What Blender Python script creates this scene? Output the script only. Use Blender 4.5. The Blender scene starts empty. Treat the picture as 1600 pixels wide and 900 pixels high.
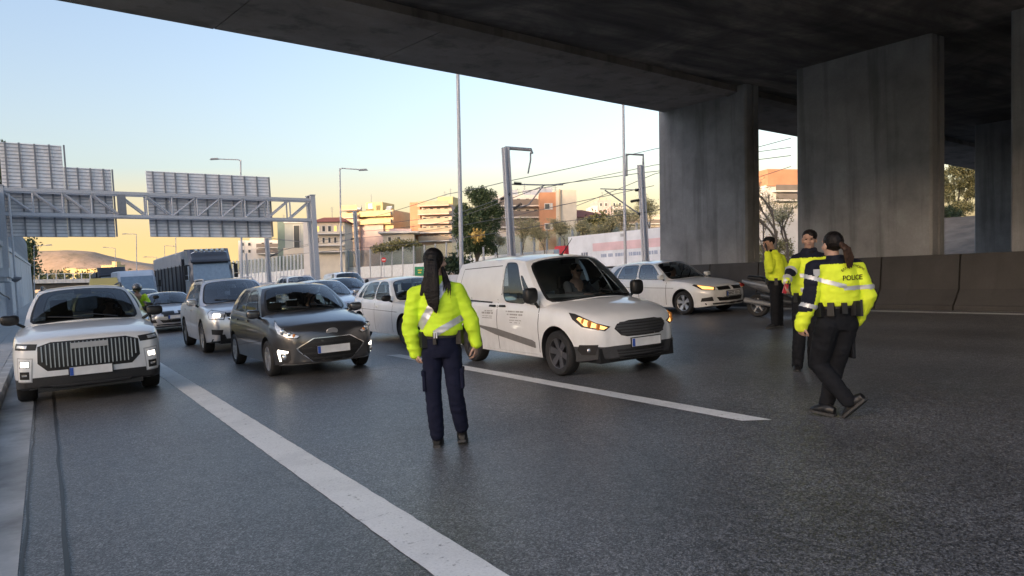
import bpy, bmesh, math, random
import numpy as np
from mathutils import Vector, Matrix, noise as mnoise
from mathutils.bvhtree import BVHTree
random.seed(7)
SC = bpy.context.scene
COL = SC.collection
R = math.radians
# ------------------------------------------------------------------ camera
# world frame: X across the carriageway (right), Y along it (away), Z up from the road
FPX = 1160.76; CAMH = 1.58
cR = Vector((0.84450772, -0.53236326, -0.05827584))
cF = Vector((0.53144901, 0.84650471, -0.03149178)).normalized()
cR = (cR - cF * cR.dot(cF)).normalized()
cU = cR.cross(cF).normalized()
cam_d = bpy.data.cameras.new('camera'); cam = bpy.data.objects.new('camera', cam_d); COL.objects.link(cam)
M = Matrix.Identity(4)
for i in range(3):
    M[i][0] = cR[i]; M[i][1] = cU[i]; M[i][2] = -cF[i]
M[0][3] = 0; M[1][3] = 0; M[2][3] = CAMH
cam.matrix_world = M
cam_d.sensor_width = 36; cam_d.lens = FPX / 1600 * 36
cam_d.clip_start = 0.05; cam_d.clip_end = 20000
SC.camera = cam
# ------------------------------------------------------------------ sky, sun, exposure
SUN_EL, SUN_AZ = R(9.0), R(-106)          # azimuth from +Y, clockwise positive
sd = Vector((math.sin(SUN_AZ) * math.cos(SUN_EL), math.cos(SUN_AZ) * math.cos(SUN_EL), math.sin(SUN_EL)))
GLOW, GLC = 1.25, (2.55, 1.75, .75)
W = bpy.data.worlds.new('World'); SC.world = W; W.use_nodes = True
wn, wl = W.node_tree.nodes, W.node_tree.links
bg = wn['Background']
sky = wn.new('ShaderNodeTexSky'); sky.sky_type = 'NISHITA'; sky.sun_disc = False
sky.sun_elevation = SUN_EL; sky.sun_rotation = SUN_AZ
sky.altitude = 100; sky.air_density = 1.0; sky.dust_density = 3.0; sky.ozone_density = 2.0
gm = wn.new('ShaderNodeGamma'); gm.inputs[1].default_value = 1.05
hs = wn.new('ShaderNodeHueSaturation'); hs.inputs['Saturation'].default_value = 0.86; hs.inputs['Value'].default_value = 1.0
wl.new(sky.outputs[0], gm.inputs[0]); tn = wn.new('ShaderNodeMix'); tn.data_type = 'RGBA'; tn.blend_type = 'MULTIPLY'; tn.inputs[0].default_value = 1.0; tn.inputs[7].default_value = (1.0, 0.905, 0.90, 1)
wl.new(gm.outputs[0], tn.inputs[6]); wl.new(tn.outputs[2], hs.inputs['Color'])
# evening glow low in the sky, strongest towards the sun's side
def wmath(op, a, b=0.0, cl=False):
    m = wn.new('ShaderNodeMath'); m.operation = op; m.use_clamp = cl
    for k, v in ((0, a), (1, b)):
        if hasattr(v, 'links'): wl.new(v, m.inputs[k])
        else: m.inputs[k].default_value = v
    return m.outputs[0]
wtc = wn.new('ShaderNodeTexCoord'); wsep = wn.new('ShaderNodeSeparateXYZ'); wl.new(wtc.outputs['Generated'], wsep.inputs[0])
lowf = wmath('SUBTRACT', 1.0, wmath('MULTIPLY', wmath('ABSOLUTE', wmath('ADD', wsep.outputs[2], 0.02)), 6.2), True)
wdot = wn.new('ShaderNodeVectorMath'); wdot.operation = 'DOT_PRODUCT'; wl.new(wtc.outputs['Generated'], wdot.inputs[0]); wdot.inputs[1].default_value = (math.sin(0.0), math.cos(0.0), 0)
azf = wmath('POWER', wmath('MULTIPLY', wmath('ADD', wdot.outputs['Value'], 0.0), 1.0, True), 2.2)
dt = wn.new('ShaderNodeMix'); dt.data_type = 'RGBA'; dt.blend_type = 'MULTIPLY'; dt.inputs[7].default_value = (0.97, 0.83, 0.67, 1)      # dusty air low down
wl.new(wmath('SUBTRACT', 1.0, wmath('MULTIPLY', wmath('ABSOLUTE', wsep.outputs[2]), 2.4), True), dt.inputs[0]); wl.new(hs.outputs[0], dt.inputs[6])
gl = wn.new('ShaderNodeMix'); gl.data_type = 'RGBA'; gl.blend_type = 'MIX'
wl.new(wmath('MULTIPLY', wmath('POWER', lowf, 0.9), wmath('MULTIPLY', azf, GLOW)), gl.inputs[0]); wl.new(dt.outputs[2], gl.inputs[6]); gl.inputs[7].default_value = (GLC[0], GLC[1], GLC[2], 1)
wl.new(gl.outputs[2], bg.inputs['Color'])
bg.inputs['Strength'].default_value = 0.15
sl = bpy.data.lights.new('sun', 'SUN'); sun = bpy.data.objects.new('sun', sl); COL.objects.link(sun)
sl.energy = 2.0; sl.angle = R(0.6); sl.color = (1.0, 0.73, 0.45)
sun.rotation_euler = (-sd).to_track_quat('-Z', 'Y').to_euler()
sun.location = (-40, -20, 60)
SC.view_settings.view_transform = 'Standard'; SC.view_settings.look = 'None'
SC.view_settings.gamma = 1; SC.view_settings.exposure = 1.74
SC.render.engine = 'CYCLES'
try:
    SC.cycles.max_bounces = 8; SC.cycles.transparent_max_bounces = 12
    SC.cycles.use_denoising = True
except Exception: pass
# ------------------------------------------------------------------ helpers
def at(px, py, zc):
    """photo pixel (1600x900) at camera depth zc -> world point"""
    return Vector((0, 0, CAMH)) + (cF + cR * ((px - 800) / FPX) - cU * ((py - 450) / FPX)) * zc
def gnd(px, py, z=0.0):
    d = cF + cR * ((px - 800) / FPX) - cU * ((py - 450) / FPX)
    t = (z - CAMH) / d.z
    return Vector((0, 0, CAMH)) + d * t
LEANX, LEANY = 0.039, 0.018
PLUMB = (LEANY, LEANX, 0.0)      # rotation that makes Z plumb: the road is banked
def srgb(r, g, b):
    f = lambda c: (c / 255 / 12.92) if c <= 10 else ((c / 255 + 0.055) / 1.055) ** 2.4
    return (f(r), f(g), f(b), 1)
def tag(o, label=None, cat=None, group=None, kind=None):
    if label: o['label'] = label
    if cat: o['category'] = cat
    if group: o['group'] = group
    if kind: o['kind'] = kind
    return o
def empty(name, loc=(0, 0, 0), rot=(0, 0, 0), label=None, cat=None, group=None):
    o = bpy.data.objects.new(name, None); COL.objects.link(o)
    o.location = loc; o.rotation_euler = rot; o.empty_display_size = 0.2
    return tag(o, label, cat, group)
def copy_tree(o, parent=None):
    c = o.copy(); COL.objects.link(c)
    if parent: c.parent = parent
    for ch in list(o.children): copy_tree(ch, c)
    return c
class MB:
    def __init__(s): s.v = []; s.f = []; s.mi = []
    def add(s, vs, fs, mi=0):
        b = len(s.v); s.v += [tuple(v) for v in vs]
        s.f += [tuple(i + b for i in f) for f in fs]; s.mi += [mi] * len(fs); return s
    def box(s, c, d, mi=0, rot=None, taper=1.0):
        x, y, z = d[0] / 2, d[1] / 2, d[2] / 2; vs = []
        for sz in (-1, 1):
            k = taper if sz > 0 else 1
            for sx, sy in ((-1, -1), (1, -1), (1, 1), (-1, 1)):
                p = Vector((sx * x * k, sy * y * k, sz * z))
                if rot is not None: p = rot @ p
                vs.append(p + Vector(c))
        return s.add(vs, [(3, 2, 1, 0), (4, 5, 6, 7), (0, 1, 5, 4), (1, 2, 6, 5), (2, 3, 7, 6), (3, 0, 4, 7)], mi)
    def cyl(s, p0, p1, r0, r1=None, n=12, mi=0, caps=True):
        r1 = r0 if r1 is None else r1
        p0, p1 = Vector(p0), Vector(p1); d = (p1 - p0).normalized()
        a = d.orthogonal().normalized(); b = d.cross(a)
        vs = []
        for p, r in ((p0, r0), (p1, r1)):
            for k in range(n):
                t = 2 * math.pi * k / n; vs.append(p + a * (r * math.cos(t)) + b * (r * math.sin(t)))
        fs = [(k, (k + 1) % n, n + (k + 1) % n, n + k) for k in range(n)]
        if caps: fs += [tuple(range(n - 1, -1, -1)), tuple(range(n, 2 * n))]
        return s.add(vs, fs, mi)
    def tube(s, pts, r, n=8, mi=0):
        pts = [Vector(p) for p in pts]
        rr = r if isinstance(r, (list, tuple)) else [r] * len(pts)
        vs = []; up = None
        for i, p in enumerate(pts):
            d = (pts[min(i + 1, len(pts) - 1)] - pts[max(i - 1, 0)]).normalized()
            if up is None: up = d.orthogonal().normalized()
            a = (up - d * up.dot(d)).normalized(); up = a; b = d.cross(a)
            for k in range(n):
                t = 2 * math.pi * k / n; vs.append(p + a * (rr[i] * math.cos(t)) + b * (rr[i] * math.sin(t)))
        fs = []
        for i in range(len(pts) - 1):
            for k in range(n):
                fs.append((i * n + k, i * n + (k + 1) % n, (i + 1) * n + (k + 1) % n, (i + 1) * n + k))
        fs += [tuple(range(n - 1, -1, -1)), tuple((len(pts) - 1) * n + k for k in range(n))]
        return s.add(vs, fs, mi)
    def prism(s, poly, axis_vec, mi=0):
        """closed 3-D polygon extruded by a vector"""
        n = len(poly); a = Vector(axis_vec); vs = [Vector(p) for p in poly]; vs += [v + a for v in vs]
        fs = [tuple(range(n - 1, -1, -1)), tuple(range(n, 2 * n))] + [(k, (k + 1) % n, n + (k + 1) % n, n + k) for k in range(n)]
        return s.add(vs, fs, mi)
    def lathe(s, prof, c, axis, n=24, mi=0):
        """prof: list of (r, h) along axis"""
        c = Vector(c); d = Vector(axis).normalized(); a = d.orthogonal().normalized(); b = d.cross(a); vs = []
        for r, h in prof:
            for k in range(n):
                t = 2 * math.pi * k / n; vs.append(c + d * h + a * (r * math.cos(t)) + b * (r * math.sin(t)))
        fs = []
        for i in range(len(prof) - 1):
            for k in range(n): fs.append((i * n + k, i * n + (k + 1) % n, (i + 1) * n + (k + 1) % n, (i + 1) * n + k))
        return s.add(vs, fs, mi)
    def ball(s, c, r, mi=0, n=12, m=8):
        r = r if isinstance(r, (tuple, list)) else (r, r, r); vs = []; fs = []
        for i in range(1, m):
            th = math.pi * i / m
            for k in range(n):
                t = 2 * math.pi * k / n
                vs.append((c[0] + r[0] * math.sin(th) * math.cos(t), c[1] + r[1] * math.sin(th) * math.sin(t), c[2] + r[2] * math.cos(th)))
        vs += [(c[0], c[1], c[2] + r[2]), (c[0], c[1], c[2] - r[2])]; T = len(vs) - 2
        for i in range(m - 2):
            for k in range(n): fs.append((i * n + k, (i + 1) * n + k, (i + 1) * n + (k + 1) % n, i * n + (k + 1) % n))
        for k in range(n):
            fs.append((T, k, (k + 1) % n)); fs.append((T + 1, (m - 2) * n + (k + 1) % n, (m - 2) * n + k))
        return s.add(vs, fs, mi)
    def mesh(s, name, mats, smooth=None, weld=False):
        me = bpy.data.meshes.new(name); me.from_pydata(s.v, [], s.f)
        mats = mats if isinstance(mats, (list, tuple)) else [mats]
        for m in mats: me.materials.append(m)
        me.polygons.foreach_set('material_index', s.mi)
        if weld or smooth is not None:
            bm = bmesh.new(); bm.from_mesh(me)
            if weld: bmesh.ops.remove_doubles(bm, verts=bm.verts, dist=1e-4)
            bmesh.ops.recalc_face_normals(bm, faces=bm.faces)
            bm.to_mesh(me); bm.free()
        if smooth is not None: shade(me, smooth)
        me.update(); return me
    def build(s, name, mats, parent=None, smooth=None, weld=False, loc=None, rot=None):
        o = bpy.data.objects.new(name, s.mesh(name, mats, smooth, weld)); COL.objects.link(o)
        if parent: o.parent = parent
        if loc is not None: o.location = loc
        if rot is not None: o.rotation_euler = rot
        return o
def shade(me, ang):
    me.polygons.foreach_set('use_smooth', [True] * len(me.polygons))
    try: me.set_sharp_from_angle(angle=R(ang))
    except Exception: pass
def link_mesh(name, me, parent=None):
    o = bpy.data.objects.new(name, me); COL.objects.link(o)
    if parent: o.parent = parent
    return o
# ------------------------------------------------------------------ materials
class NT:
    """tiny node helper"""
    def __init__(s, name):
        s.m = bpy.data.materials.new(name); s.m.use_nodes = True
        s.n = s.m.node_tree.nodes; s.l = s.m.node_tree.links
        s.b = s.n['Principled BSDF']; s.tc = s.n.new('ShaderNodeTexCoord')
    def noise(s, scale, detail=4, rough=0.55, coord='Object', sc=(1, 1, 1), dist=0):
        mp = s.n.new('ShaderNodeMapping'); mp.inputs['Scale'].default_value = sc
        s.l.new(s.tc.outputs[coord], mp.inputs[0])
        t = s.n.new('ShaderNodeTexNoise'); t.inputs['Scale'].default_value = scale
        t.inputs['Detail'].default_value = detail; t.inputs['Roughness'].default_value = rough
        t.inputs['Distortion'].default_value = dist
        s.l.new(mp.outputs[0], t.inputs['Vector']); return t.outputs['Fac']
    def voro(s, scale, feature='F1', out='Distance', sc=(1, 1, 1)):
        mp = s.n.new('ShaderNodeMapping'); mp.inputs['Scale'].default_value = sc
        s.l.new(s.tc.outputs['Object'], mp.inputs[0])
        t = s.n.new('ShaderNodeTexVoronoi'); t.feature = feature; t.inputs['Scale'].default_value = scale
        s.l.new(mp.outputs[0], t.inputs['Vector']); return t.outputs[out]
    def ramp(s, fac, stops):
        r = s.n.new('ShaderNodeValToRGB'); e = r.color_ramp.elements
        while len(e) < len(stops): e.new(0.5)
        for el, (p, c) in zip(e, stops):
            el.position = p; el.color = c if isinstance(c, (tuple, list)) else (c, c, c, 1)
        s.l.new(fac, r.inputs[0]); return r.outputs[0]
    def mix(s, fac, a, b, mode='MIX'):
        m = s.n.new('ShaderNodeMix'); m.data_type = 'RGBA'; m.blend_type = mode
        for k, v in ((0, fac), (6, a), (7, b)):
            if hasattr(v, 'links'): s.l.new(v, m.inputs[k])
            else: m.inputs[k].default_value = v
        return m.outputs[2]
    def math(s, op, a, b=0.0):
        m = s.n.new('ShaderNodeMath'); m.operation = op
        for k, v in ((0, a), (1, b)):
            if hasattr(v, 'links'): s.l.new(v, m.inputs[k])
            else: m.inputs[k].default_value = v
        return m.outputs[0]
    def bump(s, h, strength=0.3, dist=0.01):
        b = s.n.new('ShaderNodeBump'); b.inputs['Strength'].default_value = strength; b.inputs['Distance'].default_value = dist
        s.l.new(h, b.inputs['Height']); s.l.new(b.outputs[0], s.b.inputs['Normal'])
    def set(s, **k):
        for a, v in k.items():
            i = s.b.inputs[a.replace('_', ' ')]
            if hasattr(v, 'links'): s.l.new(v, i)
            else: i.default_value = v
        return s
def c4(*c): return (c[0], c[1], c[2], 1) if len(c) == 3 else (c[0], c[0], c[0], 1)
def plain(name, col, rough=0.5, metal=0.0, coat=0.0, emit=None, es=0, var=0.12, vs=6.0, spec=None):
    t = NT(name)
    n = t.noise(vs, 5)
    lo = tuple(max(0, c * (1 - var)) for c in col[:3]) + (1,); hi = tuple(min(1, c * (1 + var)) for c in col[:3]) + (1,)
    t.set(Base_Color=t.ramp(n, [(0.3, lo), (0.7, hi)]), Roughness=rough, Metallic=metal)
    if coat: t.set(Coat_Weight=coat, Coat_Roughness=0.04)
    if spec is not None: t.b.inputs['Specular IOR Level'].default_value = spec
    if emit: t.set(Emission_Color=emit, Emission_Strength=es)
    return t.m
def concrete(name, base, var=0.25, streak=0.4, scale=1.0, rough=0.85, stain=(0.03, 0.028, 0.026), bump=0.25):
    t = NT(name)
    a = t.noise(0.7 * scale, 8, 0.62); b = t.noise(22 * scale, 5, 0.6)
    st = t.noise(2.2 * scale, 5, 0.6, sc=(1, 1, 0.06))
    lo = tuple(c * (1 - var) for c in base) + (1,); hi = tuple(min(1, c * (1 + var)) for c in base) + (1,)
    col = t.ramp(a, [(0.3, lo), (0.7, hi)])
    col = t.mix(t.math('MULTIPLY', t.ramp(b, [(0.35, 0.0), (0.75, 1.0)]), 0.25), col, c4(*[c * 0.6 for c in base]))
    col = t.mix(t.math('MULTIPLY', t.ramp(st, [(0.52, 0.0), (0.66, 1.0)]), streak), col, c4(*stain))
    t.set(Base_Color=col, Roughness=rough); t.bump(t.mix(0.5, a, b), bump, 0.02); return t.m
MAT = {}
def asphalt():
    t = NT('asphalt')
    g = t.mix(.5, t.voro(78, 'F1', 'Color'), t.voro(165, 'F1', 'Color')); bw = t.n.new('ShaderNodeRGBToBW'); t.l.new(g, bw.inputs[0])
    big = t.noise(0.35, 6, 0.6); lane = t.noise(0.8, 4, 0.5, sc=(1, 0.05, 1)); mid = t.noise(6, 5, 0.6)
    col = t.ramp(bw.outputs[0], [(0.25, c4(.03, .03, .032)), (0.46, c4(.095, .097, .102)), (0.62, c4(.18, .182, .19)), (0.82, c4(.38, .38, .38))])
    tone = t.ramp(t.mix(0.5, big, lane), [(0.3, 0.66), (0.7, 1.18)])
    col = t.mix(1.0, col, tone, 'MULTIPLY'); col = t.mix(1.0, col, t.ramp(mid, [(0.3, 0.8), (0.7, 1.15)]), 'MULTIPLY')
    # polished wheel tracks in every lane, faint oil line between them, hairline cracks
    sp = t.n.new('ShaderNodeSeparateXYZ'); t.l.new(t.tc.outputs['Object'], sp.inputs[0])
    wob = t.math('MULTIPLY', t.noise(.25, 3, .5), .35)
    ph = t.math('MULTIPLY', t.math('ADD', t.math('SUBTRACT', sp.outputs[0], 1.75), wob), 2 * math.pi / 1.87)
    tr = t.math('MULTIPLY', t.math('SUBTRACT', .5, t.math('MULTIPLY', t.math('COSINE', ph), .5)), t.ramp(t.noise(.5, 4, .6, sc=(1, .25, 1)), [(.3, .3), (.7, 1.0)]))
    col = t.mix(1.0, col, t.ramp(tr, [(.0, .86), (1.0, 1.12)]), 'MULTIPLY')
    ck = t.voro(.55, 'DISTANCE_TO_EDGE', 'Distance', sc=(1.3, .45, 1)); ckn = t.math('ADD', ck, t.math('MULTIPLY', t.math('SUBTRACT', t.noise(7, 5, .6), .5), .05))
    col = t.mix(t.math('MULTIPLY', t.ramp(ckn, [(.0, 1.0), (.010, .0)]), t.ramp(t.noise(.3, 2, .5), [(.5, .0), (.62, .55)])), col, c4(.02, .02, .02))
    st_ = t.voro(1.1, 'F1', 'Distance', sc=(1, .7, 1)); col = t.mix(t.math('MULTIPLY', t.ramp(st_, [(.05, 1.0), (.16, .0)]), t.ramp(t.noise(.8, 3, .6), [(.5, .0), (.65, .5)])), col, c4(.028, .027, .027))
    t.set(Base_Color=col, Roughness=t.ramp(big, [(0.3, 0.34), (0.7, 0.48)]))
    t.b.inputs['Specular IOR Level'].default_value = 0.75
    d = t.voro(90, 'F1', 'Distance'); t.bump(d, 0.32, 0.006); return t.m
MAT['asphalt'] = asphalt()
def roadpaint():
    t = NT('road_paint'); n = t.noise(60, 6, 0.7); b = t.noise(2.0, 5, 0.6); w = t.noise(14, 6, 0.7)
    col = t.ramp(n, [(0.28, c4(.5, .5, .49)), (0.40, c4(.80, .80, .78)), (0.7, c4(.92, .92, .90))])
    col = t.mix(t.math('MULTIPLY', t.ramp(b, [(0.45, 0.0), (0.7, 1.0)]), 0.22), col, c4(.3, .3, .3))
    col = t.mix(t.ramp(w, [(0.60, 0.0), (0.70, 0.75)]), col, c4(.07, .07, .07))
    t.set(Base_Color=col, Roughness=0.6); t.bump(n, 0.4, 0.004); return t.m
MAT['paint'] = roadpaint()
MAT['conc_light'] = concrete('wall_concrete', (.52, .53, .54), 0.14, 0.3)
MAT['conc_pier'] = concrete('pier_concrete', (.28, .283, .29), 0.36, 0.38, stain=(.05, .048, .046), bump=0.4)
MAT['conc_barrier'] = concrete('barrier_concrete', (.058, .056, .055), 0.25, 0.35, stain=(.04, .038, .036))  # dark base colour, even apart from random mottling and streaks
MAT['pavement'] = concrete('pavement_slabs', (.38, .375, .37), 0.2, 0.1, rough=0.8)
MAT['kerb'] = concrete('kerb_stone', (.42, .42, .41), 0.45, 0.25)
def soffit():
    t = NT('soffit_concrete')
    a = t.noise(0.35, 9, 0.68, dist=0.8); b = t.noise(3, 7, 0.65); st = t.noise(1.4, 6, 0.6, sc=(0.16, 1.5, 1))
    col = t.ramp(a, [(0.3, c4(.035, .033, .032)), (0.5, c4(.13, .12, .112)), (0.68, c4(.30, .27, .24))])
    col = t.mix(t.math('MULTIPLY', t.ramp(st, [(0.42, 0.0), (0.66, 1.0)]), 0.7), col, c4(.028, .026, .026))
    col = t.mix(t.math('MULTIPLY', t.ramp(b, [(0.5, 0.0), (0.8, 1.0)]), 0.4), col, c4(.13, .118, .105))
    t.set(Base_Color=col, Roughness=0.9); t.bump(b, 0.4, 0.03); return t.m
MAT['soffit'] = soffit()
MAT['band'] = concrete('edge_beam_concrete', (.25, .225, .205), 0.3, 0.45, scale=0.8, stain=(.05, .045, .04))
MAT['galv'] = plain('galvanised_steel', (.46, .47, .50), 0.5, 0.15, vs=12)
MAT['galv_dark'] = plain('weathered_steel', (.22, .23, .25), 0.55, 0.3, vs=8)
MAT['sign_back'] = plain('sign_panel_aluminium', (.90, .88, .89), 0.6, 0.0, vs=3)
MAT['black'] = plain('black_plastic', (.012, .012, .013), 0.45)
MAT['wire'] = plain('cable', (.10, .10, .11), 0.6)
MAT['earth'] = plain('dry_earth', (.13, .105, .08), 0.95, var=0.4, vs=0.8)
MAT['grassy'] = plain('scrub_ground', (.12, .12, .06), 0.95, var=0.4, vs=0.5)
def leaves(name, lo, hi):
    t = NT(name); g = t.n.new('ShaderNodeNewGeometry')
    t.set(Base_Color=t.ramp(g.outputs['Random Per Island'], [(0.0, c4(*lo)), (1.0, c4(*hi))]), Roughness=0.6)
    try: t.b.inputs['Subsurface Weight'].default_value = 0.0
    except Exception: pass
    return t.m
MAT['leaf_dark'] = leaves('pine_needles', (.03, .055, .02), (.10, .14, .055))
MAT['leaf_hedge'] = leaves('hedge_leaves', (.012, .028, .010), (.04, .065, .026))
MAT['leaf_olive'] = leaves('olive_leaves', (.10, .105, .045), (.34, .30, .12))
MAT['leaf_pale'] = leaves('pale_spring_leaves', (.22, .21, .11), (.45, .41, .24))
MAT['bark'] = plain('bark', (.10, .085, .07), 0.9, var=0.3, vs=20)
# ================================================================== SETTING
def sheet(name, pts, mat, kind='structure', z=None):
    m = MB(); m.add([(p[0], p[1], p[2] if len(p) > 2 else z) for p in pts], [tuple(range(len(pts)))])
    return tag(m.build(name, mat), kind=kind)
sheet('ground', [(-3000, -3000), (9000, -3000), (9000, 9000), (-3000, 9000)], MAT['grassy'], z=-0.06)
sheet('road', [(-0.62, -60), (17.7, -60), (17.7, 420), (-0.62, 420)], MAT['asphalt'], z=0.0)
sheet('far_road', [(33, -60), (47, -60), (47, 420), (33, 420)], MAT['asphalt'], z=-0.03)
sheet('railway_bed', [(17.75, -60), (32.9, -60), (32.9, 420), (17.75, 420)], MAT['earth'], z=-0.03)
def marking(x0, x1, y0, y1, skew=0.0):
    n = max(4, min(900, int((y1 - y0) / .11))); m = MB(); vs = []; rj = random.Random(int(x0 * 100) + int(y0 * 7))
    for i in range(n + 1):
        t = i / n; a = y0 + (y1 - y0) * t; j = .005
        vs += [(x0 + rj.uniform(-j, j) * .7, a + skew * 0, .004), (x1 + rj.uniform(-j, j) * .7, a + skew, .004)]
    m.add(vs, [(2 * i, 2 * i + 1, 2 * i + 3, 2 * i + 2) for i in range(n)]); tag(m.build('road_marking', MAT['paint']), kind='structure')
marking(1.60, 1.90, -20, 60); marking(1.60, 1.90, 60, 300)
for k in range(-1, 8):
    a = 4.72 + 13.0 * k
    marking(5.40, 5.62, a, a + (8.5 if k == 0 else 5.5), -0.16)
for k in range(0, 8):
    marking(9.18, 9.34, 15.5 + 13 * k, 20.0 + 13 * k)
for k in range(0, 8):
    marking(12.86, 13.02, 19.5 + 13 * k, 23.5 + 13 * k)
marking(16.28, 16.48, -20, 300)
# gutter, kerb and slabbed pavement on the left
m = MB(); m.add([(-0.62, -20, .006), (-0.22, -20, .006), (-0.30, 120, .006), (-0.62, 120, .006)], [(0, 1, 2, 3)])
tag(m.build('gutter', MAT['kerb']), kind='structure')
# tar seams on the hard shoulder
def seam(x0, y0, y1, w):
    m = MB(); n = 60; vs = []
    for i in range(n + 1):
        y = y0 + (y1 - y0) * i / n; ww = w * (0.6 + 0.8 * random.random()); x = x0 + 0.02 * mnoise.noise((x0 * 9, y * 2, 0)) + 0.012 * mnoise.noise((x0 * 9, y * 9, 0))
        vs += [(x - ww / 2, y, .0075), (x + ww / 2, y, .0075)]
    m.add(vs, [(2 * i, 2 * i + 1, 2 * i + 3, 2 * i + 2) for i in range(n)])
    tag(m.build('tar_seam', MAT['tar']), kind='structure')
MAT['tar'] = plain('tar', (.012, .012, .013), 0.45)
seam(0.005, 2.5, 40, .03); seam(-0.21, 3, 30, .014)
pv = MB(); pv.box((-1.4, 60, 0.03), (1.28, 150, 0.18)); pave = tag(pv.build('pavement', MAT['pavement']), kind='structure')
kerb_me = None; slab_me = None
for k in range(46):
    if k < 40:
        y = 5 + k * 1.0
        if kerb_me is None:
            m = MB(); m.prism([(-.09, -.49, -.05), (.07, -.49, -.05), (.07, -.49, .10), (.05, -.49, .14), (-.09, -.49, .14)], (0, .98, 0)); kerb_me = m.mesh('kerb', MAT['kerb'])
        o = link_mesh('kerb_stone', kerb_me, pave); o.location = (-0.70 + random.uniform(-.004, .004), y, random.uniform(-.004, .004))
for k in range(50):
    for j in range(3):
        if slab_me is None:
            m = MB(); m.box((0, 0, 0), (.385, .585, .05)); slab_me = m.mesh('slab', MAT['pavement'])
        o = link_mesh('slab', slab_me, pave); o.location = (-1.0 - j * .4, 7 + k * .6, .108 + random.uniform(-.004, .004))
# embankment beyond the far road, to the right
def terrain(name, x0, x1, y0, y1, fn, mat, nx=40, ny=40):
    m = MB(); vs = []; fs = []
    for i in range(nx + 1):
        for j in range(ny + 1):
            x = x0 + (x1 - x0) * i / nx; y = y0 + (y1 - y0) * j / ny; vs.append((x, y, fn(x, y)))
    for i in range(nx):
        for j in range(ny):
            a = i * (ny + 1) + j; fs.append((a, a + ny + 1, a + ny + 2, a + 1))
    m.add(vs, fs); return tag(m.build(name, mat, smooth=60), kind='structure')
terrain('embankment', 47.2, 120, -40, 46, lambda x, y: -0.05 + min(1, max(0, (x - 47.2) / 14)) * 3.4 * min(1, max(0, (46 - y) / 10)) + 0.25 * mnoise.noise((x * .3, y * .3, 0)) * min(1, (x - 47.2) / 4), MAT['earth'])
# ridge added out of view at the left, shaped to cast the evening shade
terrain('ridge', -560, -230, -500, 900, lambda x, y: -1 + (88.3 - .06 * max(-200, min(200, y))) * math.exp(-((x + 390) / 75) ** 2) * (1 + 0.015 * mnoise.noise((x * .01, y * .012, 3))) * min(1, (y + 500) / 200, (900 - y) / 200), MAT['grassy'], 30, 60)
# far hill
MAT['hill'] = None
def hillmat():
    t = NT('hillside'); a = t.noise(0.006, 8, .65); b = t.noise(0.05, 6, .7); v = t.voro(0.05, 'F1', 'Distance')
    col = t.ramp(a, [(0.35, c4(.26, .2, .14)), (0.6, c4(.46, .33, .25)), (0.75, c4(.55, .42, .32))])
    col = t.mix(t.math('MULTIPLY', t.ramp(v, [(0.12, 1.0), (0.22, 0.0)]), 0.5), col, c4(.4, .34, .29))
    col = t.mix(t.math('MULTIPLY', t.ramp(b, [(0.5, 0.0), (0.7, 1.0)]), 0.5), col, c4(.07, .075, .04))
    t.set(Base_Color=col, Roughness=1.0); return t.m
MAT['hill'] = hillmat()
def hill(name, zc, prof, depth):
    """prof: (px, py) skyline; a rounded range of that outline"""
    m = MB(); vs = []; fs = []; nr = 12
    for (px, py) in prof:
        top = at(px, py, zc); base = at(px, 0, zc); base = Vector((top.x, top.y, -25 - 0.018 * zc))
        fwd = Vector((cF.x, cF.y, 0)).normalized()
        for j in range(nr + 1):
            t = j / nr * 2 - 1
            h = math.cos(t * math.pi / 2) ** 0.8 if abs(t) < 1 else 0
            p = base + (top - base) * h + fwd * (t * depth)
            k = 1 - abs(t)
            p.z += (mnoise.noise((p.x * .004, p.y * .004, 0)) * 22 + mnoise.noise((p.x * .012, p.y * .012, 0)) * 9) * h * (1 if j != nr // 2 else .2)
            vs.append(p)
    for i in range(len(prof) - 1):
        for j in range(nr):
            a = i * (nr + 1) + j; fs.append((a, a + nr + 1, a + nr + 2, a + 1))
    m.add(vs, fs); return tag(m.build(name, MAT['hill'], smooth=80), kind='structure')
def skyline(keys, n):
    xs = [k[0] for k in keys]; ys = [k[1] for k in keys]; out = []
    for i in range(n):
        x = xs[0] + (xs[-1] - xs[0]) * i / (n - 1); out.append((x, float(np.interp(x, xs, ys)) + 0.4 * mnoise.noise((x * .11, 0, 5))))
    return out
hill('hill', 3200, skyline([(-150, 420), (-60, 404), (20, 395), (60, 392.5), (100, 391.5), (130, 392), (150, 394), (170, 400), (190, 407), (215, 413), (240, 418), (265, 424), (290, 432)], 60), 380)
hill('hill', 5200, skyline([(90, 410), (150, 403), (200, 408), (240, 412), (300, 416), (360, 420), (460, 422), (700, 420), (1000, 415), (1400, 408), (1800, 402)], 60), 500)
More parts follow.
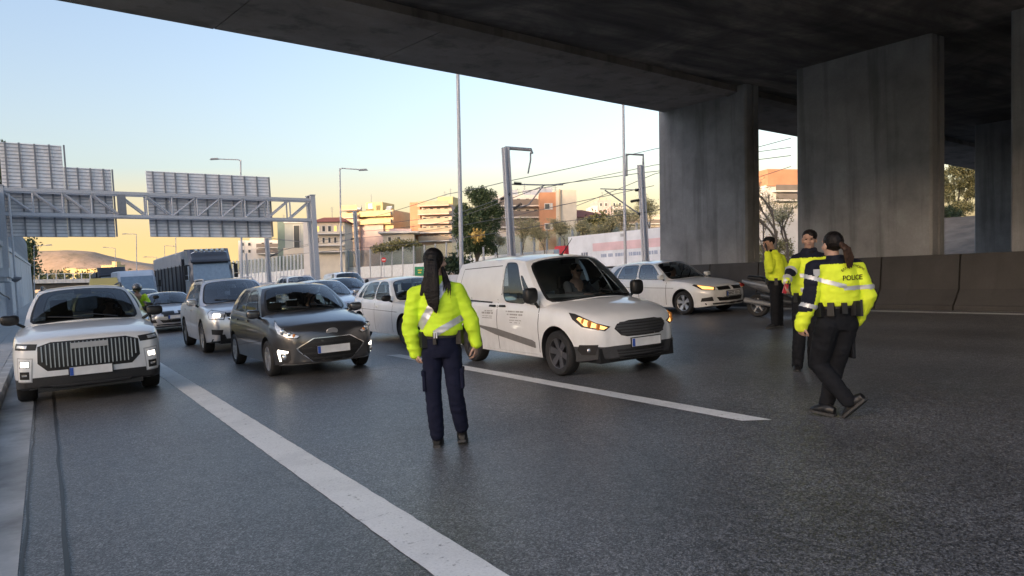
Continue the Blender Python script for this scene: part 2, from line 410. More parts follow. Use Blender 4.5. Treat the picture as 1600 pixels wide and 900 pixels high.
# ------------------------------------------------------------------ left retaining wall with fence
wall = empty('retaining_wall', (-2.05, 0, 0), label='pale concrete retaining wall with slatted noise fence on top along the left pavement', cat='wall')
def wtop(y): return 4.7 + (y - 50) * 0.020
me = None
for k in range(44):
    y0 = 26 + k * 4.0; h = wtop(y0 + 2)
    m = MB(); m.box((-0.2 + random.uniform(-.012, .012), y0 + 2, h / 2 - .1), (0.4, 3.96, h + .2))
    m.box((0.035, y0 + 2, h - .18), (.12, 3.97, .30))
    m.build('concrete_panel', MAT['conc_light'], wall)
m = MB(); m.box((0.38, 42.5, 2.55), (0.76, 5.2, 0.42)); m.box((0.38, 42.5, 2.25), (0.6, 5.0, .2)); m.build('ledge', MAT['conc_light'], wall)
m = MB(); m.tube([(0.09, 40.6, 2.3), (0.09, 40.6, 1.2), (0.09, 40.6, .1)], .04); m.build('drain_pipe', MAT['galv_dark'], wall)
m = MB(); m.tube([(.12, 41, 2.1), (.15, 44, 1.72), (.2, 48, 1.5), (.2, 52, 1.42), (.2, 58, 1.1)], .035); m.build('cable', MAT['black'], wall)
MAT['fence_panel'] = plain('fence_panel', (.30, .33, .38), 0.4, 0.1, vs=2)
sl_me = None
for k in range(150):
    y = 30 + k * 0.8; z = wtop(y)
    if sl_me is None:
        m = MB(); m.box((0, 0, 1.55), (.06, .62, 3.1)); sl_me = m.mesh('slat', MAT['fence_panel'])
    o = link_mesh('fence_slat', sl_me, wall); o.location = (-0.15, y, z); o.rotation_euler = (0, 0, 0.5)
for k in range(31):
    y = 29.6 + k * 4.0; m = MB(); m.box((-.13, y, wtop(y) + 1.6), (.14, .14, 3.2)); m.build('fence_post', MAT['galv_dark'], wall)
m = MB()
m.cyl((-1.3, 48.5, .0), (-1.3, 48.5, 7.0), .055, n=10); sp = empty('pole', (0, 0, 0), label='thin grey pole with a conical collar rising in front of the left retaining wall', cat='pole')
m.build('shaft', MAT['galv'], sp); m = MB(); m.lathe([(.07, 2.2), (.28, 2.35), (.3, 2.45), (.06, 2.5)], (-1.3, 48.5, 0), (0, 0, 1), 14); m.build('collar', MAT['galv_dark'], sp, smooth=40)
# ------------------------------------------------------------------ overpass bridge over the camera
def deck_z(x, y): return 6.32 - 0.039 * (x - 17.6) + 0.02 * (y - 16)
def on_deck(px, py):
    d = cF + cR * ((px - 800) / FPX) - cU * ((py - 450) / FPX); p = Vector((0, 0, CAMH))
    # z = A + Bx + Cy
    B, Cc = -0.039, 0.02; A = 6.32 + 0.039 * 17.6 - 0.02 * 16
    t = (A + B * p.x + Cc * p.y - p.z) / (d.z - B * d.x - Cc * d.y); return p + d * t
eL, eR = on_deck(88, 0), on_deck(1022, 172.5)
EDIR = Vector((eR.x - eL.x, eR.y - eL.y, 0)).normalized(); ENRM = Vector((EDIR.y, -EDIR.x, 0))      # points back under the bridge
def edge_pt(x): t = (x - eL.x) / EDIR.x; return Vector((x, eL.y + EDIR.y * t, 0))
bridge = empty('overpass', (0, 0, 0), label='dark concrete overpass whose deck spans the whole carriageway overhead', cat='bridge')
XL, XR = -16.0, 46.0
def deck_strip(name, d0, d1, z0, z1, mat, x0=XL, x1=XR, th=1.2, n=44, rough=0.0):
    """slab between offsets d0..d1 behind the edge; underside z offsets z0 (front) z1 (rear)"""
    m = MB(); vs = []; fs = []
    for i in range(n + 1):
        x = x0 + (x1 - x0) * i / n; e = edge_pt(x)
        for d, z in ((d0, z0), (d1(x) if callable(d1) else d1, z1)):
            p = e + ENRM * d; zz = deck_z(p.x, p.y)
            vs.append((p.x, p.y, zz + z)); vs.append((p.x, p.y, zz + th))
    for i in range(n):
        a = 4 * i; b = a + 4
        fs += [(a, a + 2, b + 2, b), (a + 1, b + 1, b + 3, a + 3), (a, b, b + 1, a + 1), (a + 2, a + 3, b + 3, b + 2)]
    fs += [(0, 1, 3, 2), (4 * n, 4 * n + 2, 4 * n + 3, 4 * n + 1)]
    m.add(vs, fs); return m.build(name, mat, bridge)
# edge beam cast in bays, a raised joint strip, then the deep soffit
nb = 16
for k in range(nb):
    x0 = XL + (XR - XL) * k / nb; x1 = XL + (XR - XL) * (k + 1) / nb
    deck_strip('edge_beam_bay', 0, 2.75, 0.0 + random.uniform(-.006, .006), -.02, MAT['band'], x0, x1 - .025, 1.3, 2)
deck_strip('joint_strip', 2.752, 3.1, -.05, .02, MAT['band'], n=30)
DW = 19.0
deck_strip('deck', 3.102, lambda x: 11.0 + 1.7 * max(-4, min(22, x)), .20, .24, MAT['soffit'], n=8)  # rear edge out of view, skewed to shape the light under the deck
m = MB()
for i in range(12):
    pass
deck_strip('parapet', .05, .35, 1.302, 1.302, MAT['band'], th=2.2, n=4)
def pier(name, x, y0, y1, th=0.62):
    """blade pier with a rebated end and a step under the deck"""
    zt = lambda xx, yy: deck_z(xx, yy)
    m = MB(); c = 0.05
    p = [(x, y1 - c), (x + c, y1), (x + th - c, y1), (x + th, y1 - c), (x + th, y0 + c), (x + th - c, y0),
         (x + th * .58, y0), (x + th * .58, y0 + .05), (x + th * .42, y0 + .05), (x + th * .42, y0), (x + c, y0), (x, y0 + c)]
    n = len(p); vs = []
    for i in range(6):
        t = i / 5
        for (a, b) in p:
            z = -.2 + (zt(a, b) + .35 + .2) * t
            vs.append((a + LEANX * z, b - LEANY * z, z))
    fs = []
    for i in range(5):
        for k in range(n): fs.append((i * n + k, i * n + (k + 1) % n, (i + 1) * n + (k + 1) % n, (i + 1) * n + k))
    fs += [tuple(range(n - 1, -1, -1)), tuple(5 * n + k for k in range(n))]
    m.add(vs, fs)
    return m.build('pier', MAT['conc_pier'], bridge)
pier('pier', 17.55, 14.93, 18.62); pier('pier', 17.55, 9.52, 13.20); pier('pier', 17.55, 4.1, 7.85); pier('pier', 17.55, -1.3, 2.4); pier('pier', 17.55, -6.7, -3.0); pier('pier', 17.55, -12.1, -8.4)  # last two are unseen, added to block light from the rear right
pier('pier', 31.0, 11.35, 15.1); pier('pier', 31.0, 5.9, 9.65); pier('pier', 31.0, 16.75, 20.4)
# ------------------------------------------------------------------ jersey barrier under the bridge
bar_prof = [(-.40, 0), (-.40, .10), (-.36, .13), (-.12, .46), (-.02, 1.12), (.01, 1.235), (.20, 1.235), (.40, .4), (.40, 0)]
def barrier_mesh(L):
    m = MB(); m.prism([(a + 17.28, -L / 2, z) for a, z in bar_prof], (0, L, 0)); 
    return m.mesh('barrier', MAT['conc_barrier'])
bme = barrier_mesh(1.80)
ys = [2.25 + 1.84 * k for k in range(9)]
where = {0: 'two places right of the edge of the photo', 2: 'cut by the right edge of the photo', 3: 'between the two rightmost dark joints', 4: 'right of the ponytailed policewoman',
         5: 'behind the three standing police officers', 6: 'behind the officer on the phone', 7: 'behind the parked scooter', 8: 'behind the white hatchback bonnet'}
for k, y in enumerate(ys):
    o = link_mesh('concrete_barrier', bme); o.location = (0, y, 0)
    tag(o, 'soot-darkened concrete road barrier segment ' + where.get(k, 'just outside the right edge of the photo'), 'barrier', 'concrete barriers along the piers')
m = MB(); m.prism([(a + 17.28, 0, z) for a, z in bar_prof], (0, 150, 0)); o = m.build('concrete_barrier', MAT['conc_light']); o.location = (0, 17.92, 0)
tag(o, 'long pale concrete median barrier running away behind the queue of cars', 'barrier')
# ------------------------------------------------------------------ gantry with the backs of two signs
gantry = empty('sign_gantry', (0, 55, 0), label='grey steel lattice gantry spanning the road and carrying two sign panels', cat='gantry')
GX0, GX1 = -1.85, 17.25
def gz(x, top): return (8.0 if top else 6.5) - 0.0375 * (x - GX0)
for y in (0.0, 0.9):
    for top in (1, 0):
        m = MB(); a, b = Vector((GX0, y, gz(GX0, top))), Vector((GX1, y, gz(GX1, top)))
        m.box((a + b) / 2, ((b - a).length, .2, .2), rot=Matrix.Rotation(math.atan2(-(b.z - a.z), b.x - a.x), 3, 'Y')); m.build('chord', MAT['galv'], gantry)
nbay = 12
for y in (0.0, 0.9):
    for k in range(nbay):
        x0 = GX0 + (GX1 - GX0) * k / nbay; x1 = GX0 + (GX1 - GX0) * (k + 1) / nbay
        m = MB(); m.tube([(x1, y, gz(x1, 0) + .09), (x1, y, gz(x1, 1) - .09)], .055, 6); m.build('strut', MAT['galv'], gantry)
        m = MB()
        if k < 6: m.tube([(x0, y, gz(x0, 1) - .08), (x1, y, gz(x1, 0) + .08)], .06, 6)
        else: m.tube([(x0, y, gz(x0, 0) + .08), (x1, y, gz(x1, 1) - .08)], .06, 6)
        m.build('diagonal', MAT['galv'], gantry)
for x, zt in ((GX0 - .05, 8.2), (GX1 + .12, 7.6)):
    for y in (0.0, .9):
        m = MB(); m.box((x, y, zt / 2), (.34, .34, zt)); m.build('post', MAT['galv'], gantry)
    m = MB(); m.box((x, .45, zt + .03), (.4, 1.35, .06)); m.build('post_cap', MAT['galv'], gantry)
m = MB(); m.box((GX1 - 12.6, -.03, gz(GX1 - 12.6, 0) + .75), (.5, .3, 1.3)); m.build('control_box', MAT['galv_dark'], gantry)
def aty(px, py, Y):
    d = cF + cR * ((px - 800) / FPX) - cU * ((py - 450) / FPX); return Vector((0, 0, CAMH)) + d * (Y / d.y)
def sign_panel(label, outline, cuts, Y=56.2):
    """outline: list of (px0, px1, pyTopLeft, pyBottom) column blocks"""
    root = empty('road_sign', aty(outline[0][0], outline[0][3], Y), label=label, cat='road sign'); o3 = root.location
    for (a, b, t, bot) in outline:
        p0, p1 = aty(a, bot, Y) - o3, aty(b, bot, Y) - o3; q0 = aty(a, t, Y) - o3
        h = q0.z - p0.z; w = p1.x - p0.x
        m = MB(); dz = -0.039 * w
        def par(x0, x1, z0, z1, y0, y1):
            sk = lambda x, z: z - 0.039 * (x - p0.x)
            m.add([(x0, y0, sk(x0, z0)), (x1, y0, sk(x1, z0)), (x1, y0, sk(x1, z1)), (x0, y0, sk(x0, z1)), (x0, y1, sk(x0, z0)), (x1, y1, sk(x1, z0)), (x1, y1, sk(x1, z1)), (x0, y1, sk(x0, z1))],
                  [(0, 1, 2, 3), (5, 4, 7, 6), (4, 0, 3, 7), (1, 5, 6, 2), (3, 2, 6, 7), (4, 5, 1, 0)])
        par(p0.x, p1.x - .01, p0.z, p0.z + h, 0, .05); m.build('panel', MAT['sign_back'], root)
        m = MB(); n = int(h / .22)
        for k in range(n + 1): par(p0.x + .02, p1.x - .03, p0.z + k * h / (n + .4), p0.z + k * h / (n + .4) + .05, -.04, 0)
        tag(m.build('stiffening_rib', MAT['galv'], root), kind='stuff')
    for (cx, t, bot) in cuts:
        q, p = aty(cx, t, Y - .1) - o3, aty(cx, bot, Y - .1) - o3
        m = MB(); m.box(((q.x + p.x) / 2, -.12, (q.z + p.z) / 2), (.10, .10, q.z - p.z)); m.build('stiffener', MAT['galv_dark'], root)
    return root
sign_panel('stepped sign panel seen from behind at the left end of the gantry', [(10, 107, 222, 370), (107, 181, 261, 370)],
           [(13, 222, 370), (35, 223, 370), (59, 225, 370), (82, 226, 370), (105, 227, 370), (125, 262, 370), (145, 263, 370), (165, 264, 370), (179, 265, 370)])
sign_panel('plain rectangular sign panel seen from behind near the middle of the gantry', [(235, 425, 267, 370)],
           [(242, 268, 370), (260, 269, 370), (277, 270, 370), (297, 271, 370), (324, 272, 370), (345, 273, 370), (365, 274, 370), (385, 275, 370), (404, 276, 370), (423, 277, 370)])
# ------------------------------------------------------------------ lamp posts
def Hy(px): return 456 - 0.0584 * (px - 70)
def lamp(px, zc, ptop, arm, label, r=.09, group='street lamps along the motorway', r1=None, head=True, base_z=0.0):
    b = at(px, Hy(px) + CAMH * FPX / zc, zc); b.z = base_z - 0.05
    t = at(ptop[0], ptop[1], zc)
    root = empty('street_lamp', b, label=label, cat='street lamp', group=group)
    m = MB(); n = 7; m.tube([(t - b) * (i / n) for i in range(n + 1)], [r + ((r1 or r * .55) - r) * i / n for i in range(n + 1)], 10); m.build('pole', MAT['galv'], root, smooth=40)
    m = MB(); m.cyl((0, 0, 0), (0, 0, .5), r * 1.5, n=10); m.build('base', MAT['galv_dark'], root)
    if arm:
        a = at(arm[0], arm[1], zc); tt = t - b
        m = MB(); m.tube([tt - Vector((0, 0, .12)), tt + Vector((0, 0, .02)) + (a - t) * .1, a - b], r * .45, 8); m.build('arm', MAT['galv'], root, smooth=40)
        d = (a - t).normalized(); e = a - b
        m = MB(); m.box((0, 0, 0), (.9, .32, .16), taper=.7); o = m.build('lamp_head', MAT['galv_dark'], root); o.location = e + d * .3; o.rotation_euler = (0, 0, math.atan2(d.y, d.x))
    return root
lamp(722, 38, (713.5, 20), None, 'tall grey pole rising behind the policewoman until the bridge deck hides it', .115, None, .08)
lamp(977.5, 40, (972, 30), None, 'tall slim grey pole rising in front of the white trailer', .085, None, .06)
lamp(534, 74, (531, 263), (563, 265), 'street lamp with its arm to the right left of the yellow lit apartment block', .12)
lamp(378, 74, (376, 250), (340, 248.5), 'street lamp with its arm to the left rising above the right sign panel', .12)
lamp(214, 148, (213, 366), (197, 365.5), 'street lamp with left arm between the two sign panels above the hill', .12)
lamp(181, 190, (180, 388), (165, 386.5), 'small street lamp with left arm in front of the bare hill', .12)
lamp(54, 120, (53, 384), (74, 383), 'street lamp with its arm to the right beside the left retaining wall', .09)
lamp(276, 150, (274, 340), None, 'bare pole rising right of the small lamps behind the trailer', .11)
lamp(246, 170, (245, 402), (229, 401.5), 'distant street lamp with left arm just above the lorry trailer', .11)
lamp(259, 190, (257, 384), (271, 384.5), 'distant street lamp with right arm above the lorry trailer', .11)
# ------------------------------------------------------------------ railway masts, wires
def mast(px, zc, ptop, w, label, arms, brackets, g='railway catenary masts'):
    b = at(px, Hy(px) + CAMH * FPX / zc, zc); b.z = -.03; t = at(ptop[0], ptop[1], zc) - b
    root = empty('catenary_mast', b, label=label, cat='railway mast', group=g)
    m = MB(); q = w / 2
    for sx in (-1, 1): m.box((sx * q * .8 + t.x / 2, 0 + t.y / 2, t.z / 2), (w * .22, w, t.z), rot=None)
    m.box((t.x / 2, t.y / 2, t.z / 2), (w * 1.4, w * .2, t.z)); m.build('column', MAT['galv'], root)
    for pts, r in arms:
        m = MB(); m.tube([at(x, y, zc) - b for x, y in pts], r, 8); m.build('cantilever', MAT['galv_dark'], root, smooth=40)
    for (x0, y0, x1, y1) in brackets:
        p, q2 = at(x0, y0, zc) - b, at(x1, y1, zc) - b; m = MB()
        for i in range(9):
            a = p + (q2 - p) * (i / 9); c = p + (q2 - p) * ((i + .5) / 9); m.cyl(a, c, .09, n=8); m.cyl(c, p + (q2 - p) * ((i + 1) / 9), .04, n=6)
        m.build('insulator', MAT['black'], root)
    return root
mast(799, 37, (794, 231), .30, 'tall railway mast with a short gallows arm behind the white van', 
     [([(789, 231), (830, 234), (831, 240)], .09), ([(829, 238), (829, 250), (825, 271)], .04), ([(800, 288), (850, 289), (880, 288.5)], .035), ([(849, 290), (826, 320), (800, 327)], .035)],
     [(802, 327, 815, 318), (797, 303, 782, 312), (803, 286, 815, 287)])
mast(1007, 43, (1005, 258), .30, 'railway mast with a gallows arm to the left beside the concrete pier',
     [([(1005, 260), (1005, 242), (979, 241), (979, 275)], .07), ([(1002, 297), (938, 295)], .03), ([(945, 297), (985, 325), (1003, 337)], .04)],
     [(1001, 297, 992, 297), (1001, 312, 985, 315), (1003, 337, 997, 333)])
mast(559, 74, (557, 330), .30, 'distant railway mast left of the low flat roofed house', [([(556, 372), (535, 377), (530, 392)], .04), ([(556, 398), (546, 390)], .05)], [(556, 372, 548, 374)])
mast(420, 78, (419, 372), .34, 'distant railway mast standing before the white noise barrier', [([(421, 401), (436, 394), (445, 385)], .05), ([(421, 372), (470, 378)], .03)], [(422, 401, 434, 395)])
mast(757, 90, (756, 386), .16, 'thin distant railway post just left of the tall mast', [], [])
mast(387, 110, (386, 396), .2, 'far thin railway post beside the lorry cab', [], [])
wn_ = 0
wires = [([(560, 345, 74), (700, 303, 48), (794, 283, 37), (1005, 237, 43), (1022, 233, 44), (1236, 190, 40)], 'upper feeder'),
         ([(558, 352, 74), (700, 337, 55), (800, 303, 40), (1003, 262, 43), (1022, 258, 43), (1236, 230, 38)], ''), ([(425, 395, 78), (558, 362, 74), (690, 348, 58), (850, 290, 38), (1003, 270, 43), (1236, 243, 38)], ''),
         ([(425, 392, 78), (558, 372, 74), (690, 357, 60), (880, 320, 42), (1022, 290, 43)], ''), ([(425, 400, 78), (556, 388, 74), (700, 374, 60), (880, 346, 42), (1022, 330, 43), (1236, 260, 40)], ''),
         ([(900, 322, 52), (940, 306, 48), (1022, 272, 43), (1236, 216, 40)], '')]
wl_ = ['topmost overhead wire slanting up to the bridge', 'second overhead railway wire below the topmost', 'overhead wire hanging from the gallows mast arm', 'overhead wire crossing before the pine tree',
       'lowest overhead wire crossing before the apartment blocks', 'short overhead wire above the red roofed house']
for (pts, _), lb in zip(wires, wl_):
    m = MB(); P = [at(*p) for p in pts]; Q = []
    for a, b in zip(P, P[1:]):
        for i in range(8):
            t = i / 8; q = a.lerp(b, t); q.z -= min(.3, .0012 * (b - a).length ** 2) * t * (1 - t); Q.append(q)
    Q.append(P[-1]); m.tube(Q, .018, 6); tag(m.build('overhead_wire', MAT['wire']), lb, 'wire', 'railway overhead wires')
# ================================================================== BACKGROUND
def plumb_rot(yaw): return (Matrix.Rotation(LEANY, 3, 'X') @ Matrix.Rotation(LEANX, 3, 'Y') @ Matrix.Rotation(yaw, 3, 'Z')).to_euler()
VYAW = math.atan2(cR.y, cR.x)
for nm, c, ro in (('b_white', (.66, .63, .60), .8), ('b_cream', (.62, .56, .47), .85), ('b_orange', (.52, .26, .15), .85), ('b_sunlit_yellow', (.70, .54, .26), .85), ('b_peach', (.62, .47, .38), .85), ('b_pink', (.55, .42, .40), .85),
                  ('b_grey', (.38, .40, .38), .8), ('b_green', (.16, .22, .19), .6), ('b_roof', (.32, .10, .06), .8), ('b_glass', (.05, .06, .07), .12), ('b_rail', (.20, .17, .15), .6), ('b_ochre', (.62, .48, .28), .85), ('b_awning', (.45, .36, .26), .9)):
    MAT[nm] = plain(nm, c, ro, var=.10, vs=.6)  # the yellow wall colour has low sunlight mixed into it
class Bld:
    def __init__(s, name, label, px0, zc, dyaw=0.0, cat='building', refy=400):
        s.zc = zc; s.px0 = px0; s.o = at(px0, refy, zc); s.z0 = s.o.z; s.o.z = -1.5
        s.root = empty(name, s.o, plumb_rot(VYAW + dyaw), label=label, cat=cat); s.refy = refy; s.c = math.cos(dyaw)
    def X(s, px): return (px - s.px0) / FPX * s.zc / s.c
    def Z(s, py): return s.z0 + 1.5 + (s.refy - py) / FPX * s.zc
    def box(s, name, p0, p1, y0, y1, d0, d1, mat, z0=None, parent=None, x0=None):
        a, b = s.X(p0), s.X(p1); zt = s.Z(y0); zb = s.Z(y1) if z0 is None else z0
        m = MB(); m.box(((a + b) / 2, (d0 + d1) / 2, (zt + zb) / 2), (abs(b - a), d1 - d0, zt - zb)); return m.build(name, MAT[mat], parent or s.root)
    def window(s, p0, p1, y0, y1, mat='b_glass', frame='b_white'):
        a, b = s.X(p0), s.X(p1); zt, zb = s.Z(y0), s.Z(y1); m = MB()
        m.box(((a + b) / 2, -.04, (zt + zb) / 2), (b - a, .10, zt - zb), 1); m.box(((a + b) / 2, -.07, (zt + zb) / 2), (max(.1, b - a - .24), .10, max(.1, zt - zb - .24)), 0)
        return m.build('window', [MAT[mat], MAT[frame]], s.root)
    def balcony(s, p0, p1, y, dep=1.3, h=1.0, mat='b_white', rail='b_rail', thick=.22):
        a, b = s.X(p0), s.X(p1); z = s.Z(y); m = MB()
        m.box(((a + b) / 2, -dep / 2, z), (b - a, dep, thick), 0)
        if rail: m.box(((a + b) / 2, -dep + .06, z + h / 2 + thick / 2), (b - a - .1, .07, h), 1)
        return m.build('balcony', [MAT[mat], MAT[rail or 'b_rail']], s.root)
    def antenna(s, px, y0, y1):
        x = s.X(px); z0, z1 = s.Z(y0), s.Z(y1); m = MB(); m.cyl((x, 3, z0), (x, 3, z1), .05, n=5)
        for k in range(3): m.box((x, 3, z1 - .25 - .35 * k), (.9 - .2 * k, .05, .05))
        return m.build('antenna', MAT['galv_dark'], s.root)
    def heater(s, px, y):
        x = s.X(px); z = s.Z(y); m = MB(); m.cyl((x - .7, 3, z + .9), (x + .7, 3, z + .9), .28, n=8); m.box((x, 2.3, z + .45), (1.3, 1.5, .08), rot=Matrix.Rotation(.7, 3, 'X')); m.box((x, 3, z + .3), (.9, .1, .7))
        return m.build('solar_heater', MAT['galv'], s.root)
# block with green and grey towers
b = Bld('industrial_building', 'grey industrial block with a dark green tower beside the gantry post', 431, 170, .1)
b.box('tower', 432, 443, 345, 395, 0, 6, 'b_green', 0); b.box('wall', 443, 473, 348, 400, .0, 9, 'b_grey', 0); b.box('cornice', 442, 474, 343, 349, -.3, 9.2, 'b_white')
b.window(456, 466, 352, 390); b.box('base_wall', 441, 476, 388, 402, -.6, 4, 'b_cream', 0); b.antenna(438, 345, 334)
b = Bld('house', 'pale house with stacked balconies below the right end of the right sign panel', 366, 200, .15)
b.box('wall', 370, 430, 376, 410, 0, 10, 'b_white', 0); b.box('upper_storey', 386, 412, 372, 380, 1, 9, 'b_cream')
for y in (388, 397): b.balcony(398, 432, y, 1.6)
for x in (374, 384, 404, 416): b.window(x, x + 5, 379, 385); b.window(x, x + 5, 390, 396)
b = Bld('apartment_building', 'cream block with a red tiled roof and yellow lit windows right of the gantry post', 476, 150, .05)
b.box('wall', 478, 536, 347, 410, 0, 10, 'b_cream', 0); b.box('wing', 473, 488, 345, 405, -.5, 6, 'b_white', 0)
m = MB(); x0, x1, zt, zb = b.X(486), b.X(538), b.Z(338), b.Z(347.5)
m.add([(x0 - .5, -.8, zb), (x1 + .5, -.8, zb), (x1 + .5, 10.5, zb), (x0 - .5, 10.5, zb), (x0 + 1.5, 4.5, zt), (x1 - 1.5, 4.5, zt)], [(0, 1, 5, 4), (2, 3, 4, 5), (1, 2, 5), (3, 0, 4), (3, 2, 1, 0)]); m.build('roof', MAT['b_roof'], b.root)
for y in (366, 384, 394): b.balcony(488, 536, y, 1.5, rail=None)
MAT['b_lit'] = plain('lit_window', (.55, .42, .15), .4, emit=(1.0, .62, .15, 1), es=.35)
for i, x in enumerate((492, 501, 510, 519, 528)): b.window(x, x + 6, 353, 363, 'b_lit' if i in (0, 3, 4) else 'b_glass'); b.window(x, x + 5, 371, 381)
b.antenna(513, 340, 322); b.antenna(526, 340, 336)
b = Bld('apartment_building', 'tall apartment block whose stepped yellow top floors catch the low sun', 536, 175, -.25)
b.box('wall', 541, 617, 331, 412, 0, 12, 'b_ochre', 0); b.box('penthouse', 567, 594, 317, 333, 2, 9, 'b_sunlit_yellow'); b.box('wing', 536, 566, 340, 412, -1.5, 8, 'b_peach', 0); b.box('party_wall', 566, 602, 350, 410, -.6, .2, 'b_pink', 0)  # penthouse and upper balconies carry the sun's yellow in their colour
for y in (330, 342, 354, 366, 378): b.balcony(537, 566, y, 2.4, mat='b_peach', rail='b_ochre')
for y in (340, 352): b.balcony(566, 617, y, 1.6, mat='b_sunlit_yellow', rail='b_ochre')
for y in (331, 343): 
    for x in (569, 578, 592, 602, 610): b.window(x, x + 5, y + 1, y + 7)
for x in (540, 550, 558): 
    for y in (345, 357, 369, 381): b.window(x, x + 5, y, y + 7)
b.window(577, 584, 320, 328)
for x in (544, 552, 603): b.heater(x, 331)
b.antenna(573, 318, 304); b.antenna(557, 331, 318)
b = Bld('house', 'low flat roofed house with a wide eave in front of the peach apartment block', 596, 160, .1)
b.box('wall', 597, 645, 366, 410, 0, 9, 'b_cream', 0); b.box('roof_slab', 590, 652, 362, 365, -1.2, 10, 'b_white'); b.box('roof_terrace', 606, 640, 357, 362, 2, 8, 'b_pink')
for x in (604, 618): b.window(x, x + 6, 370, 378)
b = Bld('apartment_building', 'peach apartment block with long balconies and a sunlit yellow top left of the pine tree', 641, 170, -.2)
b.box('wall', 645, 706, 322, 412, 0, 12, 'b_peach', 0); b.box('stair_tower', 641, 657, 317, 412, -.5, 6, 'b_orange', 0); b.box('penthouse', 682, 706, 309, 324, 1, 9, 'b_sunlit_yellow')  # orange left side and yellow top are low sunlight painted on
for y in (324, 337, 351, 365, 378): b.balcony(657, 706, y, 2.2, mat='b_peach' if y < 360 else 'b_white', rail='b_awning')
for y in (326, 340, 354, 368):
    for x in (660, 671, 682, 694): b.window(x, x + 7, y, y + 8)
for x in (664, 672, 678): b.heater(x, 322)
b.antenna(699, 309, 295); b.antenna(690, 309, 299)
b = Bld('apartment_building', 'white apartment block with balconies behind the tall railway mast', 776, 130, .12)
b.box('wall', 777, 846, 305, 400, 0, 12, 'b_white', 0)
for y in (323, 341, 356): b.balcony(778, 842, y, 1.6)
for y in (310, 327, 345):
    for x in (781, 793, 806, 820, 833): b.window(x, x + 7, y, y + 9)
for x in (806, 826, 838): b.heater(x, 305)
b.antenna(823, 305, 284); b.antenna(812, 305, 292)
b = Bld('apartment_building', 'orange and beige block with a blank party wall behind the white van roof', 843, 125, .0)
b.box('wall', 843, 868, 301, 400, 0, 10, 'b_orange', 0); b.box('party_wall', 868, 900, 298, 400, -.25, 10, 'b_cream', 0); b.box('chimney', 873, 875, 297, 372, -.6, -.26, 'b_awning')
for y in (318, 349): b.window(850, 859, y, y + 10); b.box('shutter', 859.5, 863, y, y + 10, -.1, .0, 'b_white')
for x in (848, 858): b.heater(x, 301)
b.antenna(869, 299, 288)
b = Bld('house', 'low house with a broad red tiled roof right of the orange block', 900, 130, .1)
b.box('wall', 901, 952, 340, 395, 0, 10, 'b_pink', 0)
m = MB(); x0, x1, zt, zb = b.X(901), b.X(953), b.Z(325), b.Z(340)
m.add([(x0 - .5, -.8, zb), (x1 + .7, -.8, zb), (x1 + .7, 10.5, zb), (x0 - .5, 10.5, zb), (x0 - .3, 5, zt), (x1 - 4.0, 5, zt)], [(0, 1, 5, 4), (2, 3, 4, 5), (1, 2, 5), (3, 0, 4), (3, 2, 1, 0)]); m.build('roof', MAT['b_roof'], b.root)
for x in (910, 924, 938): b.window(x, x + 6, 346, 354)
b = Bld('apartment_building', 'distant pale pink block with a stepped roof beyond the red roofed house', 928, 205, .1)
b.box('wall', 934, 955, 313, 395, 0, 10, 'b_pink', 0); b.box('wing', 926, 980, 322, 395, .5, 9, 'b_white', 0); b.box('penthouse', 938, 950, 309, 314, 1, 7, 'b_peach')
for y in (317, 328, 338):
    for x in (937, 945, 958, 967): b.window(x, x + 4, y, y + 6)
b.antenna(945, 310, 298)
b = Bld('apartment_building', 'white block with a sunlit orange top seen through the gap between the piers', 1196, 130, .2)
b.box('wall', 1196, 1262, 290, 400, 0, 12, 'b_white', 0); b.box('top_floor', 1198, 1262, 265, 291, -.4, 11, 'b_orange')  # orange of the top floor is sunlight put into the wall colour
for y in (300, 314): b.balcony(1206, 1262, y, 1.5); b.window(1212, 1219, y - 9, y - 1); b.window(1226, 1233, y - 9, y - 1)
b = Bld('shed', 'low pale corrugated shed behind the young trees right of the orange block', 922, 118, .1)
b.box('wall', 922, 968, 349, 372, 0, 8, 'b_grey', 0); b.box('roof', 921, 969, 347, 349.5, -.3, 8.3, 'b_white')
b.box('door', 938, 946, 352, 372, -.08, 0, 'b_white')
for i, (x0, x1, y0, y1, lb) in enumerate([(97, 118, 419, 425, 'small yellow lit hall at the foot of the far hill, left of the others'), (120, 134, 420, 425, 'low yellow lit shed in the middle of the row below the far hill'), (136, 151, 419.5, 425, 'flat yellow lit warehouse right of the middle below the far hill'), (157, 181, 414, 425, 'tallest yellow lit building at the foot of the far hill, beside a lamp post')]):
    b = Bld('warehouse', lb, x0, 900, 0, refy=425)
    b.box('wall', x0, x1, y0 + 1, 425, 0, 20, 'b_sunlit_yellow', 0); b.box('roof', x0 - .3, x1 + .3, y0, y0 + 1, -1, 21, 'b_awning')  # yellow walls have the evening sun painted in
    if i == 3: b.box('tower', x1 - 7, x1, y0 - 5, y0, 0, 10, 'b_sunlit_yellow')
for x0, x1, yt, z, mt, lb in ((700, 790, 352, 230, 'b_white', 'far pale block glimpsed behind the pine tree'), (952, 1040, 338, 190, 'b_cream', 'far cream block behind the young trees beside the bridge pier'), (1170, 1260, 330, 210, 'b_pink', 'far pink block low behind the trees in the gap between the piers'), (560, 660, 370, 235, 'b_grey', 'far grey block behind the low flat roofed house')):
    b = Bld('apartment_building', lb, x0, z, .1)
    b.box('wall', x0, x1, yt, 400, 0, 10, mt, 0); b.box('parapet', x0 - 1, x1 + 1, yt - 1.5, yt, -.3, 10.2, 'b_white')
    for k in range(int((x1 - x0) / 14)):
        for yy in (yt + 5, yt + 16, yt + 27): b.window(x0 + 5 + k * 14, x0 + 11 + k * 14, yy, yy + 6)
    for yy in (yt + 13, yt + 24): b.balcony(x0 + 2, x1 - 2, yy, 1.3)
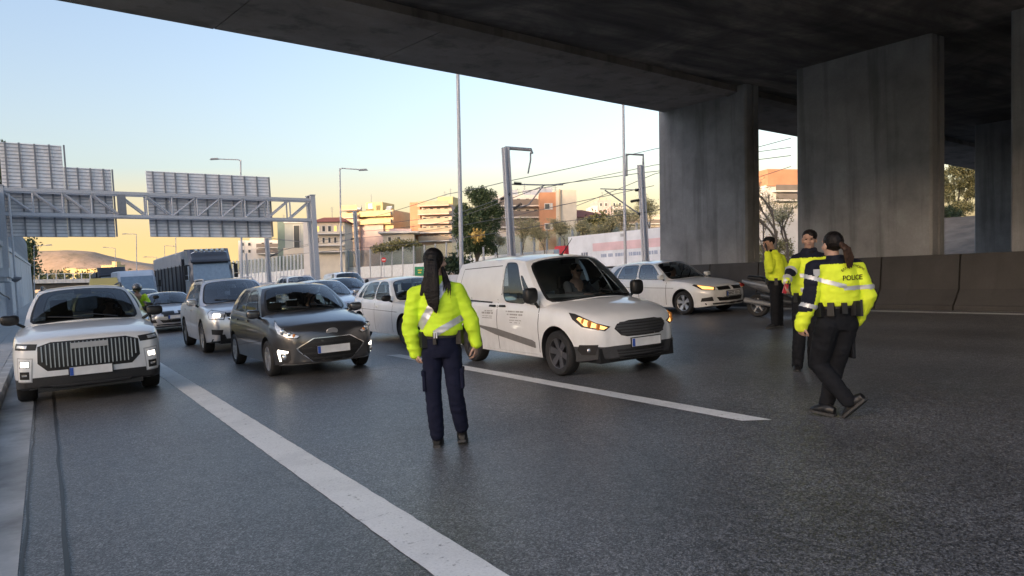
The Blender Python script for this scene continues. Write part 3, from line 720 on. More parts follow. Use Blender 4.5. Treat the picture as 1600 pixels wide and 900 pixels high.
# noise barrier with glass upper half
MAT['nb_white'] = plain('noise_panel_white', (.60, .63, .66), .5, vs=3)
def clearglass(name, tint, alpha, rough=.03, fk=1.0):
    t = NT(name); tr = t.n.new('ShaderNodeBsdfTransparent'); tr.inputs[0].default_value = c4(*tint)
    gl = t.n.new('ShaderNodeBsdfGlossy'); gl.inputs['Roughness'].default_value = rough
    fr = t.n.new('ShaderNodeFresnel'); fr.inputs['IOR'].default_value = 1.5
    mx = t.n.new('ShaderNodeMixShader'); f = t.math('ADD', t.math('MULTIPLY', fr.outputs[0], fk), alpha)
    t.l.new(f, mx.inputs[0]); t.l.new(tr.outputs[0], mx.inputs[1]); t.l.new(gl.outputs[0], mx.inputs[2])
    t.l.new(mx.outputs[0], t.n['Material Output'].inputs[0]); return t.m
MAT['nb_glass'] = clearglass('noise_glass', (.78, .84, .85), .02, .15, .35)
nbp = [(330, 411, 443, 178), (430, 401, 436, 168), (500, 393, 431, 160), (570, 390, 425, 150), (650, 384, 421, 140), (730, 375, 412, 125), (800, 367, 404, 115), (870, 358, 396, 105), (960, 350, 388, 92), (1035, 345, 380, 85)]
nb = empty('noise_barrier', at(650, 421, 140), label='long noise barrier of white posts with glass upper panes beyond the railway', cat='noise barrier')
no = nb.location.copy()
def nbi(px):
    xs = [p[0] for p in nbp]; return [float(np.interp(px, xs, [p[k] for p in nbp])) for k in (1, 2, 3)]
px = 331.0; prev = None
while px < 1030:
    step = 5.6 if px < 505 else (17 if px < 700 else 20)
    t, bt, zc = nbi(px); a = at(px, bt, zc) - no; c = at(px, t, zc) - no; a.z -= 1.2
    up = (c - a)
    m = MB(); m.tube([a, c], .16 if px > 505 else .20, 4); m.build('post', MAT['nb_white'] if px < 505 else MAT['galv'], nb)
    if prev:
        pa, pc = prev; mid = .46 if px < 505 else .40
        m = MB(); th = Vector((.12, .12, 0))
        m.prism([pa, a, a + (c - a) * mid, pa + (pc - pa) * mid], th); m.build('lower_panel', MAT['nb_white'], nb)
        m = MB(); m.prism([pa + (pc - pa) * (mid + .005), a + (c - a) * (mid + .005), a + (c - a) * .97, pa + (pc - pa) * .97], th * .3); m.build('glass_panel', MAT['nb_glass'], nb)
    prev = (a, c); px += step
def board(name, label, cat, px, py, zc, w, h, mat, round_=False):
    c = at(px, py, zc); base = Vector((c.x, c.y, -.05)); root = empty(name, base, plumb_rot(VYAW), label=label, cat=cat); hz = c.z - base.z; m = MB()
    m.cyl((0, .06, 0), (0, .06, hz + h * .3), .05, n=8); m.build('post', MAT['galv'], root)
    m = MB()
    if round_: m.lathe([(0, -.03), (w / 2, -.03), (w / 2, .03), (0, .03)], (0, 0, hz), (0, 1, 0), 20)
    else: m.box((0, 0, hz), (w, .06, h))
    m.build('panel', mat, root); return root, hz
MAT['sg_green'] = plain('sign_green', (.02, .26, .12), .4); MAT['sg_red'] = plain('sign_red', (.55, .03, .03), .4); MAT['sg_white'] = plain('sign_white', (.8, .8, .8), .4); MAT['sg_yellow'] = plain('sign_yellow', (.75, .6, .08), .4)
r_, hz = board('road_sign', 'small green sign with a yellow symbol left of the woman with the long ponytail', 'road sign', 654, 424, 60, .75, .75, MAT['sg_green'])
m = MB(); m.box((.05, -.04, hz + .1), (.35, .02, .1)); m.box((.02, -.04, hz - .1), (.25, .02, .1)); m.build('symbol', MAT['sg_yellow'], r_)
r_, hz = board('road_sign', 'small round red sign before the noise barrier', 'road sign', 598, 406, 110, .75, .75, MAT['sg_red'], True)
m = MB(); m.box((0, -.05, hz), (.5, .02, .14)); m.build('bar', MAT['sg_white'], r_)
# far overpass across the road
zc = 215; ov = empty('overpass', at(110, 446, zc), plumb_rot(VYAW + .25), label='low far overpass with a white railing crossing the road beneath the hill', cat='bridge')
def L(px): return (px - 110) / FPX * zc / math.cos(.25)
def Zv(py): return (446 - py) / FPX * zc
m = MB(); m.box(((L(40) + L(250)) / 2, 4, (Zv(436) + Zv(442)) / 2), (L(250) - L(40), 8, Zv(436) - Zv(442))); m.build('deck', MAT['conc_light'], ov)
m = MB(); m.box(((L(40) + L(250)) / 2, 4.2, (Zv(442) + Zv(452)) / 2), (L(250) - L(40), 6.5, Zv(442) - Zv(452) - .05)); m.build('abutment', MAT['conc_barrier'], ov)  # dark box in place of the shade beneath the deck
m = MB(); m.box(((L(40) + L(250)) / 2, .1, Zv(427.5)), (L(250) - L(40), .15, .14)); m.build('rail', MAT['nb_white'], ov)
m = MB(); m.box(((L(40) + L(250)) / 2, .16, (Zv(428) + Zv(436)) / 2), (L(250) - L(40), .05, Zv(428) - Zv(436))); m.build('glass_panel', MAT['nb_glass'], ov)
for k in range(18):
    x = L(45 + k * 11.5); m = MB(); m.box((x, .05, (Zv(427) + Zv(436)) / 2), (.22, .22, Zv(427) - Zv(436))); m.build('rail_post', MAT['nb_white'], ov)
# ------------------------------------------------------------------ trees
def leaf_mesh(clumps, n, size, rng, flat=0.0):
    """clumps: (centre, radii); returns MB-like arrays of small leaf quads gathered in tufts"""
    vs = []; fs = []
    wts = np.array([c[1][0] * c[1][1] * c[1][2] for c in clumps]) ** .75; wts /= wts.sum()
    for (c, r), w in zip(clumps, wts):
        k = max(6, int(n * w)); ntuft = max(4, k // 14)
        d = rng.normal(size=(ntuft, 3)); d /= np.linalg.norm(d, axis=1)[:, None]
        rad = rng.uniform(.45, 1.0, ntuft) ** .6
        cent = np.array(c) + d * rad[:, None] * np.array(r)
        idx = rng.integers(0, ntuft, k)
        p = cent[idx] + rng.normal(size=(k, 3)) * size * 1.5
        a = rng.normal(size=(k, 3)); a /= np.linalg.norm(a, axis=1)[:, None]
        b_ = rng.normal(size=(k, 3)); b_ -= (b_ * a).sum(1)[:, None] * a; b_ /= np.linalg.norm(b_, axis=1)[:, None]
        s = size * rng.uniform(.6, 1.3, k)[:, None]
        q = np.stack([p - a * s, p - b_ * s * .45, p + a * s, p + b_ * s * .45], 1).reshape(-1, 3)
        o = len(vs); vs += q.tolist(); fs += [(o + 4 * i, o + 4 * i + 1, o + 4 * i + 2, o + 4 * i + 3) for i in range(k)]
    return vs, fs
def tree(name, label, cat, base, clumps, n, size, mat, trunk, limbs=5, seed=1, group=None, tr=.2):
    rng = np.random.default_rng(seed); root = empty(name, base, label=label, cat=cat, group=group)
    m = MB(); vs, fs = leaf_mesh(clumps, n, size, rng); m.add(vs, fs); cr = m.build('crown', MAT[mat], root); cr['kind'] = 'stuff'
    if trunk:
        m = MB(); h = trunk; pts = [(0.05 * h * mnoise.noise((i * .9, seed, 0)) * (i > 0), .05 * h * mnoise.noise((seed, i * .9, 4)) * (i > 0), h * i / 5) for i in range(6)]
        m.tube(pts, [tr * (1 - .11 * i) for i in range(6)], 8); top = Vector(pts[-1])
        for c, r in clumps[:limbs]: m.tube([Vector(pts[3]), Vector(pts[4]).lerp(Vector(c), .4), Vector(c)], [tr * .5, tr * .35, tr * .12], 6)
        m.build('trunk', MAT['bark'], root, smooth=60)
    return root
def pxtree(name, label, cat, zc, blobs, n, size, mat, seed, trunk=True, group=None, tr=.2, limbs=6, depth=.8):
    """blobs in pixels (px, py, rx, ry)"""
    c0 = blobs[0]; b = at(c0[0], c0[1], zc); base = Vector((b.x, b.y, -.05)); k = zc / FPX; cl = []
    rr = random.Random(seed)
    for (x, y, rx, ry) in blobs:
        p = at(x, y, zc + rr.uniform(-1, 1) * rx * k * .5) - base; cl.append(((p.x, p.y, p.z), (rx * k, rx * k * depth, ry * k)))
    h = min(c[0][2] - c[1][2] * .3 for c in cl)
    return tree(name, label, cat, base, cl, n, size, mat, h if trunk else None, limbs, seed, group, tr)
pxtree('pine_tree', 'large dark pine tree between the peach block and the white apartment block', 'tree', 105,
       [(742, 345, 26, 18), (760, 322, 22, 14), (728, 352, 20, 16), (770, 345, 14, 20), (748, 308, 18, 10), (724, 330, 14, 12), (750, 368, 24, 12), (718, 362, 12, 10), (766, 304, 10, 6), (733, 384, 20, 11), (760, 387, 20, 10), (715, 345, 8, 7), (780, 330, 8, 9), (735, 300, 9, 6), (752, 297, 8, 4)], 30000, .15, 'leaf_dark', 3, tr=.35)
pxtree('pine_tree', 'dark conifer cut by the left edge of the photo behind the left sign panel', 'tree', 62, [(-8, 300, 12, 60), (-4, 245, 9, 26), (-14, 270, 16, 40), (2, 318, 8, 14), (4, 262, 5, 9)], 2600, .22, 'leaf_dark', 5)
pxtree('tree', 'dark small tree above the left wall beneath the left sign panel', 'tree', 150, [(47, 400, 6, 16), (50, 385, 4, 12), (45, 378, 5, 7), (52, 420, 4, 14)], 900, .35, 'leaf_dark', 6)
pxtree('bush', 'rounded green bush above the noise barrier beside the low house', 'bush', 145, [(625, 382, 16, 6), (605, 386, 14, 5), (645, 384, 14, 5), (588, 389, 9, 4)], 3500, .22, 'leaf_olive', 7, trunk=False)
pxtree('bush', 'green clipped shrub on the roof terrace before the red roofed house', 'bush', 112, [(935, 343, 10, 5), (948, 344, 9, 5), (922, 345, 7, 4)], 900, .3, 'leaf_olive', 8, trunk=False)
pxtree('bush', 'dark low hedge right of the woman with the long ponytail', 'bush', 80, [(712, 412, 10, 9), (724, 416, 9, 7), (700, 416, 8, 6)], 1000, .25, 'leaf_hedge', 9, trunk=False)
pxtree('tree', 'dark round trees massed behind the far overpass railing', 'tree', 260, [(140, 432, 22, 5), (90, 433, 22, 5), (190, 433, 20, 5), (60, 432, 12, 6)], 1500, .6, 'leaf_olive', 10, trunk=False)
gt = 'pale young trees behind the noise barrier'
yl = ['leftmost pale young tree right of the peach block', 'pale young tree just left of the tall railway mast', 'pale young tree just right of the tall railway mast', 'pale young tree in front of the orange block', 'pale young tree before the beige party wall',
      'pale young tree beneath the red tiled roof', 'pale young tree beside the low shed', 'pale young tree behind the slim grey pole', 'pale young tree beside the right railway mast']
def baretree(label, px, pytop, pybase, zc, seed, leafn=500, size=.16, mat='leaf_pale', group=None, spread=.45, tr=.12, leafr=.07):
    rr = random.Random(seed); b = at(px, pybase, zc); t = at(px, pytop, zc); H = t.z - b.z
    root = empty('young_tree', b, label=label, cat='tree', group=group); m = MB(); tips = []
    def br(p, d, L, r, lv):
        q = p + d * L; mid = p + d * L * .5 + Vector((rr.uniform(-1, 1), rr.uniform(-1, 1), 0)) * L * .06
        m.tube([p, mid, q], [r, r * .8, r * .6], 5)
        if lv == 0: tips.append(q); return
        for k in range(3 if lv > 1 else 3):
            nd = (d + Vector((rr.uniform(-1, 1), rr.uniform(-1, 1), rr.uniform(-.25, .7))) * (spread + .2)).normalized(); br(p + d * L * rr.uniform(.55, 1), nd, L * rr.uniform(.55, .8), r * .55, lv - 1)
        tips.append(q)
    br(Vector((0, 0, -.3)), Vector((rr.uniform(-.06, .06), rr.uniform(-.06, .06), 1)).normalized(), H * .42, tr, 4)
    m.build('trunk', MAT['bark'], root)
    if leafn:
        rng = np.random.default_rng(seed); cl = [((q.x, q.y, q.z), (H * leafr, H * leafr, H * leafr * .9)) for q in tips]; lm = MB(); vs, fs = leaf_mesh(cl, leafn, size, rng); lm.add(vs, fs); c = lm.build('crown', MAT[mat], root); c['kind'] = 'stuff'
    return root
for i, (x, t, bse, z) in enumerate([(738, 372, 408, 112), (778, 362, 405, 108), (818, 345, 402, 104), (850, 352, 400, 102), (884, 342, 396, 98), (912, 348, 392, 95), (948, 345, 390, 92), (985, 322, 388, 88), (1016, 310, 385, 84)]):
    baretree(yl[i], x, t - 6, bse, z, 20 + i, 5200, .075, 'leaf_pale', gt, .55, .09, .13)
MAT['leaf_gold'] = leaves('golden_leaves', (.35, .22, .05), (.6, .42, .12))  # leaf tones run at random from brownish to yellow gold
pxtree('bush', 'small golden bush in front of the pine tree', 'bush', 100, [(745, 369, 6, 4)], 260, .25, 'leaf_gold', 33, trunk=False)
baretree('tall bare tree filling the gap between the two near piers', 1215, 268, 415, 48, 41, 1500, .06, 'leaf_pale', None, .42, .16)
baretree('slim bare tree at the left side of the gap between the piers', 1192, 300, 415, 55, 42, 1500, .06, 'leaf_olive', None, .4, .10)
baretree('bare tree close to the right edge of the gap between the piers', 1234, 300, 415, 52, 43, 300, .10, 'leaf_pale', None, .4, .12)
pxtree('bush', 'mixed green shrubs at the foot of the gap between the piers', 'bush', 58, [(1205, 385, 18, 16), (1228, 390, 14, 18), (1190, 395, 12, 12)], 4000, .08, 'leaf_olive', 44, trunk=False)
pxtree('olive_tree', 'yellowish olive tree seen through the right gap between the piers', 'tree', 62, [(1490, 280, 26, 18), (1515, 295, 20, 16), (1478, 305, 16, 12), (1505, 262, 24, 12), (1530, 280, 20, 20), (1500, 325, 24, 10)], 14000, .085, 'leaf_olive', 45)
pxtree('hedge', 'dark clipped hedge in the right gap between the piers', 'hedge', 60, [(1488, 350, 20, 24), (1475, 345, 16, 26), (1460, 350, 18, 26)], 9000, .085, 'leaf_hedge', 46, trunk=False, depth=1.0)
# dry litter on the slope
# ================================================================== VEHICLES
# car frame: front axle centre on the ground is the origin, forward is -y, the car's right side is -x
def carpaint(name, col, metal=0.0, rough=.28, flake=.06):
    t = NT(name); n = t.noise(2.5, 4, .6); d = t.noise(7, 6, .7, sc=(1, 1, .5))
    lo = tuple(c * .93 for c in col) + (1,); hi = tuple(min(1, c * 1.04) for c in col) + (1,)
    c_ = t.ramp(n, [(.3, lo), (.7, hi)])
    sep = t.n.new('ShaderNodeSeparateXYZ'); t.l.new(t.tc.outputs['Object'], sep.inputs[0])
    low = t.math('MULTIPLY', t.ramp(sep.outputs[2], [(.22, 1.0), (.75, .0)]), t.ramp(d, [(.35, .05), (.7, .30)]))
    c_ = t.mix(low, c_, c4(.16, .145, .125))          # road grime low on the body
    t.set(Base_Color=c_, Roughness=rough, Metallic=metal, Coat_Weight=.8, Coat_Roughness=.05); return t.m
MAT['tyre'] = plain('tyre_rubber', (.018, .018, .019), .75, var=.3, vs=30)
MAT['alloy'] = plain('alloy_rim', (.5, .51, .53), .35, .7); MAT['rim_dark'] = plain('dark_alloy', (.10, .10, .11), .4, .5)
MAT['trim'] = plain('dark_trim_plastic', (.022, .022, .024), .55, vs=40); MAT['trim_grey'] = plain('grey_bumper_plastic', (.045, .046, .05), .6, vs=40)
MAT['chrome'] = plain('chrome', (.62, .63, .65), .2, 1.0); MAT['slat'] = plain('dark_chrome', (.30, .31, .33), .28, .9); MAT['seat'] = plain('seat_fabric', (.03, .03, .034), .9); MAT['dash'] = plain('dashboard', (.02, .02, .022), .7)
MAT['plate_w'] = plain('number_plate', (.72, .73, .74), .45); MAT['plate_b'] = plain('plate_band', (.03, .10, .45), .45)
MAT['lens'] = plain('headlamp_lens', (.62, .64, .67), .10, .25, coat=1.0, var=.3, vs=40); MAT['reflector'] = plain('lamp_reflector', (.75, .77, .80), .18, .9)
MAT['lamp_on'] = plain('lamp_lit', (.9, .9, .9), .3, emit=(1.0, .91, .74, 1), es=2.2); MAT['lamp_warm'] = plain('indicator_lit', (.8, .4, .1), .25, emit=(1.0, .50, .16, 1), es=.55)
MAT['amber'] = plain('amber_lens', (.75, .28, .06), .2, coat=.6)
MAT['badge'] = plain('badge_grey', (.45, .46, .48), .4, .4)
MAT['cglass'] = clearglass('car_glass', (.72, .78, .77), .05, .02)
MAT['cglass_dark'] = clearglass('car_glass_tinted', (.16, .18, .19), .06, .02)
MAT['cglass_sky'] = clearglass('car_glass_reflecting', (.45, .5, .54), .16, .02)
MAT['headliner'] = plain('headliner', (.12, .12, .12), .9)
MAT['white'] = carpaint('white_car_paint', (.82, .84, .86)); MAT['vanwhite'] = carpaint('van_white_paint', (.79, .80, .81), rough=.38)
MAT['silver'] = carpaint('silver_car_paint', (.60, .61, .63), .55, .3); MAT['darkgrey'] = carpaint('dark_grey_car_paint', (.075, .077, .084), .45, .28)
MAT['bluegrey'] = carpaint('blue_grey_car_paint', (.20, .24, .30), .4); MAT['yellowp'] = carpaint('taxi_yellow_paint', (.62, .56, .22)); MAT['truckgrey'] = carpaint('truck_grey_paint', (.10, .105, .12), .3, .4)
def lerp(a, b, t): return a + (b - a) * t
def smooth(keys, t):
    """monotone-ish cubic through (t, v) keys"""
    xs = [k[0] for k in keys]; ys = [k[1] for k in keys]
    if t <= xs[0]: return ys[0]
    if t >= xs[-1]: return ys[-1]
    i = max(j for j in range(len(xs)) if xs[j] <= t); i = min(i, len(xs) - 2)
    h = xs[i + 1] - xs[i]; u = (t - xs[i]) / h
    def sl(j):
        if j == 0: return (ys[1] - ys[0]) / (xs[1] - xs[0])
        if j == len(xs) - 1: return (ys[-1] - ys[-2]) / (xs[-1] - xs[-2])
        a, b = (ys[j] - ys[j - 1]) / (xs[j] - xs[j - 1]), (ys[j + 1] - ys[j]) / (xs[j + 1] - xs[j])
        return 0 if a * b <= 0 else 2 * a * b / (a + b)
    m0, m1 = sl(i) * h, sl(i + 1) * h
    return (2 * u ** 3 - 3 * u * u + 1) * ys[i] + (u ** 3 - 2 * u * u + u) * m0 + (-2 * u ** 3 + 3 * u * u) * ys[i + 1] + (u ** 3 - u * u) * m1
class Car:
    def __init__(s, sp, paint):
        s.sp = sp; s.paint = paint; s.W = sp['W'] / 2; s.fo = sp['fo']; s.L = sp['L']; s.ro = s.L - s.fo - sp['wb']
        s.root = empty(sp['name'], (sp['x'], sp['y'], 0), (0, 0, sp.get('yaw', 0)), label=sp['label'], cat=sp['cat'], group=sp.get('group'))
        s.lower(); s.house(); s.wheels(); s.bvh()
    # --- lower body
    def ring(s, t):
        sp = s.sp; L = s.L; W = s.W
        f, r = sp.get('front', (.62, .6, 2.0)), sp.get('rear', (.70, .4, 2.0))
        k = 1.0
        mm = f[2]
        if t < f[1]: k = min(k, f[0] + (1 - f[0]) * max(0, 1 - (1 - t / f[1]) ** mm) ** (1 / mm))
        if t > L - r[1]: k = min(k, r[0] + (1 - r[0]) * max(0, 1 - ((t - L + r[1]) / r[1]) ** mm) ** (1 / mm))
        def qc(rad): 
            d = min(t, L - t); return 0 if d >= rad else rad * (1 - math.sqrt(max(0, 1 - (1 - d / rad) ** 2)))
        w = W * k; zb = smooth(sp['bot'], t) + qc(.05) * .8; q_ = qc(sp.get('edge', .10)); zs = smooth(sp['sho'], t) - q_; zc = smooth(sp['top'], t) - q_
        h = zs - zb
        side = [(.86, 0), (.965, .035), (.985, .22), (1.0, .48), (.995, .68), (.972, .86), (.945, .955), (.915, 1.0)]
        if 'side' in sp: side = sp['side']
        S = [(a * w, zb + b * h) for a, b in side]
        top = [(.84 / .915, .30), (.62 / .915, .70), (.32 / .915, .93), (0, 1.0)]
        T = [(S[-1][0] * a, zs + (zc - zs) * b) for a, b in top]
        return S, T
    def lower(s):
        sp = s.sp; L = s.L; nose = sp.get('nose', (.10, .55, .12)); tail = sp.get('tail', (.06, .7))
        ts = [0, .003, .009, .018, .03, .05, .07, .1, .14, .2, .28, .37, .47, .58, .7, .85, 1.0, 1.15] + list(np.arange(1.35, L - .7, .22)) + [L - .6, L - .45, L - .3, L - .2, L - .12, L - .07, L - .03, L - .01, L - .003, L]
        cols = [1, .84 / .915, .62 / .915, .32 / .915, 0, -.32 / .915, -.62 / .915, -.84 / .915, -1]
        V = []; F = []; rings = []
        bulge = sp.get('bulge', .06)
        def yo(t, x, z, w):
            fade = max(0, 1 - t / .9) ** 1.5
            zt = smooth(sp['sho'], 0); d = (z - nose[1]) / (zt - .2)
            off = (nose[0] if d > 0 else nose[2]) * d * d * 2.2 * fade
            off -= bulge * (1 - min(1, (x / max(w, .01)) ** 2)) * fade
            fr = max(0, 1 - (L - t) / .7) ** 1.5
            off -= tail[0] * ((z - tail[1]) / .5) ** 2 * fr
            off += .05 * (1 - min(1, (x / max(w, .01)) ** 2)) * fr
            return t - s.fo + off
        def P(t, x, z, w): return (x, yo(t, x, z, w), z)
        n = None
        for t in ts:
            S, T = s.ring(t); w0 = S[0][0]; w = max(a for a, b in S); ring = []
            for c in cols[::-1]: ring.append(P(t, -c * -1 * w0 if False else c * w0 * 1.0, S[0][1], w))     # bottom from -1 to 1
            for (a, b) in S[1:-1]: ring.append(P(t, a, b, w))
            ring.append(P(t, S[-1][0], S[-1][1], w))
            for (a, b) in T: ring.append(P(t, a, b, w))
            for (a, b) in T[:-1][::-1]: ring.append(P(t, -a, b, w))
            ring.append(P(t, -S[-1][0], S[-1][1], w))
            for (a, b) in S[1:-1][::-1]: ring.append(P(t, -a, b, w))
            n = len(ring); rings.append(len(V)); V += ring
        for i in range(len(ts) - 1):
            for k in range(n):
                F.append((rings[i] + k, rings[i] + (k + 1) % n, rings[i + 1] + (k + 1) % n, rings[i + 1] + k))
        # caps
        for t, flip, base in ((0, False, rings[0]), (L, True, rings[-1])):
            S, T = s.ring(t); w = max(a for a, b in S); nr = len(S); grid = []
            tz = [S[-1][1]] + [b for a, b in T]; tz = tz + tz[:-1][::-1]
            for i in range(nr):
                row = []
                for j, c in enumerate(cols[::-1]):
                    r = (S[i][1] - S[0][1]) / (S[-1][1] - S[0][1]); jj = j
                    z = S[0][1] + r * (tz[jj] - S[0][1]); row.append(len(V)); V.append(P(t, c * S[i][0], z, w))
                grid.append(row)
            for i in range(nr - 1):
                for j in range(len(cols) - 1):
                    q = (grid[i][j], grid[i][j + 1], grid[i + 1][j + 1], grid[i + 1][j]); F.append(q[::-1] if flip else q)
        me = bpy.data.meshes.new('body'); me.from_pydata(V, [], F)
        bm = bmesh.new(); bm.from_mesh(me); bmesh.ops.remove_doubles(bm, verts=bm.verts, dist=2e-4); bmesh.ops.recalc_face_normals(bm, faces=bm.faces); bm.to_mesh(me); bm.free()
        me.materials.append(s.paint); me.materials.append(MAT['trim'])
        ob = link_mesh('body', me, s.root)
        # wheel arches
        cut = MB(); ra = sp['r'] + sp.get('arch', .055)
        for y in (0, sp['wb']):
            for sx in (-1, 1): cut.cyl((sx * (s.W - .34), y, sp['r'] + .01), (sx * (s.W + .3), y, sp['r'] + .01), ra, n=40)
        cme = cut.mesh('cutter', MAT['trim']); co = link_mesh('cutter', cme, s.root)
        md = ob.modifiers.new('b', 'BOOLEAN'); md.operation = 'DIFFERENCE'; md.object = co; md.solver = 'EXACT'; md.material_mode = 'TRANSFER'
        bpy.context.view_layer.update(); dg = bpy.context.evaluated_depsgraph_get()
        nm = bpy.data.meshes.new_from_object(ob.evaluated_get(dg)); ob.modifiers.clear(); bpy.data.objects.remove(co)
        ob.data = nm; nm.name = 'body'
        if sp.get('clad'):
            ti = [i for i, m in enumerate(nm.materials) if m and m.name == MAT[sp.get('cladmat', 'trim')].name]
            if not ti: nm.materials.append(MAT[sp.get('cladmat', 'trim')]); ti = [len(nm.materials) - 1]
            y1, fr = sp['clad']
            for p in nm.polygons:
                t = p.center.y + s.fo; zb = smooth(sp['bot'], t); h = smooth(sp['sho'], t) - zb
                if p.center.y < y1 and p.center.z < zb + fr * h and abs(p.normal.z) < .95: p.material_index = ti[0]
        shade(nm, 32); s.body = ob
    # --- greenhouse
    def house(s):
        g = s.sp['cab']; s.g = g
        def hw(t): return lerp(g['wb'], g['wr'], t) + g.get('bow', .05) * 4 * t * (1 - t) * .5
        def wind(u, t):          # windscreen u -1..1
            yb = lerp(g['yc'], g['ycs'], u * u); yt = lerp(g['yrf'], g['yrfs'], u * u)
            zb = lerp(g['zc'], g['zb0'], u * u); zt = g['zrf'] - g.get('crown', .05) * u * u
            y = lerp(yb, yt, t) - g.get('wb_', .05) * (1 - u * u) * 4 * t * (1 - t); z = lerp(zb, zt, t) + .03 * 4 * t * (1 - t)
            return Vector((u * hw(t), y, z))
        def rear(u, t):
            yb = lerp(g['yD'] + .05, g['yD'], u * u); yt = lerp(g['yrr'] + .03, g['yrr'], u * u)
            zb = g['zb1']; zt = g['zrr'] - g.get('crown', .05) * u * u
            return Vector((u * hw(t) * lerp(1, g.get('rt', .94), 1), lerp(yb, yt, t) + .04 * (1 - u * u) * 4 * t * (1 - t), lerp(zb, zt, t)))
        def roofz(v): return smooth([(0, g['zrf']), (.3, lerp(g['zrf'], g['zrr'], .3) + g.get('arc', .03)), (.65, lerp(g['zrf'], g['zrr'], .65) + g.get('arc', .03)), (1, g['zrr'])], v)
        def side(v, t, sx):
            yb = lerp(g['ycs'], g['yD'], v); vB = g.get('vB', .42); yt = float(np.interp(v, [0, vB, 1], [g['yrfs'], lerp(g['ycs'], g['yD'], vB) + g.get('lean', .05), g['yrr']]))
            zb = smooth([(0, g['zb0']), (.5, lerp(g['zb0'], g['zb1'], .5) + g.get('beltarc', 0)), (1, g['zb1'])], v); zt = roofz(v) - g.get('crown', .05)
            k = 1 - (1 - g.get('rt', .94)) * max(0, (v - .55) / .45) ** 2
            k *= 1 - (1 - g.get('ft', 1.0)) * max(0, (.3 - v) / .3) ** 2
            z = lerp(zb, zt, t) + .03 * 4 * t * (1 - t) * (1 - v) * (1 if v < .999 else 0)
            return Vector((sx * hw(t) * k, lerp(yb, yt, t), z))
        s.wind, s.sidef, s.rearf = wind, side, rear
        body = MB(); N = 10
        def cell(Pf, u0, u1, win, glassobj, flip, nexp=7):
            """frame ring + glass; win = (a, b, c, d) in (u, t) or None"""
            sq = []
            for i in range(4 * N):
                q, r = divmod(i, N); f = 2 * r / N - 1
                sq.append([(f, -1), (1, f), (-f, 1), (-1, -f)][q])
            outer = [(lerp(u0, u1, (a + 1) / 2), (b + 1) / 2) for a, b in sq]
            if win is None:
                # plain panel grid
                vs = []; K = N
                for i in range(K + 1):
                    for j in range(K + 1): vs.append(Pf(lerp(u0, u1, i / K), j / K))
                body.add(vs, [((i * (K + 1) + j), (i * (K + 1) + j + 1), ((i + 1) * (K + 1) + j + 1), ((i + 1) * (K + 1) + j)) for i in range(K) for j in range(K)]); return
            if isinstance(win, dict): poly = win['quad']
            else: a, b, c, d = win; poly = [(a, c), (b, c), (b, d), (a, d)]
            def inq(x, y, sc):
                k = 1 / max(1e-9, (abs(x) ** nexp + abs(y) ** nexp)) ** (1 / nexp); x, y = x * k * sc, y * k * sc
                s0, t0 = (x + 1) / 2, (y + 1) / 2
                A, B, C, D = poly
                return (lerp(lerp(A[0], B[0], s0), lerp(D[0], C[0], s0), t0), lerp(lerp(A[1], B[1], s0), lerp(D[1], C[1], s0), t0))
            inner = [inq(x, y, 1) for x, y in sq]; M_ = len(sq)
            loops = [[(lerp(o[0], i_[0], k), lerp(o[1], i_[1], k)) for o, i_ in zip(outer, inner)] for k in (0, .34, .67, 1)]
            vs = [Pf(*p) for lp in loops for p in lp]
            body.add(vs, [(k * M_ + i, k * M_ + (i + 1) % M_, (k + 1) * M_ + (i + 1) % M_, (k + 1) * M_ + i) for k in range(3) for i in range(M_)])
            def nrm(u, t):
                e = .01; d1 = Pf(u + e, t) - Pf(u - e, t); d2 = Pf(u, t + e) - Pf(u, t - e); n_ = d1.cross(d2).normalized(); return n_ * flip
            scs = [1.0, .955, .75, .5, .25]; vs = []
            for k in scs:
                for x, y in sq: 
                    u, t = inq(x, y, k); vs.append(Pf(u, t) - nrm(u, t) * .006)
            u, t = inq(0, 0, 0); vs.append(Pf(u, t) - nrm(u, t) * .006)
            fs = []; mi = []
            for k in range(len(scs) - 1):
                for i in range(M_): fs.append((k * M_ + i, k * M_ + (i + 1) % M_, (k + 1) * M_ + (i + 1) % M_, (k + 1) * M_ + i)); mi.append(1 if k == 0 else 0)
            kk = (len(scs) - 1) * M_
            for i in range(M_): fs.append((kk + i, kk + (i + 1) % M_, len(vs) - 1)); mi.append(0)
            b0 = len(glassobj.f); glassobj.add(vs, fs); glassobj.mi[b0:] = mi
        gm = s.sp.get('glass', 'cglass')
        w = MB(); cell(wind, -1, 1, g.get('wwin', (-.92, .92, .03, .93)), w, -1, 9)
        s.windscreen = w.build('windscreen', [MAT[s.sp.get('wglass', gm)], MAT['black']], s.root, smooth=50)
        rg = MB(); cell(rear, -1, 1, g.get('rwin', (-.85, .85, .12, .88)), rg, 1); 
        if rg.f: rg.build('rear_window', [MAT[gm], MAT['black']], s.root, smooth=50)
        for sx in (-1, 1):
            cells = g['side']; 
            for (u0, u1, win) in cells:
                m = MB(); cell(lambda u, t: side(u, t, sx), u0, u1, win, m, sx)
                if m.f: m.build('side_window', [MAT[s.sp.get('sglass', gm)], MAT['black']], s.root, smooth=50)
        # roof
        vs = []; K = 14
        for i in range(K + 1):
            v = i / K
            for j in range(K + 1):
                u = j / K * 2 - 1
                l = side(v, 1, 1); x = u * l.x; yf = wind(u, 1).y if i == 0 else None
                y = lerp(lerp(wind(0, 1).y, rear(0, 1).y, v), l.y, u * u); z = roofz(v) - g.get('crown', .05) * u * u * (1 if abs(u) < 1 else 1)
                vs.append((x, y, z))
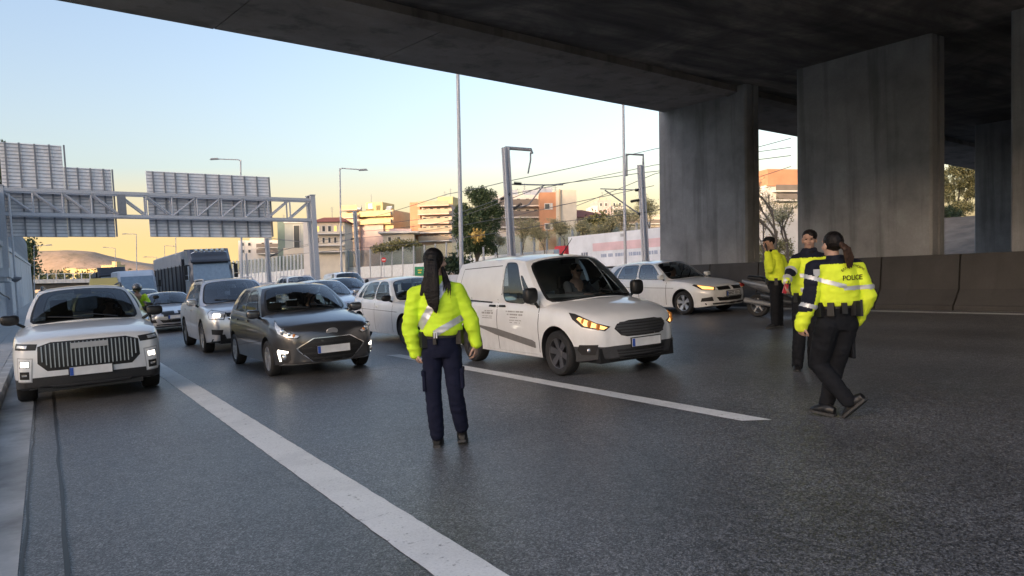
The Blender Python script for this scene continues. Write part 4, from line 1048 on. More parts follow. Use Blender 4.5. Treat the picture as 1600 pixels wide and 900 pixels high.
        body.add(vs, [((i * (K + 1) + j), (i * (K + 1) + j + 1), ((i + 1) * (K + 1) + j + 1), ((i + 1) * (K + 1) + j)) for i in range(K) for j in range(K)], 1 if s.sp.get('roofmat') else 0)
        s.roofz = roofz
        s.cabin = body.build('cabin_shell', [s.paint] + ([MAT[s.sp['roofmat']]] if s.sp.get('roofmat') else [s.paint]), s.root, smooth=28, weld=True)
        # interior: floor tray, dashboard, seats, wheel
        m = MB(); zf = g['zc'] - .02
        zb = min(g['zb0'], g['zb1'])
        i_ = MB(); y0, y1 = g['ycs'] - .05, g['yD'] - .05
        i_.box((0, g['ycs'] + .18, g['zc'] - .035), (2 * g['wr'] + .1, .4, .10)); i_.build('dashboard', MAT['dash'], s.root)
        if s.sp.get('seats', True):
            for sx in (-1, 1):
                for yy in ([g['yrfs'] + .35] + ([g['yrfs'] + 1.15] if s.sp.get('rear_seats', True) else [])):
                    m = MB(); m.box((sx * .36, yy, g['zb0'] - .12), (.46, .14, .62), rot=Matrix.Rotation(-.18, 3, 'X'), taper=.85); m.box((sx * .36, yy + .08, g['zb0'] + .30), (.25, .09, .18)); m.build('seat', MAT['seat'], s.root)
            c = Vector((.36, g['ycs'] + .38, g['zc'] + .10)); m = MB(); ax = Vector((0, 1, .45)).normalized(); a = Vector((1, 0, 0)); b = ax.cross(a)
            m.tube([c + a * .18 * math.cos(k * .3307) + b * .18 * math.sin(k * .3307) for k in range(20)], .016, 6); m.build('steering_wheel', MAT['dash'], s.root)
            mm = wind(0, .86); m = MB(); m.box((0, mm.y + .10, mm.z - .02), (.24, .05, .075)); m.build('rear_view_mirror', MAT['black'], s.root)
    def wheels(s):
        sp = s.sp; r = sp['r']; tw = sp.get('tw', .20); tr = sp['track'] / 2; rr = r * sp.get('rimk', .70)
        for y, x in ((0, -tr), (0, tr), (sp['wb'], -tr), (sp['wb'], tr)):
            w = empty('wheel', (x, y, r)); w.parent = s.root; sg = 1 if x > 0 else -1
            m = MB(); h = tw / 2
            m.lathe([(rr * .96, -h * .85), (rr + .01, -h * .95), (r - .03, -h), (r - .008, -h * .82), (r, -h * .5), (r, h * .5), (r - .008, h * .82), (r - .03, h), (rr + .01, h * .95), (rr * .96, h * .85)], (0, 0, 0), (1, 0, 0), 36); m.build('tyre', MAT['tyre'], w, smooth=40)
            m = MB(); k = sp.get('spokes', 5)
            m.lathe([(rr * .97, -h * .6 * sg), (rr, h * .8 * sg), (rr * .985, h * .86 * sg), (rr * .93, h * .8 * sg), (rr * .91, h * .2 * sg)], (0, 0, 0), (1, 0, 0), 32, 0)
            m.lathe([(.0, h * .62 * sg), (.05, h * .62 * sg), (.065, h * .5 * sg), (.065, 0)], (0, 0, 0), (1, 0, 0), 16, 0)
            for q in range(k):
                a = 2 * math.pi * q / k + .2; c, s_ = math.cos(a), math.sin(a)
                for da in ((-.14, .14) if sp.get('twin') else (0,)):
                    ca, sa = math.cos(a + da), math.sin(a + da); ww = .030 if sp.get('twin') else .045
                    p0 = Vector((h * .55 * sg, c * .05, s_ * .05)); p1 = Vector((h * .72 * sg, ca * rr * .93, sa * rr * .93)); tq = Vector((0, -sa, ca))
                    dx = Vector((.03 * sg, 0, 0))
                    vs = [p0 - tq * ww * .8, p0 + tq * ww * .8, p1 + tq * ww * 1.1, p1 - tq * ww * 1.1]; vs += [v - dx for v in vs]
                    m.add(vs, [(0, 1, 2, 3), (7, 6, 5, 4), (0, 4, 5, 1), (1, 5, 6, 2), (2, 6, 7, 3), (3, 7, 4, 0)], 0)
            m.lathe([(0, -h * .1 * sg), (rr * .92, -h * .1 * sg)], (0, 0, 0), (1, 0, 0), 24, 1)
            m.build('rim', [MAT[sp.get('rim', 'alloy')], MAT['black']], w, smooth=30)
    def bvh(s):
        vs = []; fs = []
        for o in (s.body, s.cabin):
            b = len(vs); vs += [v.co.copy() for v in o.data.vertices]; fs += [tuple(i + b for i in p.vertices) for p in o.data.polygons]
        s.tree = BVHTree.FromPolygons(vs, fs)
    def hit(s, u, z, ang):
        a = R(ang); n = Vector((-math.sin(a), -math.cos(a), 0)); ua = Vector((math.cos(a), -math.sin(a), 0))
        o = ua * u + n * 8 + Vector((0, 0, z)) + (Vector((0, -s.fo, 0)) if abs(ang) < 60 else Vector((0, 0, 0))); h = s.tree.ray_cast(o, -n)
        return (h[0], h[1]) if h[0] is not None else (None, None)
    def decal(s, name, poly, mat, ang=0, off=.004, parent=None, rings=(1, .8, .55, .3), subdiv=4, depth=.02, mirror=False, smooth_=40, centre=None, kind=None):
        """polygon in (u, z) of the view at `ang` degrees (0 front, 90 the car's right side), pressed onto the body"""
        outs = []
        for sg in ((1, -1) if mirror else (1,)):
            pts = []
            n = len(poly)
            for i in range(n):
                a, b = poly[i], poly[(i + 1) % n]
                for k in range(subdiv): pts.append((lerp(a[0], b[0], k / subdiv), lerp(a[1], b[1], k / subdiv)))
            c = centre or (sum(p[0] for p in pts) / len(pts), sum(p[1] for p in pts) / len(pts)); M_ = len(pts); vs = []; ok = True; last = None
            aa = R(ang * sg); nv = Vector((-math.sin(aa), -math.cos(aa), 0))
            allp = [(lerp(c[0], p[0], k) * sg, lerp(c[1], p[1], k)) for k in rings for p in pts] + [(c[0] * sg, c[1])]
            ua = Vector((math.cos(aa), -math.sin(aa), 0))
            hs = [s.hit(u, z, ang * sg) for u, z in allp]
            pv = (Vector((0, -s.fo, 0)) if abs(ang) < 60 else Vector((0, 0, 0))); good = [(h[0] - pv).dot(nv) for h in hs if h[0] is not None]
            if not good: return None
            md = sorted(good)[len(good) // 2]
            for (u, z), h in zip(allp, hs):
                if h[0] is None or (h[0] - pv).dot(nv) < md - .6: vs.append(pv + ua * u + nv * (md + off - .1) + Vector((0, 0, z)))
                else: vs.append(h[0] + h[1].normalized() * off * (1 if h[1].dot(nv) > 0 else -1))
            fs = []
            for k in range(len(rings) - 1):
                for i in range(M_): fs.append((k * M_ + i, k * M_ + (i + 1) % M_, (k + 1) * M_ + (i + 1) % M_, (k + 1) * M_ + i))
            kk = (len(rings) - 1) * M_
            if rings[-1] < .9:
                for i in range(M_): fs.append((kk + i, kk + (i + 1) % M_, len(vs) - 1))
            b = len(vs); vs += [v - nv * (depth + off) for v in vs[:M_]]
            for i in range(M_): fs.append((i, b + i, b + (i + 1) % M_, (i + 1) % M_))
            m = MB(); m.add(vs, fs); o = m.build(name, MAT[mat] if isinstance(mat, str) else mat, parent or s.root, smooth=smooth_)
            if kind: o['kind'] = kind
            outs.append(o)
        return outs[0] if len(outs) == 1 else outs
    def bezel(s, poly, ang, k=1.10, mat='black'):
        c = (sum(p[0] for p in poly) / len(poly), sum(p[1] for p in poly) / len(poly))
        s.decal('lamp_bezel', [(lerp(c[0], p[0], k), lerp(c[1], p[1], k + .06)) for p in poly], mat, ang=ang, mirror=True, off=.0035)
    def strip(s, name, pts, w, mat, ang=90, off=.0015, n=14, mirror=False, parent=None):
        for sg in ((1, -1) if mirror else (1,)):
            P = []
            for a, b in zip(pts, pts[1:]):
                for k in range(n): P.append((lerp(a[0], b[0], k / n), lerp(a[1], b[1], k / n)))
            P.append(pts[-1]); vs = []; fs = []; prev = None; 
            for i, p in enumerate(P):
                q = P[min(i + 1, len(P) - 1)]; r = P[max(i - 1, 0)]; d = Vector((q[0] - r[0], q[1] - r[1])); d.normalize() if d.length else None
                nn = Vector((-d.y, d.x)) * w / 2; row = []
                for sd in (-1, 1):
                    h = s.hit((p[0] + nn.x * sd) * sg, p[1] + nn.y * sd, ang * sg)
                    if h[0] is None: row = None; break
                    row.append(h[0] + h[1].normalized() * off)
                if row is None: prev = None; continue
                vs += row
                if prev is not None and (vs[prev] - row[0]).length < .3: fs.append((prev, prev + 1, len(vs) - 1, len(vs) - 2))
                prev = len(vs) - 2
            if fs:
                m = MB(); m.add(vs, fs); m.build(name, MAT[mat], parent or s.root)
    def mirrors(s, x, y, z, mat, size=(.20, .12, .14), arm=.12):
        for sx in (-1, 1):
            m = MB(); m.ball((0, 0, 0), (1, 1, 1), n=20, m=12)
            for i in range(len(m.v)):
                a = [math.copysign(abs(q) ** .62, q) for q in m.v[i]]; m.v[i] = (sx * x + a[0] * size[0] / 2, y + a[1] * size[1] / 2, z + a[2] * size[2] / 2)
            for i in range(len(m.v)):   # flatten the mirror face to the rear
                v = m.v[i]; m.v[i] = (v[0], min(v[1], y + size[1] * .22), v[2] + .02 * abs(v[0] - sx * x) / size[0])
            o = m.build('mirror', MAT[mat], s.root, smooth=50)
            m = MB(); m.tube([(sx * (x - size[0] * .3), y + .01, z - size[2] * .3), (sx * (x - size[0] * .5 - arm), y + .03, z - size[2] * .75)], .022, 8); m.build('mirror_arm', MAT['black'], o)
    def plate(s, z, w=.52, h=.115, ang=0, text=None, u=0.0, off=.012):
        hh = s.hit(u, z, 0); y = hh[0].y - off; p = empty('number_plate', (u, y, z)); p.parent = s.root
        m = MB(); m.box((0, -.004, 0), (w, .012, h)); o = m.build('plate', MAT['plate_w'], p)
        m = MB(); m.box((0, .003, 0), (w + .03, .012, h + .025)); m.build('plate_frame', MAT['black'], p)
        m = MB(); m.box((-w / 2 + .023, -.0125, 0), (.044, .006, h - .008)); m.build('euro_band', MAT['plate_b'], p)
        if text:
            cu = bpy.data.curves.new('plate_text', 'FONT'); cu.body = text; cu.size = h * .95; cu.align_x = 'CENTER'; cu.align_y = 'CENTER'; cu.extrude = .001; cu.space_character = 1.05
            t = bpy.data.objects.new('tmp', cu); COL.objects.link(t); bpy.context.view_layer.update(); me = bpy.data.meshes.new_from_object(t.evaluated_get(bpy.context.evaluated_depsgraph_get())); bpy.data.objects.remove(t)
            me.materials.clear(); me.materials.append(MAT['black']); tx = link_mesh('characters', me, p); tx.location = (.02, -.0125, 0); tx.rotation_euler = (R(90), 0, 0)
        return p
    def handles(s, ys, z, mat):
        for sx in (1, -1):
            for y in ys:
                h = s.hit(-y * sx, z, 90 * sx)
                if h[0] is None: continue
                m = MB(); m.box((h[0].x - .012 * sx, y, z), (.03, .19, .032), taper=.8); m.build('door_handle', MAT[mat] if isinstance(mat, str) else mat, s.root)
    def rails(s, mat='galv'):
        for sx in (-1, 1):
            pts = []
            for v in (.06, .14, .4, .7, .9, .97): p = s.sidef(v, 1, sx); pts.append(Vector((p.x * .93, p.y, p.z + (.0 if v in (.06, .97) else .055))))
            m = MB(); m.tube(pts, .018, 8); m.build('roof_rail', MAT[mat], s.root, smooth=50)
    def wipers(s):
        m = MB()
        for a, b in (((-.05, .05), (-.62, .16)), ((.55, .05), (.0, .15))):
            p = [s.wind(lerp(a[0], b[0], k / 6), lerp(a[1], b[1], k / 6)) + Vector((0, -.02, .012)) for k in range(7)]; m.tube(p, .009, 5)
            mm = MB(); mm.tube(p, .009, 5); mm.build('wiper', MAT['black'], s.root)
def refl(s, u, z, ang, r, mat, parent, depth=.012, name='bulb'):
    for sg in (1, -1):
        h = s.hit(u * sg, z, ang * sg)
        if h[0] is None: continue
        m = MB(); m.ball(h[0] + h[1] * depth, (r, r * .5, r), n=14, m=8); o = m.build(name, MAT[mat], parent[0 if sg == 1 else 1] if isinstance(parent, (list, tuple)) else s.root, smooth=60)
# ------------------------------------------------------------------ white SUV at the kerb
def suv():
    c = Car(dict(name='suv', label='white SUV with a tall black slatted grille stopped by the left kerb', cat='car', x=.502, y=12.98, yaw=-.023, W=1.865, L=4.50, fo=.90, wb=2.672, track=1.62, r=.36, tw=.235, rim='rim_dark', arch=.06,
        front=(.82, .42, 2.0), edge=.07, side=[(.90, 0), (.975, .035), (.99, .22), (1.0, .48), (.998, .68), (.985, .86), (.97, .955), (.945, 1.0)], bot=[(0, .25), (.5, .21), (3.9, .22), (4.5, .34)], sho=[(0, .885), (.4, .96), (1.4, 1.03), (4.5, 1.06)], top=[(0, .925), (.12, .965), (.5, 1.035), (1.35, 1.10), (4.5, 1.09)], nose=(.10, .6, .05), bulge=.10, clad=(9, .215), wglass='cglass_dark', sglass='cglass_dark',
        cab=dict(yc=.42, ycs=.66, zc=1.10, zb0=1.03, zb1=1.10, yrf=1.15, yrfs=1.30, zrf=1.625, zrr=1.60, yrr=3.2, yD=3.5, wb=.83, wr=.62, bow=.05, arc=.035, crown=.045,
                 side=[(0, .36, (.045, .345, .05, .88)), (.36, .7, (.375, .68, .05, .88)), (.7, 1, (.72, .93, .10, .84))])), MAT['white'])
    # grille opening, slats, surround
    g = c.decal('grille', [(-.62, .83), (-.46, .88), (.46, .88), (.62, .83), (.63, .60), (.52, .49), (-.52, .49), (-.63, .60)], 'black', off=.004, rings=(1, .9, .8, .7, .6, .5, .4, .3, .2, .1), subdiv=6)
    for k in range(24):
        x = -.575 + k * .05; z0 = .535 if abs(x) < .48 else .535 + (abs(x) - .48) * .9; z1 = .865 if abs(x) < .46 else .865 - (abs(x) - .46) * .3
        h0, h1 = c.hit(x, z0, 0), c.hit(x, z1, 0); m = MB()
        m.prism([(x - .007, h0[0].y + .0, z0), (x + .007, h0[0].y, z0), (x + .007, h1[0].y, z1), (x - .007, h1[0].y, z1)], (0, -.032, 0)); m.build('slat', MAT['slat'], g)
    h = c.hit(0, .82, 0); m = MB(); m.box((0, h[0].y - .035, .812), (.46, .02, .075)); m.build('badge_bar', MAT['badge'], g)
    c.decal('headlight', [(-.60, .865), (-.88, .885), (-.895, .80), (-.62, .785)], 'trim', ang=14, mirror=True, off=.006)
    c.decal('headlight_lens', [(-.72, .855), (-.86, .865), (-.87, .825), (-.73, .815)], 'lens', ang=14, mirror=True, off=.010)
    c.decal('lamp_surround', [(-.66, .68), (-.86, .70), (-.875, .36), (-.69, .35)], 'badge', ang=12, mirror=True, off=.004)
    c.decal('lamp_panel', [(-.675, .665), (-.845, .685), (-.86, .375), (-.70, .365)], 'white', ang=12, mirror=True, off=.0065)
    l = c.decal('driving_light', [(-.70, .645), (-.83, .655), (-.835, .555), (-.705, .55)], 'lens', ang=12, mirror=True, off=.010)
    for p, sg in zip(l, (1, -1)): c.decal('lit_lens', [(-.715 * 1, .628), (-.805, .635), (-.81, .57), (-.72, .567)] if sg == 1 else [(.715, .628), (.805, .635), (.81, .57), (.72, .567)], 'lamp_on', ang=12 * sg, off=.014, parent=p)
    f = c.decal('fog_lamp', [(-.715, .50), (-.83, .505), (-.835, .40), (-.72, .395)], 'black', ang=12, mirror=True, off=.010)
    for p, sg in zip(f, (1, -1)): c.decal('fog_lens', [(-.745 * sg, .465), (-.805 * sg, .468), (-.805 * sg, .44), (-.745 * sg, .438)], 'reflector', ang=12 * sg, off=.013, parent=p, subdiv=2)
    c.decal('lower_grille', [(-.56, .385), (.56, .385), (.50, .30), (-.50, .30)], 'trim', off=.006)
    c.decal('skid_plate', [(-.50, .29), (.50, .29), (.44, .245), (-.44, .245)], 'trim_grey', off=.014)
    c.decal('hood_seam', [(-.86, .905), (-.5, .93), (0, .935), (.5, .93), (.86, .905), (.86, .899), (.5, .923), (0, .928), (-.5, .923), (-.86, .899)], 'black', off=.002, rings=(1, .999), centre=(0, .92)) if False else None
    c.plate(.455); c.mirrors(1.0, .66, 1.17, 'black', (.25, .16, .16), .06); c.rails('black'); c.wipers(); c.handles((1.45, 2.45), .93, 'white')
    for y in (.62, 1.62, 2.62): c.strip('door_seam', [(-y, .36), (-y, 1.0)], .013, 'black', mirror=True)
    m = MB(); m.box((0, .9, .3), (1.3, 3.6, .2)); m.build('underbody', MAT['black'], c.root)
    return c
# ------------------------------------------------------------------ dark grey hatchback
def hatch():
    c = Car(dict(name='hatchback', label='dark grey small hatchback with lit corner lamps in the second lane', cat='car', x=3.786, y=12.29, yaw=.002, W=1.66, L=3.765, fo=.76, wb=2.425, track=1.47, r=.29, tw=.175, rim='alloy', spokes=5, twin=True, glass='cglass',
        front=(.60, .62, 2.0), bot=[(0, .23), (.4, .19), (3.2, .20), (3.765, .30)], sho=[(0, .76), (.3, .83), (.9, .91), (1.4, .955), (2.6, 1.0), (3.765, 1.02)], top=[(0, .80), (.12, .855), (.4, .93), (.8, 1.0), (1.1, 1.04), (3.765, 1.03)], nose=(.13, .52, .05), bulge=.12,
        cab=dict(yc=.12, ycs=.42, zc=1.02, zb0=.945, zb1=1.02, yrf=.93, yrfs=1.06, zrf=1.455, zrr=1.44, yrr=2.62, yD=2.92, wb=.755, wr=.565, bow=.05, arc=.035, crown=.05, wb_=.06,
                 side=[(0, .13, {'quad': [(.04, .06), (.125, .06), (.125, .80), (.115, .80)]}), (.13, .50, (.14, .485, .05, .88)), (.50, .84, (.51, .82, .06, .88)), (.84, 1, None)])), MAT['darkgrey'])
    c.decal('grille', [(-.30, .615), (.30, .615), (.55, .475), (.53, .43), (.32, .245), (-.32, .245), (-.53, .43), (-.55, .475)], 'black', off=.005)
    c.decal('grille_rim', [(-.30, .615), (.30, .615), (.55, .475), (.53, .43), (.32, .245), (-.32, .245), (-.53, .43), (-.55, .475)], 'chrome', off=.010, rings=(1.0, .955), centre=(0, .43), depth=.0) and None
    for k in range(4):
        z = .30 + k * .08; w = .34 + (.12 if k in (1, 2) else .03); c.decal('grille_bar', [(-w, z + .012), (w, z + .012), (w, z - .012), (-w, z - .012)], 'trim', off=.012, subdiv=8)
    c.bezel([(-.46, .665), (-.60, .70), (-.80, .83), (-.86, .885), (-.845, .80), (-.79, .705), (-.66, .655), (-.50, .635)], 22)
    hl = c.decal('headlight', [(-.46, .665), (-.60, .70), (-.80, .83), (-.86, .885), (-.845, .80), (-.79, .705), (-.66, .655), (-.50, .635)], 'lens', ang=22, mirror=True, off=.006)
    for p, sg in zip(hl, (1, -1)):
        for u, z, r, mt in ((-.70, .735, .055, 'reflector'), (-.60, .695, .04, 'reflector'), (-.535, .672, .028, 'amber')): 
            h = c.hit(u * sg, z, 22 * sg); m = MB(); m.ball(h[0] + h[1] * .004, (r, r * .35, r), n=14, m=8); m.build('bulb', MAT[mt], p, smooth=60)
    # lit corner lamps
    fl = c.decal('fog_lamp', [(-.60, .44), (-.80, .47), (-.83, .40), (-.77, .27), (-.66, .25), (-.60, .30)], 'trim', ang=24, mirror=True, off=.005)
    for p, sg in zip(fl, (1, -1)):
        q = [(-.63, .435), (-.80, .462), (-.815, .43), (-.785, .28), (-.755, .28), (-.77, .40), (-.64, .405)]
        c.decal('lit_strip', [(a * sg, b) for a, b in q], 'lamp_on', ang=24 * sg, off=.010, parent=p, centre=(-.775 * sg, .42), rings=(1, .6, .2))
        h = c.hit(-.69 * sg, .345, 24 * sg); m = MB(); m.ball(h[0], (.05, .025, .05), n=14, m=8); m.build('bulb', MAT['reflector'], p, smooth=60)
    c.decal('lower_bumper', [(-.70, .235), (.70, .235), (.74, .21), (-.74, .21)], 'badge', off=.010)
    h = c.hit(0, .70, 0); m = MB(); m.lathe([(0, -.012), (.055, -.012), (.06, .0), (.05, .01)], h[0], (0, 1, .35), 20); 
    for i in range(len(m.v)): v = m.v[i]; m.v[i] = ((v[0]) * 1.6, v[1], v[2])
    m.build('emblem', MAT['badge'], c.root, smooth=40)
    c.plate(.43); c.mirrors(.89, .46, 1.0, 'darkgrey', (.22, .15, .15), .08); c.wipers(); c.handles((1.25, 2.05), .87, MAT['darkgrey'])
    for pts in ([(-.40, .30), (-.38, .9)], [(-1.30, .28), (-1.33, .95)], [(-2.02, .5), (-2.12, .72), (-2.2, .98)]): c.strip('door_seam', pts, .013, 'black', mirror=True)
    c.strip('side_crease', [(-.35, .55), (-1.3, .47), (-2.0, .40)], .012, 'black', mirror=True)
    m = MB(); m.box((0, 1.0, .27), (1.2, 3.0, .16)); m.build('underbody', MAT['black'], c.root)
    return c
def tig():
    c = Car(dict(name='suv', label='silver SUV with roof rails and bright lit headlamps behind the dark grey hatchback', cat='car', x=3.81, y=17.86, yaw=-.014, W=1.81, L=4.43, fo=.89, wb=2.604, track=1.57, r=.35, tw=.23, rim='alloy', spokes=5, glass='cglass_sky',
        front=(.66, .6, 2.0), bot=[(0, .28), (.5, .23), (3.8, .24), (4.43, .36)], sho=[(0, .86), (.3, .93), (.9, .99), (1.4, 1.02), (4.43, 1.08)], top=[(0, .92), (.1, .96), (.5, 1.03), (1.15, 1.09), (4.43, 1.1)], nose=(.12, .55, .06), bulge=.10,
        cab=dict(yc=.30, ycs=.55, zc=1.08, zb0=1.01, zb1=1.08, yrf=1.05, yrfs=1.18, zrf=1.62, zrr=1.61, yrr=3.05, yD=3.38, wb=.81, wr=.61, bow=.05, arc=.03, crown=.045,
                 side=[(0, .40, (.05, .385, .05, .88)), (.40, .74, (.41, .72, .05, .88)), (.74, 1, (.76, .93, .08, .84))])), MAT['silver'])
    c.bezel([(-.50, .90), (-.82, .955), (-.88, .90), (-.84, .78), (-.54, .76)], 18)
    hl = c.decal('headlight', [(-.50, .90), (-.82, .955), (-.88, .90), (-.84, .78), (-.54, .76)], 'lens', ang=18, mirror=True, off=.006)
    for p, sg in zip(hl, (1, -1)):
        q = [(-.60, .87), (-.74, .89), (-.76, .83), (-.72, .80), (-.61, .805)]
        c.decal('lit_lens', [(a * sg, b) for a, b in q], 'lamp_on', ang=18 * sg, off=.012, parent=p)
    c.decal('grille', [(-.50, .89), (.50, .89), (.46, .74), (-.46, .74)], 'black', off=.006)
    for z in (.79, .85): c.decal('grille_bar', [(-.47, z + .01), (.47, z + .01), (.47, z - .01), (-.47, z - .01)], 'chrome', off=.012, subdiv=8)
    c.decal('air_intake', [(-.45, .50), (.45, .50), (.40, .36), (-.40, .36)], 'black', off=.006)
    c.decal('fog_lamp', [(-.55, .53), (-.80, .55), (-.80, .44), (-.58, .42)], 'trim', ang=18, mirror=True, off=.006)
    c.decal('lower_bumper', [(-.78, .34), (.78, .34), (.80, .27), (-.80, .27)], 'trim', off=.01)
    c.plate(.60); c.mirrors(.97, .62, 1.13, 'silver', (.22, .15, .17), .05); c.rails('galv'); c.wipers(); c.handles((1.4, 2.35), .93, MAT['silver'])
    for pts in ([(-.5, .36), (-.5, 1.0)], [(-1.5, .36), (-1.5, 1.02)], [(-2.3, .6), (-2.5, 1.05)]): c.strip('door_seam', pts, .014, 'black', mirror=True)
    m = MB(); m.box((0, .9, .33), (1.3, 3.6, .2)); m.build('underbody', MAT['black'], c.root); return c
# ------------------------------------------------------------------ white van
MAT['rub'] = plain('faded_rub_strip', (.17, .165, .16), .7, vs=12)
def van():
    c = Car(dict(name='van', label='white panel van with lit amber headlamps and grey side rub strip passing the woman', cat='van', x=6.79, y=8.37, yaw=-.013, W=1.76, L=3.98, fo=.74, wb=2.489, track=1.52, r=.315, tw=.195, rim='rim_dark', spokes=6, glass='cglass', rear_seats=False, arch=.06, clad=(-.12, .345), cladmat='trim_grey',
        front=(.58, .72, 2.0), bot=[(0, .25), (.4, .20), (3.6, .22), (3.98, .34)], side=[(.86, 0), (.965, .035), (.985, .34), (1.0, .52), (.995, .68), (.972, .86), (.945, .955), (.915, 1.0)], sho=[(0, .77), (.2, .84), (.6, .915), (1.05, .965), (1.55, 1.0), (3.98, 1.06)], top=[(0, .81), (.1, .865), (.33, .94), (.66, 1.005), (.95, 1.05), (3.98, 1.08)], nose=(.16, .58, .04), bulge=.13,
        cab=dict(yc=.0, ycs=.30, zc=1.035, zb0=.95, zb1=1.06, yrf=.86, yrfs=.99, zrf=1.675, zrr=1.685, yrr=3.06, yD=3.12, wb=.83, wr=.66, bow=.07, arc=.045, crown=.06, wb_=.07, rt=.97, wwin=(-.93, .93, .02, .94),
                 side=[(0, .145, {'quad': [(.045, .0 + .02), (.14, .02), (.14, .62), (.105, .62)]}), (.145, .40, (.152, .392, .0 + .02, .92)), (.40, .90, None), (.90, 1, None)], rwin=(-.6, .6, .2, .8))), MAT['vanwhite'])
    # recessed blank panel on the load bay
    c.decal('load_panel', [(-1.48, 1.12), (-1.50, 1.54), (-2.84, 1.51), (-2.88, 1.12)], 'vanwhite', ang=90, mirror=True, off=.006, depth=.008)
    c.strip('panel_edge', [(-1.45, 1.13), (-1.47, 1.57), (-2.87, 1.54), (-2.91, 1.13), (-1.45, 1.13)], .012, 'trim_grey', mirror=True)
    g = c.decal('grille', [(-.40, .715), (-.22, .75), (.22, .75), (.40, .715), (.44, .65), (.36, .56), (.28, .54), (-.28, .54), (-.36, .56), (-.44, .65)], 'black', off=.006)
    for k in range(5):
        z = .572 + k * .037; w = .36 + (.05 if k in (2, 3) else 0.0); c.decal('grille_bar', [(-w, z + .010), (w, z + .010), (w, z - .010), (-w, z - .010)], 'trim_grey', off=.020, subdiv=8, parent=g)
    hl = c.decal('headlight', [(-.44, .685), (-.62, .74), (-.86, .865), (-.93, .88), (-.90, .79), (-.80, .69), (-.52, .63)], 'black', ang=26, mirror=True, off=.006)
    for p, sg in zip(hl, (1, -1)):
        q = [(-.48, .675), (-.62, .725), (-.82, .82), (-.85, .795), (-.77, .705), (-.54, .65)]
        c.decal('lens', [(a * sg, b) for a, b in q], 'lamp_warm', ang=26 * sg, off=.011, parent=p)
        for u, z, r in ((-.60, .688, .045), (-.70, .73, .05), (-.78, .765, .035)):
            h = c.hit(u * sg, z, 26 * sg); m = MB(); m.ball(h[0] + h[1] * .006, (r, r * .4, r), n=12, m=8); m.build('bulb', MAT['amber'], p, smooth=60)
    lg = c.decal('air_intake', [(-.42, .375), (.42, .375), (.38, .265), (-.38, .265)], 'black', off=.006)
    for z in (.30, .335): c.decal('grille_bar', [(-.40, z + .008), (.40, z + .008), (.40, z - .008), (-.40, z - .008)], 'trim_grey', off=.014, subdiv=8, parent=lg)
    fl = c.decal('fog_lamp_recess', [(-.62, .455), (-.84, .455), (-.87, .39), (-.82, .32), (-.66, .32)], 'black', ang=24, mirror=True, off=.008)
    for p, sg in zip(fl, (1, -1)):
        h = c.hit(-.73 * sg, .385, 24 * sg); m = MB(); m.ball(h[0] + h[1] * .01, (.035, .02, .035), n=14, m=8); m.build('fog_lamp', MAT['reflector'], p, smooth=60)
    c.plate(.455, .50, .11, off=.016)
    c.decal('emblem', [(-.055, .895), (.055, .895), (.055, .865), (-.055, .865)], 'badge', off=.006) if False else None
    c.mirrors(.985, .40, 1.12, 'black', (.21, .16, .23), .04); c.wipers(); c.handles((1.42, 1.72), .95, 'black')
    c.decal('sliding_handle', [(-1.66, .985), (-1.92, 1.0), (-2.05, .93), (-1.95, .90), (-1.82, .93), (-1.66, .95)], 'black', ang=90, off=.01) if False else None
    c.strip('slide_rail', [(-1.75, 1.0), (-2.95, 1.03)], .025, 'black', mirror=True)
    for sg in (1, -1):
        c.decal('rub_strip', [(-.52 * sg, .44), (-.52 * sg, .36), (-1.62 * sg, .50), (-2.12 * sg, .60), (-2.16 * sg, .635), (-1.6 * sg, .60), (-.60 * sg, .47)], 'rub', ang=90 * sg, off=.014, depth=.02)
    for pts in ([(-.42, .30), (-.40, 1.04)], [(-1.56, .28), (-1.58, 1.05)], [(-2.32, .5), (-2.42, .9), (-2.45, 1.08)]): c.strip('door_seam', pts, .014, 'black', mirror=True)
    c.strip('sill', [(-.35, .245), (-2.15, .245)], .05, 'trim_grey', mirror=True)
    # faded lettering blocks on the doors: rows of short dark marks, illegible in the photograph
    MAT['letter'] = plain('faded_lettering', (.22, .21, .20), .6)
    rr = random.Random(4)
    for (y0, w, z, h) in ((.80, .50, .86, .022), (.83, .46, .815, .022), (.98, .20, .775, .016), (.86, .34, .735, .012), (.90, .28, .70, .012), (1.72, .26, .86, .016), (1.70, .34, .82, .028), (1.72, .30, .78, .012), (1.72, .32, .75, .012)):
        m = MB(); y = y0; n = 0
        vs = []
        while y < y0 + w:
            ww = rr.uniform(.012, .026)
            if rr.random() < .14: y += ww; continue
            q = []
            for (yy, zz) in ((y, z), (y + ww * .7, z), (y + ww * .7, z + h), (y, z + h)):
                hh = c.hit(-yy, zz, 90); q.append(hh[0] + Vector((-.002, 0, 0)))
            m.add(q, [(0, 1, 2, 3)]); y += ww
        m.build('lettering', MAT['letter'], c.root)
    p = c.wind(0, 1.0); m = MB(); m.tube([(0.02, p.y + .15, p.z + .01), (.02, p.y + .02, p.z + .10), (.02, p.y - .16, p.z + .25)], [.012, .008, .004], 6); m.ball((.02, p.y + .15, p.z + .01), (.03, .05, .02)); m.build('antenna', MAT['black'], c.root)
    m = MB(); m.box((0, .9, .3), (1.3, 3.2, .2)); m.build('underbody', MAT['black'], c.root)
    m = MB(); m.box((0, 1.58, 1.36), (1.22, .04, .5)); m.build('bulkhead', MAT['headliner'], c.root)
    return c
